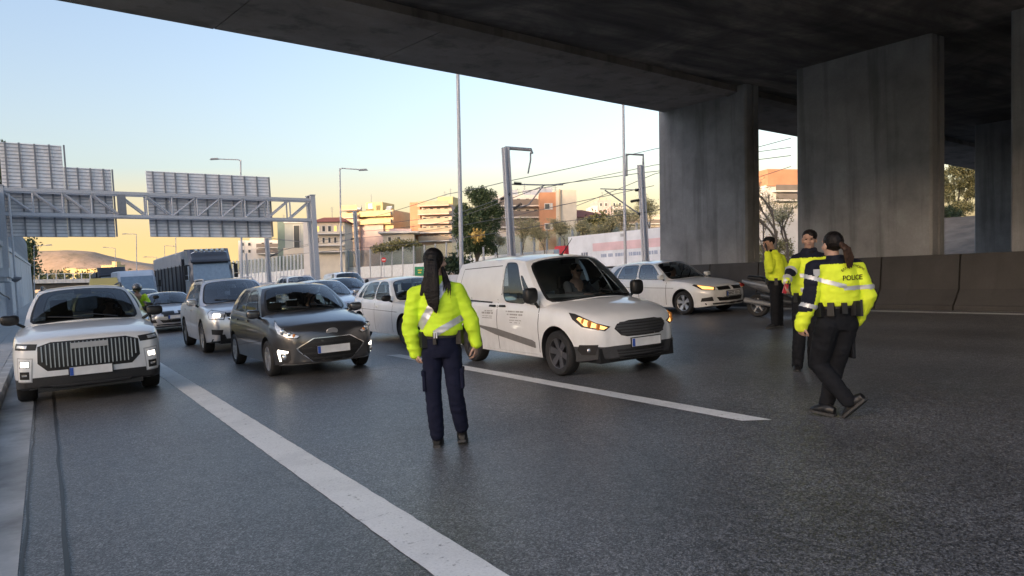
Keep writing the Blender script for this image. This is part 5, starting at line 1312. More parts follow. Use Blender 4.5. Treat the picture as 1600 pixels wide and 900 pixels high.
# ------------------------------------------------------------------ white hatchback by the barrier
def polo(name, label, x, y, yaw, paint, lit, glass, sglass, plate_text=None, full=True, **kw):
    sp = dict(name=name, label=label, cat='car', x=x, y=y, yaw=yaw, W=1.75, L=4.05, fo=.83, wb=2.55, track=1.52, r=.31, tw=.20, rim='alloy', spokes=5, twin=True, glass=glass, sglass=sglass,
        front=(.58, .66, 2.0), bot=[(0, .22), (.4, .17), (3.5, .19), (4.05, .30)], sho=[(0, .68), (.25, .76), (.8, .85), (1.4, .90), (4.05, .98)], top=[(0, .72), (.1, .77), (.5, .86), (1.0, .93), (1.25, .955), (4.05, .99)], nose=(.14, .5, .05), bulge=.12,
        cab=dict(yc=.27, ycs=.55, zc=.945, zb0=.885, zb1=.97, yrf=1.10, yrfs=1.22, zrf=1.42, zrr=1.385, yrr=2.88, yD=3.13, wb=.80, wr=.58, bow=.05, arc=.045, crown=.05, wb_=.06,
                 side=[(0, .44, (.06, .425, .05, .90)), (.44, .78, (.45, .765, .05, .90)), (.78, 1, {'quad': [(.79, .07), (.90, .14), (.86, .80), (.785, .88)]})]))
    sp.update(kw); c = Car(sp, paint)
    hl = c.decal('headlight', [(-.46, .70), (-.70, .745), (-.92, .79), (-.96, .76), (-.80, .645), (-.50, .62)], 'black', ang=26, mirror=True, off=.006)
    for p, sg in zip(hl, (1, -1)):
        q = [(-.50, .69), (-.70, .73), (-.87, .76), (-.78, .66), (-.53, .635)]
        c.decal('lens', [(a * sg, b) for a, b in q], lit, ang=26 * sg, off=.011, parent=p)
    c.decal('grille', [(-.46, .70), (-.06, .71), (-.06, .62), (-.44, .615)], 'black', mirror=True, off=.006)
    c.decal('air_intake', [(-.50, .44), (.50, .44), (.42, .34), (-.42, .34)], 'black', off=.006)
    c.decal('fog_lamp_recess', [(-.60, .46), (-.82, .43), (-.84, .34), (-.56, .35)], 'black', ang=20, mirror=True, off=.006)
    c.decal('lower_bumper', [(-.74, .30), (.74, .30), (.72, .25), (-.72, .25)], 'trim', off=.006)
    c.plate(.52, text=plate_text); c.mirrors(.94, .66, 1.0, kw.get('mirror', 'white'), (.21, .14, .14), .08); c.wipers(); c.handles((1.50, 2.42), .80, paint)
    for pts in ([(-.58, .26), (-.56, .86)], [(-1.58, .26), (-1.60, .92)], [(-2.22, .55), (-2.36, .75), (-2.45, .95)]): c.strip('door_seam', pts, .013, 'black', mirror=True)
    c.strip('side_crease', [(-.3, .70), (-3.2, .76)], .010, 'trim_grey', mirror=True)
    m = MB(); m.box((0, 1.0, .26), (1.2, 3.2, .18)); m.build('underbody', MAT['black'], c.root)
    return c
cars = {}
cars['suv'] = suv(); cars['hatch'] = hatch(); cars['tig'] = tig(); cars['van'] = van()
cars['polo'] = polo('hatchback', 'white hatchback with amber lit lamps waiting beside the barrier under the bridge', 15.01, 14.2, .054, MAT['white'], 'lamp_warm', 'cglass', 'cglass_sky', 'NHZ 1012')
cars['peug'] = polo('hatchback', 'white hatchback half hidden behind the woman with the long ponytail', 7.25, 14.6, .0, MAT['white'], 'lens', 'cglass', 'cglass', None, mirror='black', rim='rim_dark')
# ------------------------------------------------------------------ the rest of the queue
def coupe():
    c = polo('coupe', 'low grey coupe with round headlamps squeezed between the two SUVs', 3.62, 27.5, 0, MAT['silver'], 'lens', 'cglass_sky', 'cglass', None, mirror='silver', W=1.72,
             sho=[(0, .60), (.3, .70), (.8, .80), (1.4, .86), (4.05, .9)], top=[(0, .64), (.1, .69), (.5, .80), (1.0, .88), (1.25, .90), (4.05, .92)],
             cab=dict(yc=.30, ycs=.55, zc=.90, zb0=.84, zb1=.88, yrf=1.0, yrfs=1.12, zrf=1.32, zrr=1.28, yrr=2.2, yD=2.7, wb=.78, wr=.56, bow=.05, arc=.03, crown=.05, wb_=.06, side=[(0, .5, (.06, .48, .05, .9)), (.5, .85, (.51, .83, .05, .88)), (.85, 1, None)]))
    for sg in (1, -1):
        h = c.hit(-.64 * sg, .60, 14 * sg); m = MB(); m.ball(h[0], (.12, .05, .085), n=18, m=10); o = m.build('oval_headlight', MAT['lens'], c.root, smooth=60); m = MB(); m.ball(h[0] + h[1] * .03, (.05, .03, .05)); m.build('bulb', MAT['reflector'], o, smooth=60)
    c.decal('grille_slot', [(-.40, .62), (.40, .62), (.38, .54), (-.38, .54)], 'black', off=.012)
    return c
cars['coupe'] = coupe()
polo('sedan', 'silver sedan roof showing between the dark hatchback and the white hatchback', 7.55, 22.3, 0, MAT['silver'], 'lens', 'cglass_sky', 'cglass', None, mirror='silver')
polo('hatchback', 'blue grey hatchback whose windscreen peeps out behind the silver sedan', 11.2, 30.5, 0, MAT['bluegrey'], 'lens', 'cglass_sky', 'cglass', None, mirror='black')
polo('hatchback', 'grey car just behind the low coupe', 3.95, 38.5, 0, MAT['silver'], 'lens', 'cglass_sky', 'cglass', None, mirror='black')
# white SUV roof: copy of the silver SUV in white, a second van: copies with their own paint
def recolour(root, old, new):
    for o in [root] + list(root.children_recursive):
        if o.type == 'MESH' and any(m and m.name == old.name for m in o.data.materials):
            o.data = o.data.copy()
            for i, m in enumerate(o.data.materials):
                if m.name == old.name: o.data.materials[i] = new
o = copy_tree(cars['tig'].root); o.location = (11.1, 37.0, 0); tag(o, 'white SUV whose roof shows behind the silver sedan', 'car'); bpy.context.view_layer.update(); recolour(o, MAT['silver'], MAT['white'])
o = copy_tree(cars['van'].root); o.location = (14.8, 40.5, 0); tag(o, 'second white van farther back beside the median, behind the white hatchback', 'van')
t_ = polo('taxi', 'yellow taxi whose roof sign just shows above the white SUV roof', 1.30, 20.5, 0, MAT['yellowp'], 'lens', 'cglass_sky', 'cglass', None, mirror='black')
m = MB(); m.box((0, 1.35, 1.60), (.70, .24, .22), taper=.86); m.build('roof_sign', MAT['yellowp'], t_.root); t_.root.scale = (1, 1, 1.08)
MAT['trailer_w'] = plain('trailer_white', (.72, .75, .80), .45, vs=1); MAT['trailer_red'] = plain('faded_red_stripe', (.72, .52, .55), .5, vs=1); MAT['truck_red'] = plain('truck_red', (.55, .04, .05), .35, coat=.5)
MAT['tarp'] = plain('grey_tipper_body', (.42, .425, .44), .5, vs=2); MAT['darkpanel'] = plain('dark_truck_panel', (.045, .047, .055), .45, vs=2)
def tyrepair(p, y, xs, r=.5):
    for x in xs:
        w = empty('wheel', (x, y, r)); w.parent = p
        m = MB(); m.lathe([(r * .6, -.14), (r * .95, -.15), (r, -.1), (r, .1), (r * .95, .15), (r * .6, .14)], (0, 0, 0), (1, 0, 0), 24); m.build('tyre', MAT['tyre'], w, smooth=40)
        m = MB(); m.lathe([(0, -.1), (r * .3, -.1), (r * .4, -.02), (r * .6, -.1), (r * .6, .1), (0, .1)], (0, 0, 0), (1, 0, 0), 20); m.build('rim', MAT['galv'], w, smooth=40)
def lorry(label, x, y, L=13.6, cabmat='truckgrey', bodymat='tarp', H=3.62, lights=True, bw=2.5):
    r = empty('lorry', (x, y, 0), label=label, cat='lorry'); W = 1.22
    # cab: profile in (y, z), extruded across, slightly tapered
    prof = [(0, .45), (-.03, .9), (0, 1.45), (.10, 1.75), (.36, 2.75), (.52, 3.05), (.95, 3.62), (2.1, 3.66), (2.1, .45)]
    m = MB(); n = len(prof); vs = []
    for sx, k in ((-1, 1), (-.86, 0), (.86, 0), (1, 1)):
        for (yy, z) in prof: vs.append((sx * W * (1 if z < 2 else .97), yy + (.12 if k and yy < 1 else 0), z))
    fs = []
    for i in range(3):
        for k in range(n): fs.append((i * n + k, i * n + (k + 1) % n, (i + 1) * n + (k + 1) % n, (i + 1) * n + k))
    fs += [tuple(range(n - 1, -1, -1)), tuple(3 * n + k for k in range(n))]
    m.add(vs, fs); m.build('cab', MAT[cabmat], r, smooth=25)
    m = MB(); m.add([(-1.06, .07, 1.72), (1.06, .07, 1.72), (1.0, .335, 2.72), (-1.0, .335, 2.72)], [(0, 1, 2, 3)]); g = m.build('windscreen', MAT['truckglass'], r)
    m = MB(); m.add([(-1.1, .04, 1.66), (1.1, .04, 1.66), (1.1, .062, 1.72), (-1.1, .062, 1.72)], [(0, 1, 2, 3)]); m.build('wiper_panel', MAT['black'], r)
    for sx in (-1, 1):
        m = MB(); m.add([(sx * 1.232, .5, 1.75), (sx * 1.232, 1.25, 1.75), (sx * 1.2, 1.25, 2.6), (sx * 1.2, .62, 2.6)], [(0, 1, 2, 3)]); m.build('side_window', MAT['truckglass'], r)
        m = MB(); m.box((sx * 1.42, .32, 2.35), (.2, .14, .55)); m.box((sx * 1.42, .32, 1.92), (.2, .14, .26)); m.tube([(sx * 1.2, .4, 2.65), (sx * 1.42, .32, 2.65)], .03); m.build('mirror', MAT['black'], r)
        m = MB(); m.box((sx * .86, -.02, .86), (.5, .1, .24)); m.build('headlight', MAT['lens'], r)
    for k in range(5):
        z = 1.0 + k * .12; m = MB(); m.box((0, -.03, z), (1.7 - .05 * k, .06, .07)); m.build('grille_bar', MAT['darkpanel'], r)
    m = MB(); m.box((0, -.06, .6), (2.44, .16, .34)); m.build('bumper', MAT[cabmat], r)
    m = MB(); m.box((0, .30, 2.86), (2.25, .35, .06), rot=Matrix.Rotation(.35, 3, 'X')); m.build('sun_visor', MAT['darkpanel'], r)
    m = MB(); m.box((0, -.08, .62), (.52, .02, .12)); m.build('number_plate', MAT['plate_w'], r)
    if lights:
        m = MB(); m.tube([(-1.0, .62, 3.35), (-.85, .55, 3.42), (.85, .55, 3.42), (1.0, .62, 3.35)], .03); m.build('light_bar', MAT['chrome'], r)
        for k in range(6):
            m = MB(); m.lathe([(0, -.05), (.11, -.04), (.12, .02), (.07, .08)], (-.75 + k * .3, .52, 3.50), (0, 1, 0), 16); m.build('spotlight', MAT['reflector'], r, smooth=40)
    y0 = 2.9
    m = MB(); m.box((0, y0 + L / 2, 2.0), (bw, L, 2.2)); m.build('trailer_side', MAT['darkpanel'], r)
    m = MB(); m.prism([(-bw / 2 - .03, y0, 2.7), (-bw / 2 - .03, y0, H - .12), (-bw / 2 + .2, y0, H), (bw / 2 - .2, y0, H), (bw / 2 + .03, y0, H - .12), (bw / 2 + .03, y0, 2.7)], (0, L, 0)); m.build('trailer_top', MAT[bodymat], r)
    for k in range(8):
        m = MB(); m.box((-bw / 2 - .03, y0 + .6 + k * (L - 1.2) / 7, 1.9), (.06, .07, 1.75)); m.build('side_rib', MAT['darkpanel'], r)
    m = MB(); m.box((0, y0 + L / 2 - 1, .85), (.9, L + 3, .2)); m.build('chassis', MAT['black'], r)
    tyrepair(r, 1.2, (-1.05, 1.05)); tyrepair(r, 4.2, (-1.05, 1.05))
    for k in range(3): tyrepair(r, y0 + L - 1.5 - 1.3 * k, (-1.05, 1.05))
    return r
MAT['truckglass'] = plain('truck_windscreen', (.24, .31, .38), .06, coat=1.0)  # pale blue base colour stands in for reflected sky
lorry('large grey lorry with a row of round roof lamps in front of the noise barrier', 8.55, 47.2)
lorry('dark lorry far back at the left, mostly hidden behind the blue and white minibus', 5.7, 82, 8, 'darkpanel', 'darkpanel', 3.3, False)
def minibus(label, x, y):
    r = empty('minibus', (x, y, 0), label=label, cat='minibus'); W = 1.05; prof = [(0, .35), (-.05, .9), (.12, 1.25), (.55, 2.25), (.85, 2.55), (6.0, 2.6), (6.0, .35)]
    m = MB(); n = len(prof); vs = []
    for sx in (-1, -.88, .88, 1):
        for (yy, z) in prof: vs.append((sx * W * (1 if z < 1.3 else .95), yy + (.15 if abs(sx) == 1 and yy < 1 else 0), z - (.06 if abs(sx) == 1 and z > 2 else 0)))
    fs = []
    for i in range(3):
        for k in range(n): fs.append((i * n + k, i * n + (k + 1) % n, (i + 1) * n + (k + 1) % n, (i + 1) * n + k))
    fs += [tuple(range(n - 1, -1, -1)), tuple(3 * n + k for k in range(n))]; m.add(vs, fs); m.build('body', MAT['trailer_w'], r, smooth=25)
    m = MB(); m.add([(-.92, .105, 1.28), (.92, .105, 1.28), (.88, .50, 2.2), (-.88, .50, 2.2)], [(0, 1, 2, 3)]); m.build('windscreen', MAT['truckglass'], r)
    m = MB(); m.box((0, .05, 1.13), (1.1, .1, .16)); m.build('grille', MAT['black'], r)
    for sx in (-1, 1):
        for k in range(4): m = MB(); m.box((sx * 1.025, 1.1 + k * 1.25, 1.75), (.03, 1.1, .7)); m.build('side_window', MAT['truckglass'], r)
        m = MB(); m.box((sx * .8, -.01, 1.0), (.36, .1, .22)); m.build('headlight', MAT['lens'], r)
        m = MB(); m.box((sx * 1.2, .35, 1.7), (.16, .12, .4)); m.tube([(sx * 1.0, .4, 1.5), (sx * 1.2, .35, 1.6)], .02); m.build('mirror', MAT['black'], r)
    tyrepair(r, 1.0, (-.92, .92), .36); tyrepair(r, 4.8, (-.92, .92), .36); return r
minibus('blue and white minibus with a big windscreen left of the lorry', 4.75, 49.5)
# white box trailer on the far carriageway with its red tractor
tr = empty('trailer', (38, 36.0, 0), label='long white box trailer with a pale red stripe on the far carriageway', cat='trailer')
m = MB(); m.box((0, 6.7, 2.3), (2.5, 13.4, 2.55)); m.build('box', MAT['trailer_w'], tr)
m = MB(); m.box((-1.262, 5.9, 2.55), (.02, 8.6, .62)); m.build('stripe', MAT['trailer_red'], tr)
m = MB(); rr = random.Random(9); y = 2.6
while y < 9.4:
    w_ = rr.uniform(.16, .3); 
    if rr.random() < .8: m.box((-1.265, y, 1.86), (.02, w_ * .75, .26))
    y += w_
m.build('lettering', plain('trailer_lettering', (.36, .42, .55), .5), tr)
m = MB(); 
for k in range(3): m.box((-1.265, 11.6 - k * .3, 2.05), (.02, .2, .3))
m.build('lettering', plain('trailer_code', (.2, .22, .26), .5), tr)
m = MB(); m.box((-1.265, 6.6, 3.3), (.02, .4, .22)); m.build('emblem', MAT['badge'], tr)
m = MB(); m.box((-1.2, 7, .85), (.1, 10, .3)); m.build('side_guard', MAT['black'], tr)
for k in range(3): tyrepair(tr, 2 + 1.3 * k, (-1.05, 1.05))
m = MB(); m.box((-1.27, .05, 2.3), (.04, .1, 2.55)); m.build('corner_post', MAT['galv'], tr)
tc = empty('lorry', (38, 50.0, 0), label='red lorry cab half hidden in front of the white box trailer', cat='lorry')
m = MB(); m.prism([(-1.2, 0, .5), (-1.2, 0, 2.9), (-1.2, 1.4, 2.9), (-1.2, 1.9, 1.9), (-1.2, 2.0, .5)], (2.4, 0, 0)); m.build('cab', MAT['truck_red'], tc)
m = MB(); m.box((-1.205, 1.2, 2.3), (.02, .8, .7)); m.build('side_window', MAT['truckglass'], tc); tyrepair(tc, 1.2, (-1.05, 1.05))
# ------------------------------------------------------------------ scooters
MAT['scoot_d'] = plain('scooter_dark_panel', (.03, .032, .036), .3, coat=.5); MAT['scoot_s'] = plain('scooter_silver_panel', (.20, .205, .215), .3, .3, coat=.5)
def scooter(name, label, x, y, yaw, cat='scooter'):
    r = empty(name, (x, y, 0), (0, 0, yaw), label=label, cat=cat)
    for yy, R_ in ((0, .29), (1.42, .28)):
        w = empty('wheel', (0, yy, R_)); w.parent = r
        m = MB(); m.lathe([(R_ * .62, -.05), (R_ * .9, -.065), (R_, -.03), (R_, .03), (R_ * .9, .065), (R_ * .62, .05)], (0, 0, 0), (1, 0, 0), 28); m.build('tyre', MAT['tyre'], w, smooth=50)
        m = MB(); m.lathe([(R_ * .63, -.04), (R_ * .63, .04)], (0, 0, 0), (1, 0, 0), 24); m.cyl((-.05, 0, 0), (.05, 0, 0), .05)
        for k in range(5):
            a = k * 2 * math.pi / 5; m.box((0, math.sin(a) * R_ * .35, math.cos(a) * R_ * .35), (.03, .035, R_ * .6), rot=Matrix.Rotation(-a, 3, 'X'))
        m.build('rim', MAT['alloy'], w)
    def loft(name, rings, mat, n=14):
        m = MB(); vs = []
        for (c, rx, rz, tilt) in rings:
            for k in range(n):
                a = 2 * math.pi * k / n; ca, sa = math.cos(a), math.sin(a); q = 2.6; d = (abs(ca) ** q + abs(sa) ** q) ** (-1 / q)
                vs.append((c[0] + rx * ca * d, c[1] - rz * sa * d * math.sin(tilt), c[2] + rz * sa * d * math.cos(tilt)))
        fs = [(i * n + k, i * n + (k + 1) % n, (i + 1) * n + (k + 1) % n, (i + 1) * n + k) for i in range(len(rings) - 1) for k in range(n)]
        fs += [tuple(range(n - 1, -1, -1)), tuple((len(rings) - 1) * n + k for k in range(n))]; m.add(vs, fs); return m.build(name, mat, r, smooth=45)
    loft('tail', [((0, .62, .62), .15, .12, 0), ((0, .85, .66), .19, .16, 0), ((0, 1.2, .72), .18, .15, 0), ((0, 1.55, .80), .13, .10, 0), ((0, 1.78, .86), .06, .04, 0)], MAT['scoot_s'])
    loft('seat', [((0, .55, .76), .11, .05, 0), ((0, .8, .80), .16, .06, 0), ((0, 1.1, .83), .17, .06, 0), ((0, 1.25, .90), .16, .06, 0), ((0, 1.6, .94), .12, .05, 0)], MAT['black'])
    loft('floorboard', [((0, .1, .42), .16, .10, 0), ((0, .35, .34), .20, .08, 0), ((0, .65, .36), .2, .12, 0), ((0, 1.0, .45), .17, .14, 0), ((0, 1.3, .5), .12, .1, 0)], MAT['scoot_d'])
    loft('leg_shield', [((0, .28, .40), .20, .10, .4), ((0, .18, .62), .24, .09, .4), ((0, .08, .85), .20, .10, .4), ((0, .0, .98), .12, .08, .4)], MAT['scoot_d'])
    m = MB(); m.add([(-.22, -.02, .98), (.22, -.02, .98), (.17, .12, 1.32), (-.17, .12, 1.32)], [(0, 1, 2, 3)]); m.build('windshield', MAT['cglass'], r)
    m = MB(); m.tube([(-.36, .2, 1.06), (-.2, .12, 1.03), (.2, .12, 1.03), (.36, .2, 1.06)], .018); m.cyl((-.38, .21, 1.065), (-.26, .15, 1.045), .025); m.cyl((.38, .21, 1.065), (.26, .15, 1.045), .025); m.build('handlebar', MAT['black'], r)
    for sx in (-1, 1):
        m = MB(); m.tube([(sx * .26, .14, 1.05), (sx * .34, .10, 1.24)], .01); m.ball((sx * .36, .10, 1.27), (.08, .02, .05)); m.build('mirror', MAT['black'], r)
        m = MB(); m.tube([(sx * .09, 0, .29), (sx * .09, .1, .6)], .025); m.build('fork', MAT['galv_dark'], r)
    m = MB(); m.lathe([(.0, -.02), (.08, -.02), (.09, .03)], (0, -.06, .80), (0, 1, 0), 16); m.build('headlight', MAT['lens'], r)
    m = MB(); m.cyl((-.18, 1.0, .30), (-.20, 1.65, .42), .055, .07); m.build('exhaust', MAT['galv_dark'], r, smooth=40)
    loft('mudguard', [((0, -.28, .42), .07, .02, .9), ((0, -.12, .57), .08, .02, .5), ((0, .08, .60), .08, .02, 0), ((0, .25, .5), .07, .02, -.6)], MAT['scoot_d'])
    m = MB(); m.tube([(.05, .9, .3), (.22, .95, .02)], .015); m.build('stand', MAT['galv_dark'], r)
    m = MB(); m.box((0, 1.80, .78), (.16, .03, .08)); m.build('tail_light', plain('tail_lens', (.4, .02, .02), .2), r)
    return r
g_ = gnd(1187, 497); scooter('scooter', 'dark scooter with a silver tail parked behind the officer on the phone', g_.x + .60, g_.y - 1.15, .25)
scooter('motorcycle', 'police motorcycle mostly hidden behind the white SUV', 2.12, 21.6, 0, 'motorcycle')
# ================================================================== PEOPLE
MAT['skin'] = plain('skin', (.50, .31, .23), .55, var=.08, vs=15); MAT['skin_d'] = plain('skin_tanned', (.40, .24, .17), .55, var=.08, vs=15)
def fabric(name, col, rough=.8, var=.1, scale=9):
    t = NT(name); n = t.noise(scale, 6, .6); w = t.noise(420, 2, .5)
    lo = tuple(c * (1 - var) for c in col) + (1,); hi = tuple(min(1, c * (1 + var)) for c in col) + (1,)
    t.set(Base_Color=t.ramp(n, [(.3, lo), (.7, hi)]), Roughness=rough); t.b.inputs['Specular IOR Level'].default_value = .2; t.bump(t.mix(.35, n, w), .22, .006); return t.m
MAT['hivis'] = fabric('hi_vis_fabric', (.66, .93, .045), .7, .07); MAT['hivis_y'] = fabric('hi_vis_yellow_fabric', (.78, .93, .05), .7, .07); MAT['navy'] = fabric('navy_trouser_cloth', (.008, .010, .026), .85, .25); MAT['black_cloth'] = fabric('black_cloth', (.010, .011, .014), .85, .25)
MAT['reflect'] = plain('reflective_tape', (.55, .56, .58), .35, .3); MAT['boot'] = plain('boot_leather', (.012, .012, .013), .4, var=.3); MAT['boot_sole'] = plain('boot_sole', (.05, .05, .05), .8)
MAT['belt'] = plain('duty_belt', (.010, .010, .011), .5); MAT['cargo'] = MAT['navy']
MAT['jacket_dark'] = fabric('navy_jacket_panel', (.012, .014, .026), .8, .2); MAT['red'] = plain('red_plastic', (.4, .02, .03), .4); MAT['grey_cloth'] = fabric('grey_cloth', (.12, .12, .13), .85)
MAT['helmet'] = plain('helmet_shell', (.10, .10, .11), .25, coat=.8); MAT['eyew'] = plain('eye', (.03, .025, .02), .2); MAT['lip'] = plain('lips', (.36, .15, .13), .5)
def hairmat(name, a, b):
    t = NT(name); n = t.noise(60, 4, .6, sc=(1, 1, .07)); t.set(Base_Color=t.ramp(n, [(.35, c4(*a)), (.7, c4(*b))]), Roughness=.5); t.b.inputs['Specular IOR Level'].default_value = .22; t.bump(n, .6, .01); return t.m
MAT['hair_black'] = hairmat('black_hair', (.004, .0035, .0035), (.014, .010, .009)); MAT['hair_brown'] = hairmat('brown_hair', (.016, .009, .006), (.075, .040, .026))
def ring_loft(m, rings, n=20):
    """rings: (centre, axis_a vector, axis_b vector)"""
    vs = []
    for c, a, b in rings:
        c, a, b = Vector(c), Vector(a), Vector(b)
        for k in range(n): t = 2 * math.pi * k / n; vs.append(c + a * math.cos(t) + b * math.sin(t))
    fs = [(i * n + k, i * n + (k + 1) % n, (i + 1) * n + (k + 1) % n, (i + 1) * n + k) for i in range(len(rings) - 1) for k in range(n)]
    fs += [tuple(range(n - 1, -1, -1)), tuple((len(rings) - 1) * n + k for k in range(n))]
    return m.add(vs, fs)
def limb(m, pts, rad, n=14):
    """tapered limb with round ends through points"""
    P = [Vector(p) for p in pts]
    for i in range(len(P) - 1):
        a, b = P[i], P[i + 1]; d = (b - a); L = d.length; d.normalize(); u = d.orthogonal().normalized(); v = d.cross(u); r0, r1 = rad[i], rad[i + 1]; rings = []
        for k in range(4): t = math.pi / 2 * (k + .25) / 4.25; rings.append((a - d * r0 * math.cos(t), u * r0 * math.sin(t), v * r0 * math.sin(t)))
        for k in range(5): q = k / 4; r = lerp(r0, r1, q); rings.append((a + d * L * q, u * r, v * r))
        for k in range(3, -1, -1): t = math.pi / 2 * (k + .25) / 4.25; rings.append((b + d * r1 * math.cos(t), u * r1 * math.sin(t), v * r1 * math.sin(t)))
        ring_loft(m, rings, n)
def ell(m, c, r, rot=None, n=18, k=12):
    b = len(m.v); m.ball((0, 0, 0), r, n=n, m=k)
    for i in range(b, len(m.v)):
        v = Vector(m.v[i]); v = rot @ v if rot is not None else v; m.v[i] = tuple(v + Vector(c))
def remesh(m, name, mats, parent, voxel=.008, sm=4, wrinkle=0.0, wf=14.0, fn=None):
    me = m.mesh(name, mats); o = link_mesh(name, me, parent)
    a = o.modifiers.new('r', 'REMESH'); a.mode = 'VOXEL'; a.voxel_size = voxel; a.use_smooth_shade = True
    b = o.modifiers.new('s', 'SMOOTH'); b.iterations = sm; b.factor = .5
    bpy.context.view_layer.update(); nm = bpy.data.meshes.new_from_object(o.evaluated_get(bpy.context.evaluated_depsgraph_get())); o.modifiers.clear(); o.data = nm; nm.name = name
    if wrinkle:
        n = len(nm.vertices); co = np.empty(n * 3); no = np.empty(n * 3); nm.vertices.foreach_get('co', co); nm.vertices.foreach_get('normal', no); co = co.reshape(-1, 3); no = no.reshape(-1, 3); d = np.empty(n)
        for i in range(n):
            x, y, z = co[i]; q = mnoise.noise((x * wf * .6, y * wf * .6, z * wf * 1.5)); q2 = mnoise.noise((x * wf * 1.7 + 5, y * wf * 1.7, z * wf * 3.2)); d[i] = (1 - abs(q) * 2.2) * .7 + q2 * .45
        co += no * (d * wrinkle)[:, None]; nm.vertices.foreach_set('co', co.ravel()); nm.update()
    while len(nm.materials) < len(mats if isinstance(mats, (list, tuple)) else [mats]): nm.materials.append((mats if isinstance(mats, (list, tuple)) else [mats])[len(nm.materials)])
    if fn:
        mi = [fn(p.center) for p in nm.polygons]; nm.polygons.foreach_set('material_index', mi)
    nm.polygons.foreach_set('use_smooth', [True] * len(nm.polygons)); nm.update()
    return o
def patch(src, name, mat, pred, parent, off=.004):
    """a tape or panel sewn on: the faces of src chosen by pred, lifted off a little"""
    me = src.data; fs = [p for p in me.polygons if pred(p.center, p.normal)]
    if not fs: return None
    idx = {}; vs = []; out = []
    for p in fs:
        f = []
        for i in p.vertices:
            if i not in idx: idx[i] = len(vs); v = me.vertices[i]; vs.append(v.co + v.normal * off)
            f.append(idx[i])
        out.append(f)
    m = MB(); m.add(vs, out); o = m.build(name, MAT[mat], parent); o.data.polygons.foreach_set('use_smooth', [True] * len(out)); return o
def hand(m, wrist, d, nrm, L=.18, curl=.5, thumb=1):
    """palm and five unequal bent fingers added to the body shape; nrm points out of the back of the hand"""
    d = Vector(d).normalized(); nrm = Vector(nrm); nrm = (nrm - d * nrm.dot(d)).normalized(); s = d.cross(nrm) * thumb; w = Vector(wrist)
    u = L * .45
    ring_loft(m, [(w, s * .022, nrm * .017), (w + d * u * .3, s * .032, nrm * .016), (w + d * u * .8, s * .040, nrm * .014), (w + d * u, s * .036, nrm * .010)], 14)
    for k, (o, ln) in enumerate(((.030, .86), (.010, 1.0), (-.011, .93), (-.030, .74))):
        b = w + d * u * .96 + s * o; fl = L * .5 * ln; a1, a2, a3 = curl * .6, curl * 1.3, curl * 1.7
        p1 = b + (d * math.cos(a1) - nrm * math.sin(a1)) * fl * .42; p2 = p1 + (d * math.cos(a2) - nrm * math.sin(a2)) * fl * .33; p3 = p2 + (d * math.cos(a3) - nrm * math.sin(a3)) * fl * .25
        limb(m, [b, p1, p2, p3], [.0095, .009, .008, .007], 8)
    b = w + d * u * .28 + s * .026; t1 = (d * .62 + s * .7 - nrm * .25).normalized(); p1 = b + t1 * .035; p2 = p1 + (d * .85 + s * .35 - nrm * .4).normalized() * .034; p3 = p2 + (d * .95 + s * .05 - nrm * .45).normalized() * .024
    limb(m, [b, p1, p2, p3], [.013, .0115, .010, .008], 8)
def head(m, c, fwd, up, r=1.0):
    """cranium, jaw, nose, brow, ears facing fwd"""
    f = Vector(fwd).normalized(); u = Vector(up); u = (u - f * u.dot(f)).normalized(); s = f.cross(u); c = Vector(c); Rm = Matrix((s, f, u)).transposed()
    g = lambda a, b, z: c + s * a * r + f * b * r + u * z * r
    ell(m, g(0, -.010, .025), (.076 * r, .098 * r, .092 * r), Rm); ell(m, g(0, .022, -.045), (.058 * r, .070 * r, .070 * r), Rm)
    ell(m, g(0, .070, -.090), (.030 * r, .024 * r, .022 * r), Rm); ell(m, g(0, .075, .028), (.052 * r, .022 * r, .016 * r), Rm)
    limb(m, [g(0, .086, .012), g(0, .108, -.030)], [.010 * r, .016 * r], 8)
    for q in (-1, 1): ell(m, g(.078 * q, -.010, -.015), (.012 * r, .022 * r, .034 * r), Rm, 10, 8); ell(m, g(.040 * q, .055, -.030), (.026 * r, .026 * r, .024 * r), Rm, 10, 8)
    ell(m, g(0, .088, -.062), (.026 * r, .014 * r, .010 * r), Rm, 10, 8)
    return g, Rm
def face(root, g, r=1.0):
    for q in (-1, 1):
        m = MB(); ell(m, g(.032 * q, .083, .004), (.013 * r, .008, .007 * r), None, 10, 8); m.build('eye', MAT['eyew'], root, smooth=60)
    m = MB(); ell(m, g(0, .100, -.062), (.022 * r, .006, .006 * r), None, 10, 6); m.build('mouth', MAT['lip'], root, smooth=60)
class Person:
    """local frame: x to the photo's right, y away from the camera, z up, origin on the ground"""
    def __init__(s, label, px, py, group=None, feet=None):
        p = gnd(px, py); s.px, s.py = px, py; s.zc = (p - Vector((0, 0, CAMH))).dot(cF); s.k = FPX / s.zc
        s.root = empty('person', p, (0, 0, VYAW), label=label, cat='person', group=group)
    def P(s, px, py, d=0.0):
        z = (s.py - py) / s.k; return Vector(((px - s.px) / s.k + .058 * z, d, z))
def sleeve(m, a, e, w, r=(.078, .070, .056)): limb(m, [a, e, w], list(r))
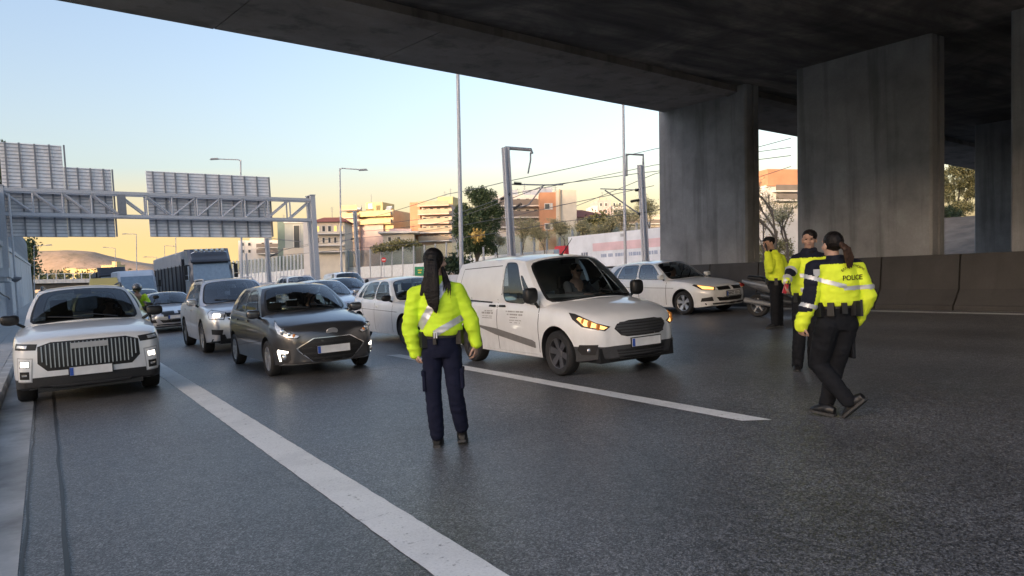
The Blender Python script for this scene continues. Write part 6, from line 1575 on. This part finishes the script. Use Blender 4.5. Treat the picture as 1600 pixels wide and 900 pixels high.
def shoe(root, heel, toe, up=.105, w=.047, ankle=None, name='boot', mat='boot', lift=0):
    h, t = Vector(heel), Vector(toe); d = t - h; L = d.length; d.normalize(); sd = d.cross(Vector((0, 0, 1))).normalized(); up_ = sd.cross(d).normalized()
    m = MB(); rings = [(h - d * .015 + up_ * .045, .030, .040), (h + d * .03 + up_ * .052, .040, .050), (h + d * L * .35 + up_ * .055, .042, .052), (h + d * L * .62 + up_ * .043, .048, .040), (h + d * L * .85 + up_ * .032, .044, .028), (h + d * L + up_ * .026, .024, .016)]
    ring_loft(m, [(c, sd * a, up_ * b) for c, a, b in rings], 14)
    if ankle is not None: limb(m, [h + d * .055 + up_ * .05, Vector(ankle)], [.048, .046])
    o = remesh(m, name, [MAT[mat]], root, .006, 3)
    m = MB(); pts = [(-.02, .032), (.04, .040), (L * .6, .049), (L * .9, .042), (L + .012, .016)]; poly = [h + d * a + sd * b for a, b in pts] + [h + d * a - sd * b for a, b in pts[::-1]]
    m.prism([p + up_ * .0 for p in poly], up_ * .022); m.build('sole', MAT['boot_sole'], o); return o
def torso_rings(base, top, specs):
    """specs: (t, half width, half depth, forward shift)"""
    base, top = Vector(base), Vector(top); out = []
    for t, a, b, sh in specs: c = base.lerp(top, t) + Vector((0, sh, 0)); out.append((c, Vector((a, 0, 0)), Vector((0, b, 0))))
    return out
def trousers(root, hipc, legs, mat, waist=.155, cargo=True, belt_z=None, wr=.006, rs=(.098, .072, .060)):
    m = MB(); hc = Vector(hipc)
    ring_loft(m, [(hc + Vector((0, 0, .13)), (waist * .92, 0, 0), (0, .105, 0)), (hc + Vector((0, 0, .05)), (waist * 1.02, 0, 0), (0, .118, 0)), (hc + Vector((0, .0, -.04)), (waist * 1.08, 0, 0), (0, .125, 0)), (hc + Vector((0, 0, -.12)), (waist * .95, 0, 0), (0, .11, 0))], 22)
    for (h, k, a) in legs:
        h, k, a = Vector(h), Vector(k), Vector(a); limb(m, [h, h.lerp(k, .5), k, k.lerp(a, .35), a], [rs[0], rs[0] * .90, rs[1], rs[1] * 1.02, rs[2]])
    o = remesh(m, 'trousers', [MAT[mat]], root, .0085, 4, wr, 11)
    if cargo:
        for (h, k, a), sx in zip(legs, (-1, 1)):
            c = Vector(h).lerp(Vector(k), .62); m = MB(); m.box(c + Vector((sx * .072, .0, 0)), (.03, .14, .18), taper=.93); m.box(c + Vector((sx * .077, .0, .07)), (.03, .15, .045)); pk = remesh(m, 'cargo_pocket', [MAT[mat]], o, .006, 3)
    return o
def belt(root, c, a, b, h=.05, items=()):
    c = Vector(c); m = MB(); n = 28; vs = []
    for z, k in ((-h / 2, 1.0), (h / 2, .99)):
        for i in range(n): t = 2 * math.pi * i / n; vs.append((c.x + a * k * math.cos(t), c.y + b * k * math.sin(t), c.z + z))
    m.add(vs, [(i, (i + 1) % n, n + (i + 1) % n, n + i) for i in range(n)]); o = m.build('belt', MAT['belt'], root, smooth=60)
    for ang, w, hh in items:
        t = R(ang); m = MB(); m.box((c.x + (a + .015) * math.cos(t), c.y + (b + .015) * math.sin(t), c.z - hh * .25), (w, .05, hh), rot=Matrix.Rotation(t + math.pi / 2, 3, 'Z'), taper=.9); m.build('pouch', MAT['belt'], o)
    return o
def locks(root, name, mat, strands, seed=1, voxel=.006, wr=.004):
    m = MB()
    for pts, rad in strands: limb(m, pts, rad, 8)
    return remesh(m, name, [MAT[mat]], root, voxel, 2, wr, 30)
def text_on(src, txt, at_fn, size, parent, nrm_y, mat='black_cloth', arc=None, tilt=0.0):
    """lettering laid on the jacket back: at_fn(x, z) -> local x, z"""
    cu = bpy.data.curves.new('t', 'FONT'); cu.body = txt; cu.size = size; cu.align_x = 'CENTER'; cu.align_y = 'CENTER'; cu.resolution_u = 3; cu.offset = size * .018
    t = bpy.data.objects.new('tmp', cu); COL.objects.link(t); bpy.context.view_layer.update(); me = bpy.data.meshes.new_from_object(t.evaluated_get(bpy.context.evaluated_depsgraph_get())); bpy.data.objects.remove(t)
    bm = bmesh.new(); bm.from_mesh(me); bmesh.ops.subdivide_edges(bm, edges=[e for e in bm.edges if e.calc_length() > .012], cuts=2); bm.to_mesh(me); bm.free()
    tr = BVHTree.FromPolygons([v.co for v in src.data.vertices], [tuple(p.vertices) for p in src.data.polygons])
    for v in me.vertices:
        x, z = v.co.x, v.co.y
        if arc: a = x / arc; rr = arc + z; x, z = rr * math.sin(a), rr * math.cos(a) - arc
        X, Z = at_fn(x, z); h = tr.ray_cast(Vector((X, nrm_y * -3, Z)), Vector((0, nrm_y, 0)))
        v.co = (h[0] + Vector((0, -nrm_y * .004, 0))) if h[0] is not None else Vector((X, 0, Z))
    me.materials.clear(); me.materials.append(MAT[mat]); return link_mesh('lettering', me, parent)
# ---- woman with the long ponytail, seen from behind
def woman_left():
    p = Person('policewoman seen from behind with long black hair, yellow hi-vis jacket and navy trousers', 702, 698); P = p.P; r = p.root
    hc = P(680, 408); sl, el, wl = P(651, 458), P(641, 508), P(649, 547, .03); sr, er, wr = P(713, 456), P(736, 502), P(744, 538, .02)
    hipL, knL, anL = P(675, 548), P(678, 618, -.02), P(683, 677); hipR, knR, anR = P(706, 548), P(713, 616, -.05), P(721, 667, .02)
    neck = P(683, 440); hipc = P(691, 535)
    m = MB(); g, Rm = head(m, hc, (.75, .62, .02), (0, 0, 1), 1.0); limb(m, [hc + Vector((.005, 0, -.06)), neck - Vector((0, 0, .06))], [.052, .058])
    limb(m, [neck - Vector((0, 0, .05)), hipc], [.09, .11]); limb(m, [neck, sl, el, wl], [.05, .05, .04, .03]); limb(m, [neck, sr, er, wr], [.05, .05, .04, .03])
    limb(m, [hipc, hipL, knL, anL], [.08, .07, .05, .04]); limb(m, [hipc, hipR, knR, anR], [.08, .07, .05, .04])
    hand(m, wr + Vector((-.004, 0, -.01)), (-.02, .05, -1), (.9, -.35, 0), .18, .75, 1); hand(m, wl + Vector((0, 0, -.005)), (.1, 0, -1), (-.9, -.3, 0), .15, .9, -1)
    remesh(m, 'body', [MAT['skin']], r, .0055, 2)
    m = MB(); top = P(686, 440); hem = P(690, 520)
    ring_loft(m, torso_rings(hem, top, [(-.02, .165, .125, 0), (.06, .185, .140, 0), (.3, .190, .140, 0), (.6, .195, .135, 0), (.82, .175, .115, 0), (.93, .11, .09, 0), (1.06, .075, .075, 0), (1.12, .07, .07, 0)]), 26)
    sleeve(m, sl, el, wl, (.076, .072, .060)); sleeve(m, sr, er, wr, (.076, .068, .052)); limb(m, [sl, neck - Vector((0, 0, .07)), sr], [.078, .088, .078])
    j = remesh(m, 'jacket', [MAT['hivis']], r, .0075, 4, .0115, 9)
    zt = lambda py: P(690, py).z
    def seg(c, a, b, w): 
        ax, az, bx, bz = a[0], a[1], b[0], b[1]; dx, dz = bx - ax, bz - az; t = ((c.x - ax) * dx + (c.z - az) * dz) / (dx * dx + dz * dz); q = math.hypot(c.x - ax - t * dx, c.z - az - t * dz); return q < w and -.05 < t < 1.05
    A0, A1 = P(704, 432), P(660, 506); B0, B1 = P(722, 497), P(684, 517)
    patch(j, 'reflective_band', 'reflect', lambda c, n: c.y < .02 and seg(c, (A0.x, A0.z), (A1.x, A1.z), .033), j)
    patch(j, 'reflective_band', 'reflect', lambda c, n: c.y < .05 and seg(c, (B0.x, B0.z), (B1.x, B1.z), .028), j)
    trousers(r, hipc, [(hipL, knL, anL + Vector((0, 0, .0))), (hipR, knR, anR)], 'navy', .150, True, None, .006, (.090, .070, .062))
    belt(r, P(691, 521), .163, .122, .055, ((205, .07, .14), (-25, .06, .12), (255, .03, .1)))
    shoe(r, P(683, 698, .0), P(683, 698, .24), ankle=anL, w=.05); shoe(r, P(722, 693, .02) , P(721, 699, .25), ankle=anR)
    # hair: skull cap and a long heavy fall to the small of the back
    m = MB(); ell(m, hc + Vector((-.008, -.022, .028)), (.090, .104, .094)); ell(m, hc + Vector((-.015, -.065, -.02)), (.075, .055, .080))
    rr = random.Random(3); st = []
    for k in range(34):
        a = rr.uniform(-1, 1); e = rr.uniform(0, 1); z1 = P(0, 489).z + .13 * e * e + .05 * abs(a)
        st.append(([(hc.x - .015 + a * .030, -.10, hc.z + .0), (hc.x - .022 + a * .046, -.140 - .01 * rr.random(), hc.z - .12), (hc.x - .024 + a * .054, -.168, hc.z - .24), (hc.x - .014 + a * .040, -.178, hc.z - .36), (hc.x + .004 + a * .020, -.178, z1)], [.030, .022, .018, .014, .004]))
    for k in range(4): st.append(([(hc.x + .070, -.04, hc.z - .06), (hc.x + .072 + .012 * k, -.06, hc.z - .14), (hc.x + .085 + .016 * k, -.115, hc.z - .21), (hc.x + .070 + .022 * k, -.150, hc.z - .27 - .018 * k)], [.014, .009, .007, .003]))
    for k in range(3): st.append(([(hc.x - .06, -.07, hc.z - .08), (hc.x - .085 - .010 * k, -.12, hc.z - .19), (hc.x - .105 - .010 * k, -.160, hc.z - .29)], [.014, .010, .004]))
    for pts, rad in st: limb(m, pts, rad, 8)
    h = remesh(m, 'hair', [MAT['hair_black']], r, .0055, 2, .004, 40)
    m = MB(); m.lathe([(.030, -.012), (.036, 0), (.030, .012)], hc + Vector((-.02, -.112, -.005)), (0, .8, .6), 14); m.build('hair_band', MAT['black_cloth'], h, smooth=50)
    m = MB(); m.box(P(678, 515) + Vector((.03, -.15, -.03)), (.03, .012, .05)); m.build('badge', MAT['plate_w'], j)
    return p
# ---- policewoman walking away at the right
def woman_right():
    p = Person('policewoman walking away at the right with a brown ponytail and POLICE on her hi-vis jacket', 1303, 652); P = p.P; r = p.root
    hc = P(1296, 382); sl, el, wl = P(1270, 418), P(1263, 464, -.03), P(1251, 505, .02); sr, er, wr = P(1334, 421), P(1350, 464, -.04), P(1341, 504, .06)
    neck = P(1300, 410); hipc = P(1305, 495)
    hipA, knA, anA = P(1289, 508, -.02), P(1284, 570, .10), P(1314, 622, -.14); hipB, knB, anB = P(1320, 508), P(1312, 575, .10), P(1298, 634, .10)
    m = MB(); g, Rm = head(m, hc, (-.22, .97, .02), (0, 0, 1), .98); limb(m, [hc + Vector((.005, 0, -.05)), neck - Vector((0, 0, .06))], [.052, .058])
    limb(m, [neck - Vector((0, 0, .05)), hipc], [.09, .11]); limb(m, [neck, sl, el, wl], [.05, .05, .04, .03]); limb(m, [neck, sr, er, wr], [.05, .05, .04, .03])
    limb(m, [hipc, hipA, knA, anA], [.08, .07, .05, .04]); limb(m, [hipc, hipB, knB, anB], [.08, .07, .05, .04])
    hand(m, wl, (-.05, .1, -1), (-.9, -.3, 0), .15, .9, -1); hand(m, wr, (-.1, .15, -1), (.9, -.3, 0), .15, .9, 1); remesh(m, 'body', [MAT['skin']], r, .006, 2)
    m = MB(); top = P(1302, 408); hem = P(1306, 474)
    ring_loft(m, torso_rings(hem, top, [(-.04, .185, .135, 0), (.08, .200, .145, 0), (.35, .205, .145, 0), (.62, .205, .135, 0), (.84, .170, .115, 0), (.95, .105, .09, 0), (1.06, .075, .075, 0), (1.12, .072, .072, 0)]), 26)
    sleeve(m, sl, el, wl, (.080, .074, .062)); sleeve(m, sr, er, wr, (.078, .072, .060)); limb(m, [sl, neck - Vector((0, 0, .06)), sr], [.078, .088, .078])
    zs = P(1300, 418).z; zel = el.z
    L_in = lambda c: c.x < P(1272, 440).x
    def fn(c):
        if c.x < P(1281, 440).x + .02 * 0 and c.z > P(0, 480).z - .02 and c.x - (el.x + (sl.x - el.x) * (c.z - el.z) / (sl.z - el.z)) < .012: return 1     # dark outer sleeve
        if c.z > P(0, 412.5).z and c.z < P(0, 397).z and c.x < P(1326, 0).x: return 1       # dark yoke
        return 0
    j = remesh(m, 'jacket', [MAT['hivis_y'], MAT['jacket_dark']], r, .0075, 4, .011, 9, fn)
    tors = lambda c: P(1276, 0).x - .02 < c.x < P(1334, 0).x + .02
    za, zb = P(0, 447).z, P(0, 454).z
    patch(j, 'reflective_band', 'reflect', lambda c, n: P(1279, 0).x < c.x < P(1342, 0).x and abs(c.z - (P(0, 451.5).z + .006)) < .020, j)
    patch(j, 'reflective_band', 'reflect', lambda c, n: c.x < P(1282, 0).x and abs(c.z - P(0, 441).z + (c.x - P(1262, 0).x) * .35) < .020, j)
    patch(j, 'reflective_band', 'reflect', lambda c, n: c.x > P(1341, 0).x and abs(c.z - P(0, 448).z) < .020, j)
    patch(j, 'reflective_band', 'reflect', lambda c, n: c.x < P(1276, 0).x and abs(c.z - P(0, 483).z + (c.x - P(1258, 0).x) * .3) < .020, j)
    patch(j, 'reflective_band', 'reflect', lambda c, n: c.x > P(1337, 0).x and abs(c.z - P(0, 484).z) < .016, j)
    c0 = P(1320, 435); text_on(j, 'POLICE', lambda x, z: (c0.x + x, c0.z + z), .062, j, 1)
    c1 = P(1321, 416.5); text_on(j, 'ΕΛΛ. ΑΣΤΥΝΟΜΙΑ', lambda x, z: (c1.x + x, c1.z + z), .029, j, 1, arc=.16)
    # shoulder crest
    tr_ = P(1267, 425); m = MB(); m.prism([(tr_.x - .03, -.088, tr_.z + .035), (tr_.x + .025, -.094, tr_.z + .035), (tr_.x + .025, -.094, tr_.z - .01), (tr_.x - .002, -.092, tr_.z - .04), (tr_.x - .03, -.088, tr_.z - .01)], (0, -.006, 0)); m.build('crest', MAT['badge'], j)
    trousers(r, hipc, [(hipA, knA, anA), (hipB, knB, anB)], 'black_cloth', .165, False, None, .006, (.108, .078, .066))
    m = MB(); c = knB.lerp(hipB, .45) + Vector((.085, -.02, 0)); m.box(c, (.03, .15, .19)); remesh(m, 'cargo_pocket', [MAT['black_cloth']], r, .006, 3)
    belt(r, P(1306, 476), .178, .132, .06, ((200, .07, .13), (235, .06, .12), (268, .05, .10), (305, .07, .13), (340, .06, .15)))
    shoe(r, P(1302, 650, .0), P(1279, 646, .17), ankle=anB); shoe(r, P(1334, 622, -.22), P(1316, 652, -.06), ankle=anA)
    m = MB(); ell(m, hc + Vector((.008, -.020, .026)), (.086, .104, .092)); ell(m, hc + Vector((.02, -.075, -.0)), (.05, .05, .05)); h = remesh(m, 'hair', [MAT['hair_black']], r, .006, 2, .003, 40)
    st = []; rr = random.Random(8)
    for k in range(12):
        a = rr.uniform(-1, 1); st.append(([(hc.x + .03, -.10, hc.z + .005), (hc.x + .065 + a * .018, -.155, hc.z - .05), (hc.x + .085 + a * .028, -.150, hc.z - .13), (hc.x + .09 + a * .018, -.145, hc.z - .23 + rr.uniform(0, .04))], [.024, .020, .016, .005]))
    locks(r, 'ponytail', 'hair_brown', st)
    m = MB(); m.tube([hc + Vector((.088 * math.cos(t) * .98, -.03 + .1 * math.sin(t), .055 + .05 * math.sin(t + 1.2))) for t in [k * .35 for k in range(0, 10)]], .005); 
    return p
# ---- officer facing the camera with an outstretched arm
def man_mid():
    p = Person('policeman facing the camera with his arm held out, half hidden behind the ponytailed policewoman', 1257, 578); P = p.P; r = p.root
    hc = P(1262, 375); neck = P(1262, 394); hipc = P(1258, 465); sl, el, wl = P(1244, 405), P(1228, 424, -.12), P(1215, 436, -.26); sr, er, wr = P(1282, 407), P(1290, 435, .02), P(1288, 462, -.02)
    hipA, knA, anA = P(1249, 472), P(1247, 522, -.03), P(1246, 570); hipB, knB, anB = P(1268, 472), P(1270, 522, -.02), P(1271, 570)
    m = MB(); g, Rm = head(m, hc, (-.42, -.9, -.02), (0, 0, 1), 1.04); limb(m, [hc + Vector((0, .01, -.05)), neck - Vector((0, 0, .06))], [.058, .062])
    limb(m, [neck - Vector((0, 0, .05)), hipc], [.09, .11]); limb(m, [neck, sl, el, wl], [.05, .05, .04, .032]); limb(m, [neck, sr, er, wr], [.05, .05, .04, .03]); limb(m, [hipc, hipA, knA, anA], [.08, .07, .05, .04]); limb(m, [hipc, hipB, knB, anB], [.08, .07, .05, .04])
    hand(m, wl + Vector((0, -.01, -.01)), (-.35, -.25, -.9), (-.8, .2, .2), .19, .8, 1); hand(m, wr, (0, -.1, -1), (.9, .2, 0), .16, .8, -1)
    remesh(m, 'body', [MAT['skin_d']], r, .006, 2); face(r, g, 1.04)
    m = MB(); top = P(1262, 392); hem = P(1259, 458)
    ring_loft(m, torso_rings(hem, top, [(-.04, .18, .13, 0), (.1, .20, .145, 0), (.4, .205, .145, 0), (.65, .205, .135, 0), (.85, .175, .115, 0), (.95, .11, .09, 0), (1.05, .08, .08, 0)]), 24)
    sleeve(m, sl, el, wl, (.078, .066, .052)); sleeve(m, sr, er, wr, (.080, .072, .060)); limb(m, [sl, neck - Vector((0, 0, .07)), sr], [.078, .088, .078])
    def fn(c):
        if c.z > P(0, 403).z: return 1
        q = (c - wl).length
        if .06 < q < .22 and c.x < sl.x - .01 and c.z > wl.z + .02 and (c.x + c.y) > (wl.x + wl.y) + .05 and c.z > lerp(wl.z, el.z, .5): return 1
        return 0
    j = remesh(m, 'jacket', [MAT['hivis_y'], MAT['jacket_dark']], r, .0075, 4, .010, 10, fn)
    for py in (430, 452): patch(j, 'reflective_band', 'reflect', lambda c, n, z=P(0, py).z: sl.x - .02 < c.x < sr.x + .0 and abs(c.z - z) < .026, j)
    patch(j, 'reflective_band', 'reflect', lambda c, n: c.x < sl.x - .03 and .20 < (c - wl).length < .245, j); patch(j, 'reflective_band', 'reflect', lambda c, n: c.x < sl.x - .03 and .055 < (c - wl).length < .085, j)
    m = MB(); zc_ = P(0, 428).z; m.box((P(1262, 0).x + .028, -.146, zc_ + .0), (.012, .01, .46)); m.build('zip', MAT['black_cloth'], j)
    m = MB(); ell(m, P(1262, 396) + Vector((0, -.015, .0)), (.085, .085, .055)); remesh(m, 'scarf', [MAT['black_cloth']], r, .006, 2, .006, 20)
    trousers(r, hipc, [(hipA, knA, anA), (hipB, knB, anB)], 'black_cloth', .165, False, None, .006, (.105, .078, .068)); belt(r, P(1258, 460), .175, .13, .06, ((215, .06, .12), (330, .07, .13)))
    shoe(r, P(1248, 575, .10), P(1241, 580, -.12), ankle=anA); shoe(r, P(1272, 575, .1), P(1270, 580, -.13), ankle=anB)
    m = MB(); ell(m, hc + Vector((.012, .012, .050)), (.090, .106, .080)); ell(m, hc + Vector((.03, .07, -.01)), (.07, .06, .07)); remesh(m, 'hair', [MAT['hair_black']], r, .006, 2, .003, 40)
    ph = empty('radio', p.root.matrix_basis @ (wl + Vector((-.03, -.045, -.095))), (0.1, .3, VYAW), label='small red handset in the outstretched hand of the policeman', cat='handset')
    m = MB(); m.box((0, 0, 0), (.045, .03, .12)); m.build('case', MAT['red'], ph); m = MB(); m.cyl((.012, 0, .06), (.012, 0, .11), .006); m.build('aerial', MAT['black'], ph)
    return p
# ---- officer on the phone by the scooter
def man_left():
    p = Person('policeman in a hi-vis jacket holding a phone to his face beside the parked scooter', 1211, 512); P = p.P; r = p.root
    hc = P(1200, 379); neck = P(1206, 394); hipc = P(1212, 442); sl, el, wl = P(1203, 404, -.10), P(1196, 420, -.22), P(1194, 394, -.16); sr, er, wr = P(1221, 404, .10), P(1230, 428, .05), P(1222, 438, -.02)
    hipA, knA, anA = P(1209, 446, -.06), P(1208, 478, -.09), P(1209, 505, -.08); hipB, knB, anB = P(1216, 446, .06), P(1218, 478, .06), P(1219, 505, .06)
    m = MB(); g, Rm = head(m, hc, (-.95, -.15, -.15), (-.1, 0, 1), 1.12); limb(m, [hc + Vector((.02, 0, -.05)), neck - Vector((0, 0, .06))], [.062, .066])
    limb(m, [neck - Vector((0, 0, .05)), hipc], [.1, .12]); limb(m, [neck, sl, el, wl], [.055, .05, .045, .034]); limb(m, [neck, sr, er, wr], [.055, .05, .045, .034]); limb(m, [hipc, hipA, knA, anA], [.09, .08, .055, .045]); limb(m, [hipc, hipB, knB, anB], [.09, .08, .055, .045])
    hand(m, wl, (-.2, .1, .95), (-.2, -.9, .1), .19, .9, 1); hand(m, wr, (-.4, -.2, -.9), (.6, -.6, 0), .18, .8, 1); remesh(m, 'body', [MAT['skin_d']], r, .007, 2); face(r, g, 1.12)
    m = MB(); top = P(1206, 393); hem = P(1212, 436)
    ring_loft(m, torso_rings(hem, top, [(-.04, .175, .19, 0), (.1, .19, .205, 0), (.4, .19, .21, 0), (.65, .185, .205, 0), (.85, .15, .17, 0), (.95, .11, .11, 0), (1.05, .09, .09, 0)]), 24)
    sleeve(m, sl, el, wl - Vector((0, 0, .03)), (.088, .078, .064)); sleeve(m, sr, er, wr, (.088, .08, .066)); limb(m, [sl, neck - Vector((0, 0, .08)), sr], [.085, .092, .085])
    j = remesh(m, 'jacket', [MAT['hivis_y']], r, .008, 4, .009, 9)
    patch(j, 'reflective_band', 'reflect', lambda c, n: abs(c.z - P(0, 421).z) < .032 and P(1197, 0).x < c.x < P(1224, 0).x, j); patch(j, 'reflective_band', 'reflect', lambda c, n: abs(c.x - P(1195.5, 0).x - .02) < .028 and c.z < P(0, 408).z and n.x < 0 and c.y > -.14, j)
    trousers(r, hipc, [(hipA, knA, anA), (hipB, knB, anB)], 'black_cloth', .165, False, None, .006, (.115, .088, .078)); belt(r, P(1212, 437), .18, .175, .06, ((250, .07, .14), (180, .06, .12)))
    shoe(r, P(1214, 510, -.09), P(1194, 512, -.12), ankle=anA); shoe(r, P(1224, 511, .05), P(1206, 513, .02), ankle=anB)
    m = MB(); ell(m, hc + Vector((.025, 0, .03)), (.100, .092, .088)); remesh(m, 'hair', [MAT['hair_black']], r, .007, 2, .003, 40)
    m = MB(); ell(m, hc + Vector((.01, 0, .065)), (.112, .098, .06)); ell(m, hc + Vector((-.105, -.012, .045)), (.065, .075, .012)); remesh(m, 'cap', [MAT['black_cloth']], r, .007, 2)
    m = MB(); ell(m, P(1204, 393) + Vector((-.01, 0, .0)), (.095, .095, .055)); remesh(m, 'scarf', [MAT['black_cloth']], r, .007, 2, .006, 20)
    ph = empty('phone', p.root.matrix_basis @ (wl + Vector((-.035, -.02, .10))), (0.2, -.2, VYAW), label='dark phone held to the face of the officer by the scooter', cat='phone')
    m = MB(); m.box((0, 0, 0), (.012, .075, .155)); m.build('case', MAT['black'], ph); m = MB(); m.box((.008, 0, 0), (.004, .066, .14)); m.build('screen', MAT['cglass_dark'], ph)
    return p
def seated(label, carr, x, y, z, skin='skin', top='grey_cloth', hairm='hair_black', glasses=False, long_hair=False, hands=True, helmet=False, rider=False):
    """driver in the car frame: facing -y"""
    wm = carr if isinstance(carr, Matrix) else carr.root.matrix_basis
    r = empty('person', wm @ Vector((x, y, z)), wm.to_euler(), label=label, cat='person')
    hc = Vector((0, 0, .62)); neck = Vector((0, .02, .48)); m = MB(); g, Rm = head(m, hc, (-.05, -1, -.05), (0, 0, 1), 1.0); limb(m, [hc + Vector((0, .01, -.06)), Vector((0, .02, .40))], [.054, .06]); limb(m, [Vector((0, .02, .40)), Vector((0, .06, .05))], [.12, .13])
    wl, wr = Vector((-.15, -.42, .24)), Vector((.15, -.42, .24))
    for sx, w in ((-1, wl), (1, wr)): limb(m, [(sx * .17, .02, .40), (sx * .24, -.14, .22), w], [.05, .042, .03]); hand(m, w, (-sx * .2, -.9, .3), (sx * .3, 0, 1), .17, 1.0, sx)
    if rider:
        for sx in (-1, 1): limb(m, [(sx * .09, .04, .02), (sx * .2, -.36, -.04), (sx * .18, -.25, -.48)], [.08, .06, .045])
    b = remesh(m, 'body', [MAT[skin]], r, .009, 2); face(r, g)
    m = MB(); ring_loft(m, torso_rings((0, .06, 0), (0, .02, .46), [(-.05, .17, .12, 0), (.2, .18, .13, 0), (.6, .19, .125, 0), (.85, .16, .10, 0), (1, .09, .08, 0)]), 20)
    for sx, w in ((-1, wl), (1, wr)): limb(m, [(sx * .17, .02, .40), (sx * .24, -.14, .22), w + Vector((0, .05, 0))], [.07, .06, .048])
    j = remesh(m, 'jacket', [MAT[top]], r, .010, 3, .006, 10)
    if rider:
        m = MB()
        for sx in (-1, 1): limb(m, [(sx * .09, .04, .02), (sx * .2, -.36, -.04), (sx * .18, -.25, -.46)], [.10, .08, .06])
        remesh(m, 'trousers', [MAT['black_cloth']], r, .010, 3); [shoe(r, (sx * .18, -.2, -.58), (sx * .18, -.45, -.58)) for sx in (-1, 1)]
    if helmet:
        m = MB(); ell(m, hc + Vector((0, .01, .02)), (.125, .145, .135)); remesh(m, 'helmet', [MAT['helmet']], r, .009, 2)
        m = MB(); ell(m, hc + Vector((0, -.04, -.0)), (.115, .108, .055)); m.build('visor', MAT['black'], r, smooth=60)
    else:
        m = MB(); ell(m, hc + Vector((0, .018, .040)), (.086, .098, .080)); 
        if long_hair:
            for sx in (-1, 1): limb(m, [hc + Vector((sx * .07, .03, 0)), hc + Vector((sx * .085, .03, -.12)), hc + Vector((sx * .09, .0, -.24))], [.035, .03, .012])
        remesh(m, 'hair', [MAT[hairm]], r, .008, 2)
    if glasses:
        m = MB()
        for sx in (-1, 1): m.box(hc + Vector((sx * .034, -.098, .004)), (.052, .012, .034))
        m.box(hc + Vector((0, -.10, .010)), (.14, .006, .006)); m.build('sunglasses', MAT['black'], r)
    return r
woman_left(); woman_right(); man_mid(); man_left()
seated('driver in sunglasses behind the windscreen of the white van', cars['van'], .36, 1.10, .80, 'skin', 'grey_cloth', glasses=True)
seated('driver in a pale top at the wheel of the dark grey hatchback', cars['hatch'], .34, 1.25, .62, 'skin', 'grey_cloth', long_hair=True)
seated('driver in dark clothes behind the windscreen of the white SUV', cars['suv'], .38, 1.55, .72, 'skin', 'black_cloth')
seated('driver barely visible inside the white hatchback under the bridge', cars['polo'], .36, 1.4, .50, 'skin_d', 'grey_cloth')
seated('motorcycle policeman with a dark helmet and hi-vis jacket behind the white SUV', Matrix.Translation((2.12, 22.5, 0)), 0, 0, .90, 'skin', 'hivis', helmet=True, rider=True)
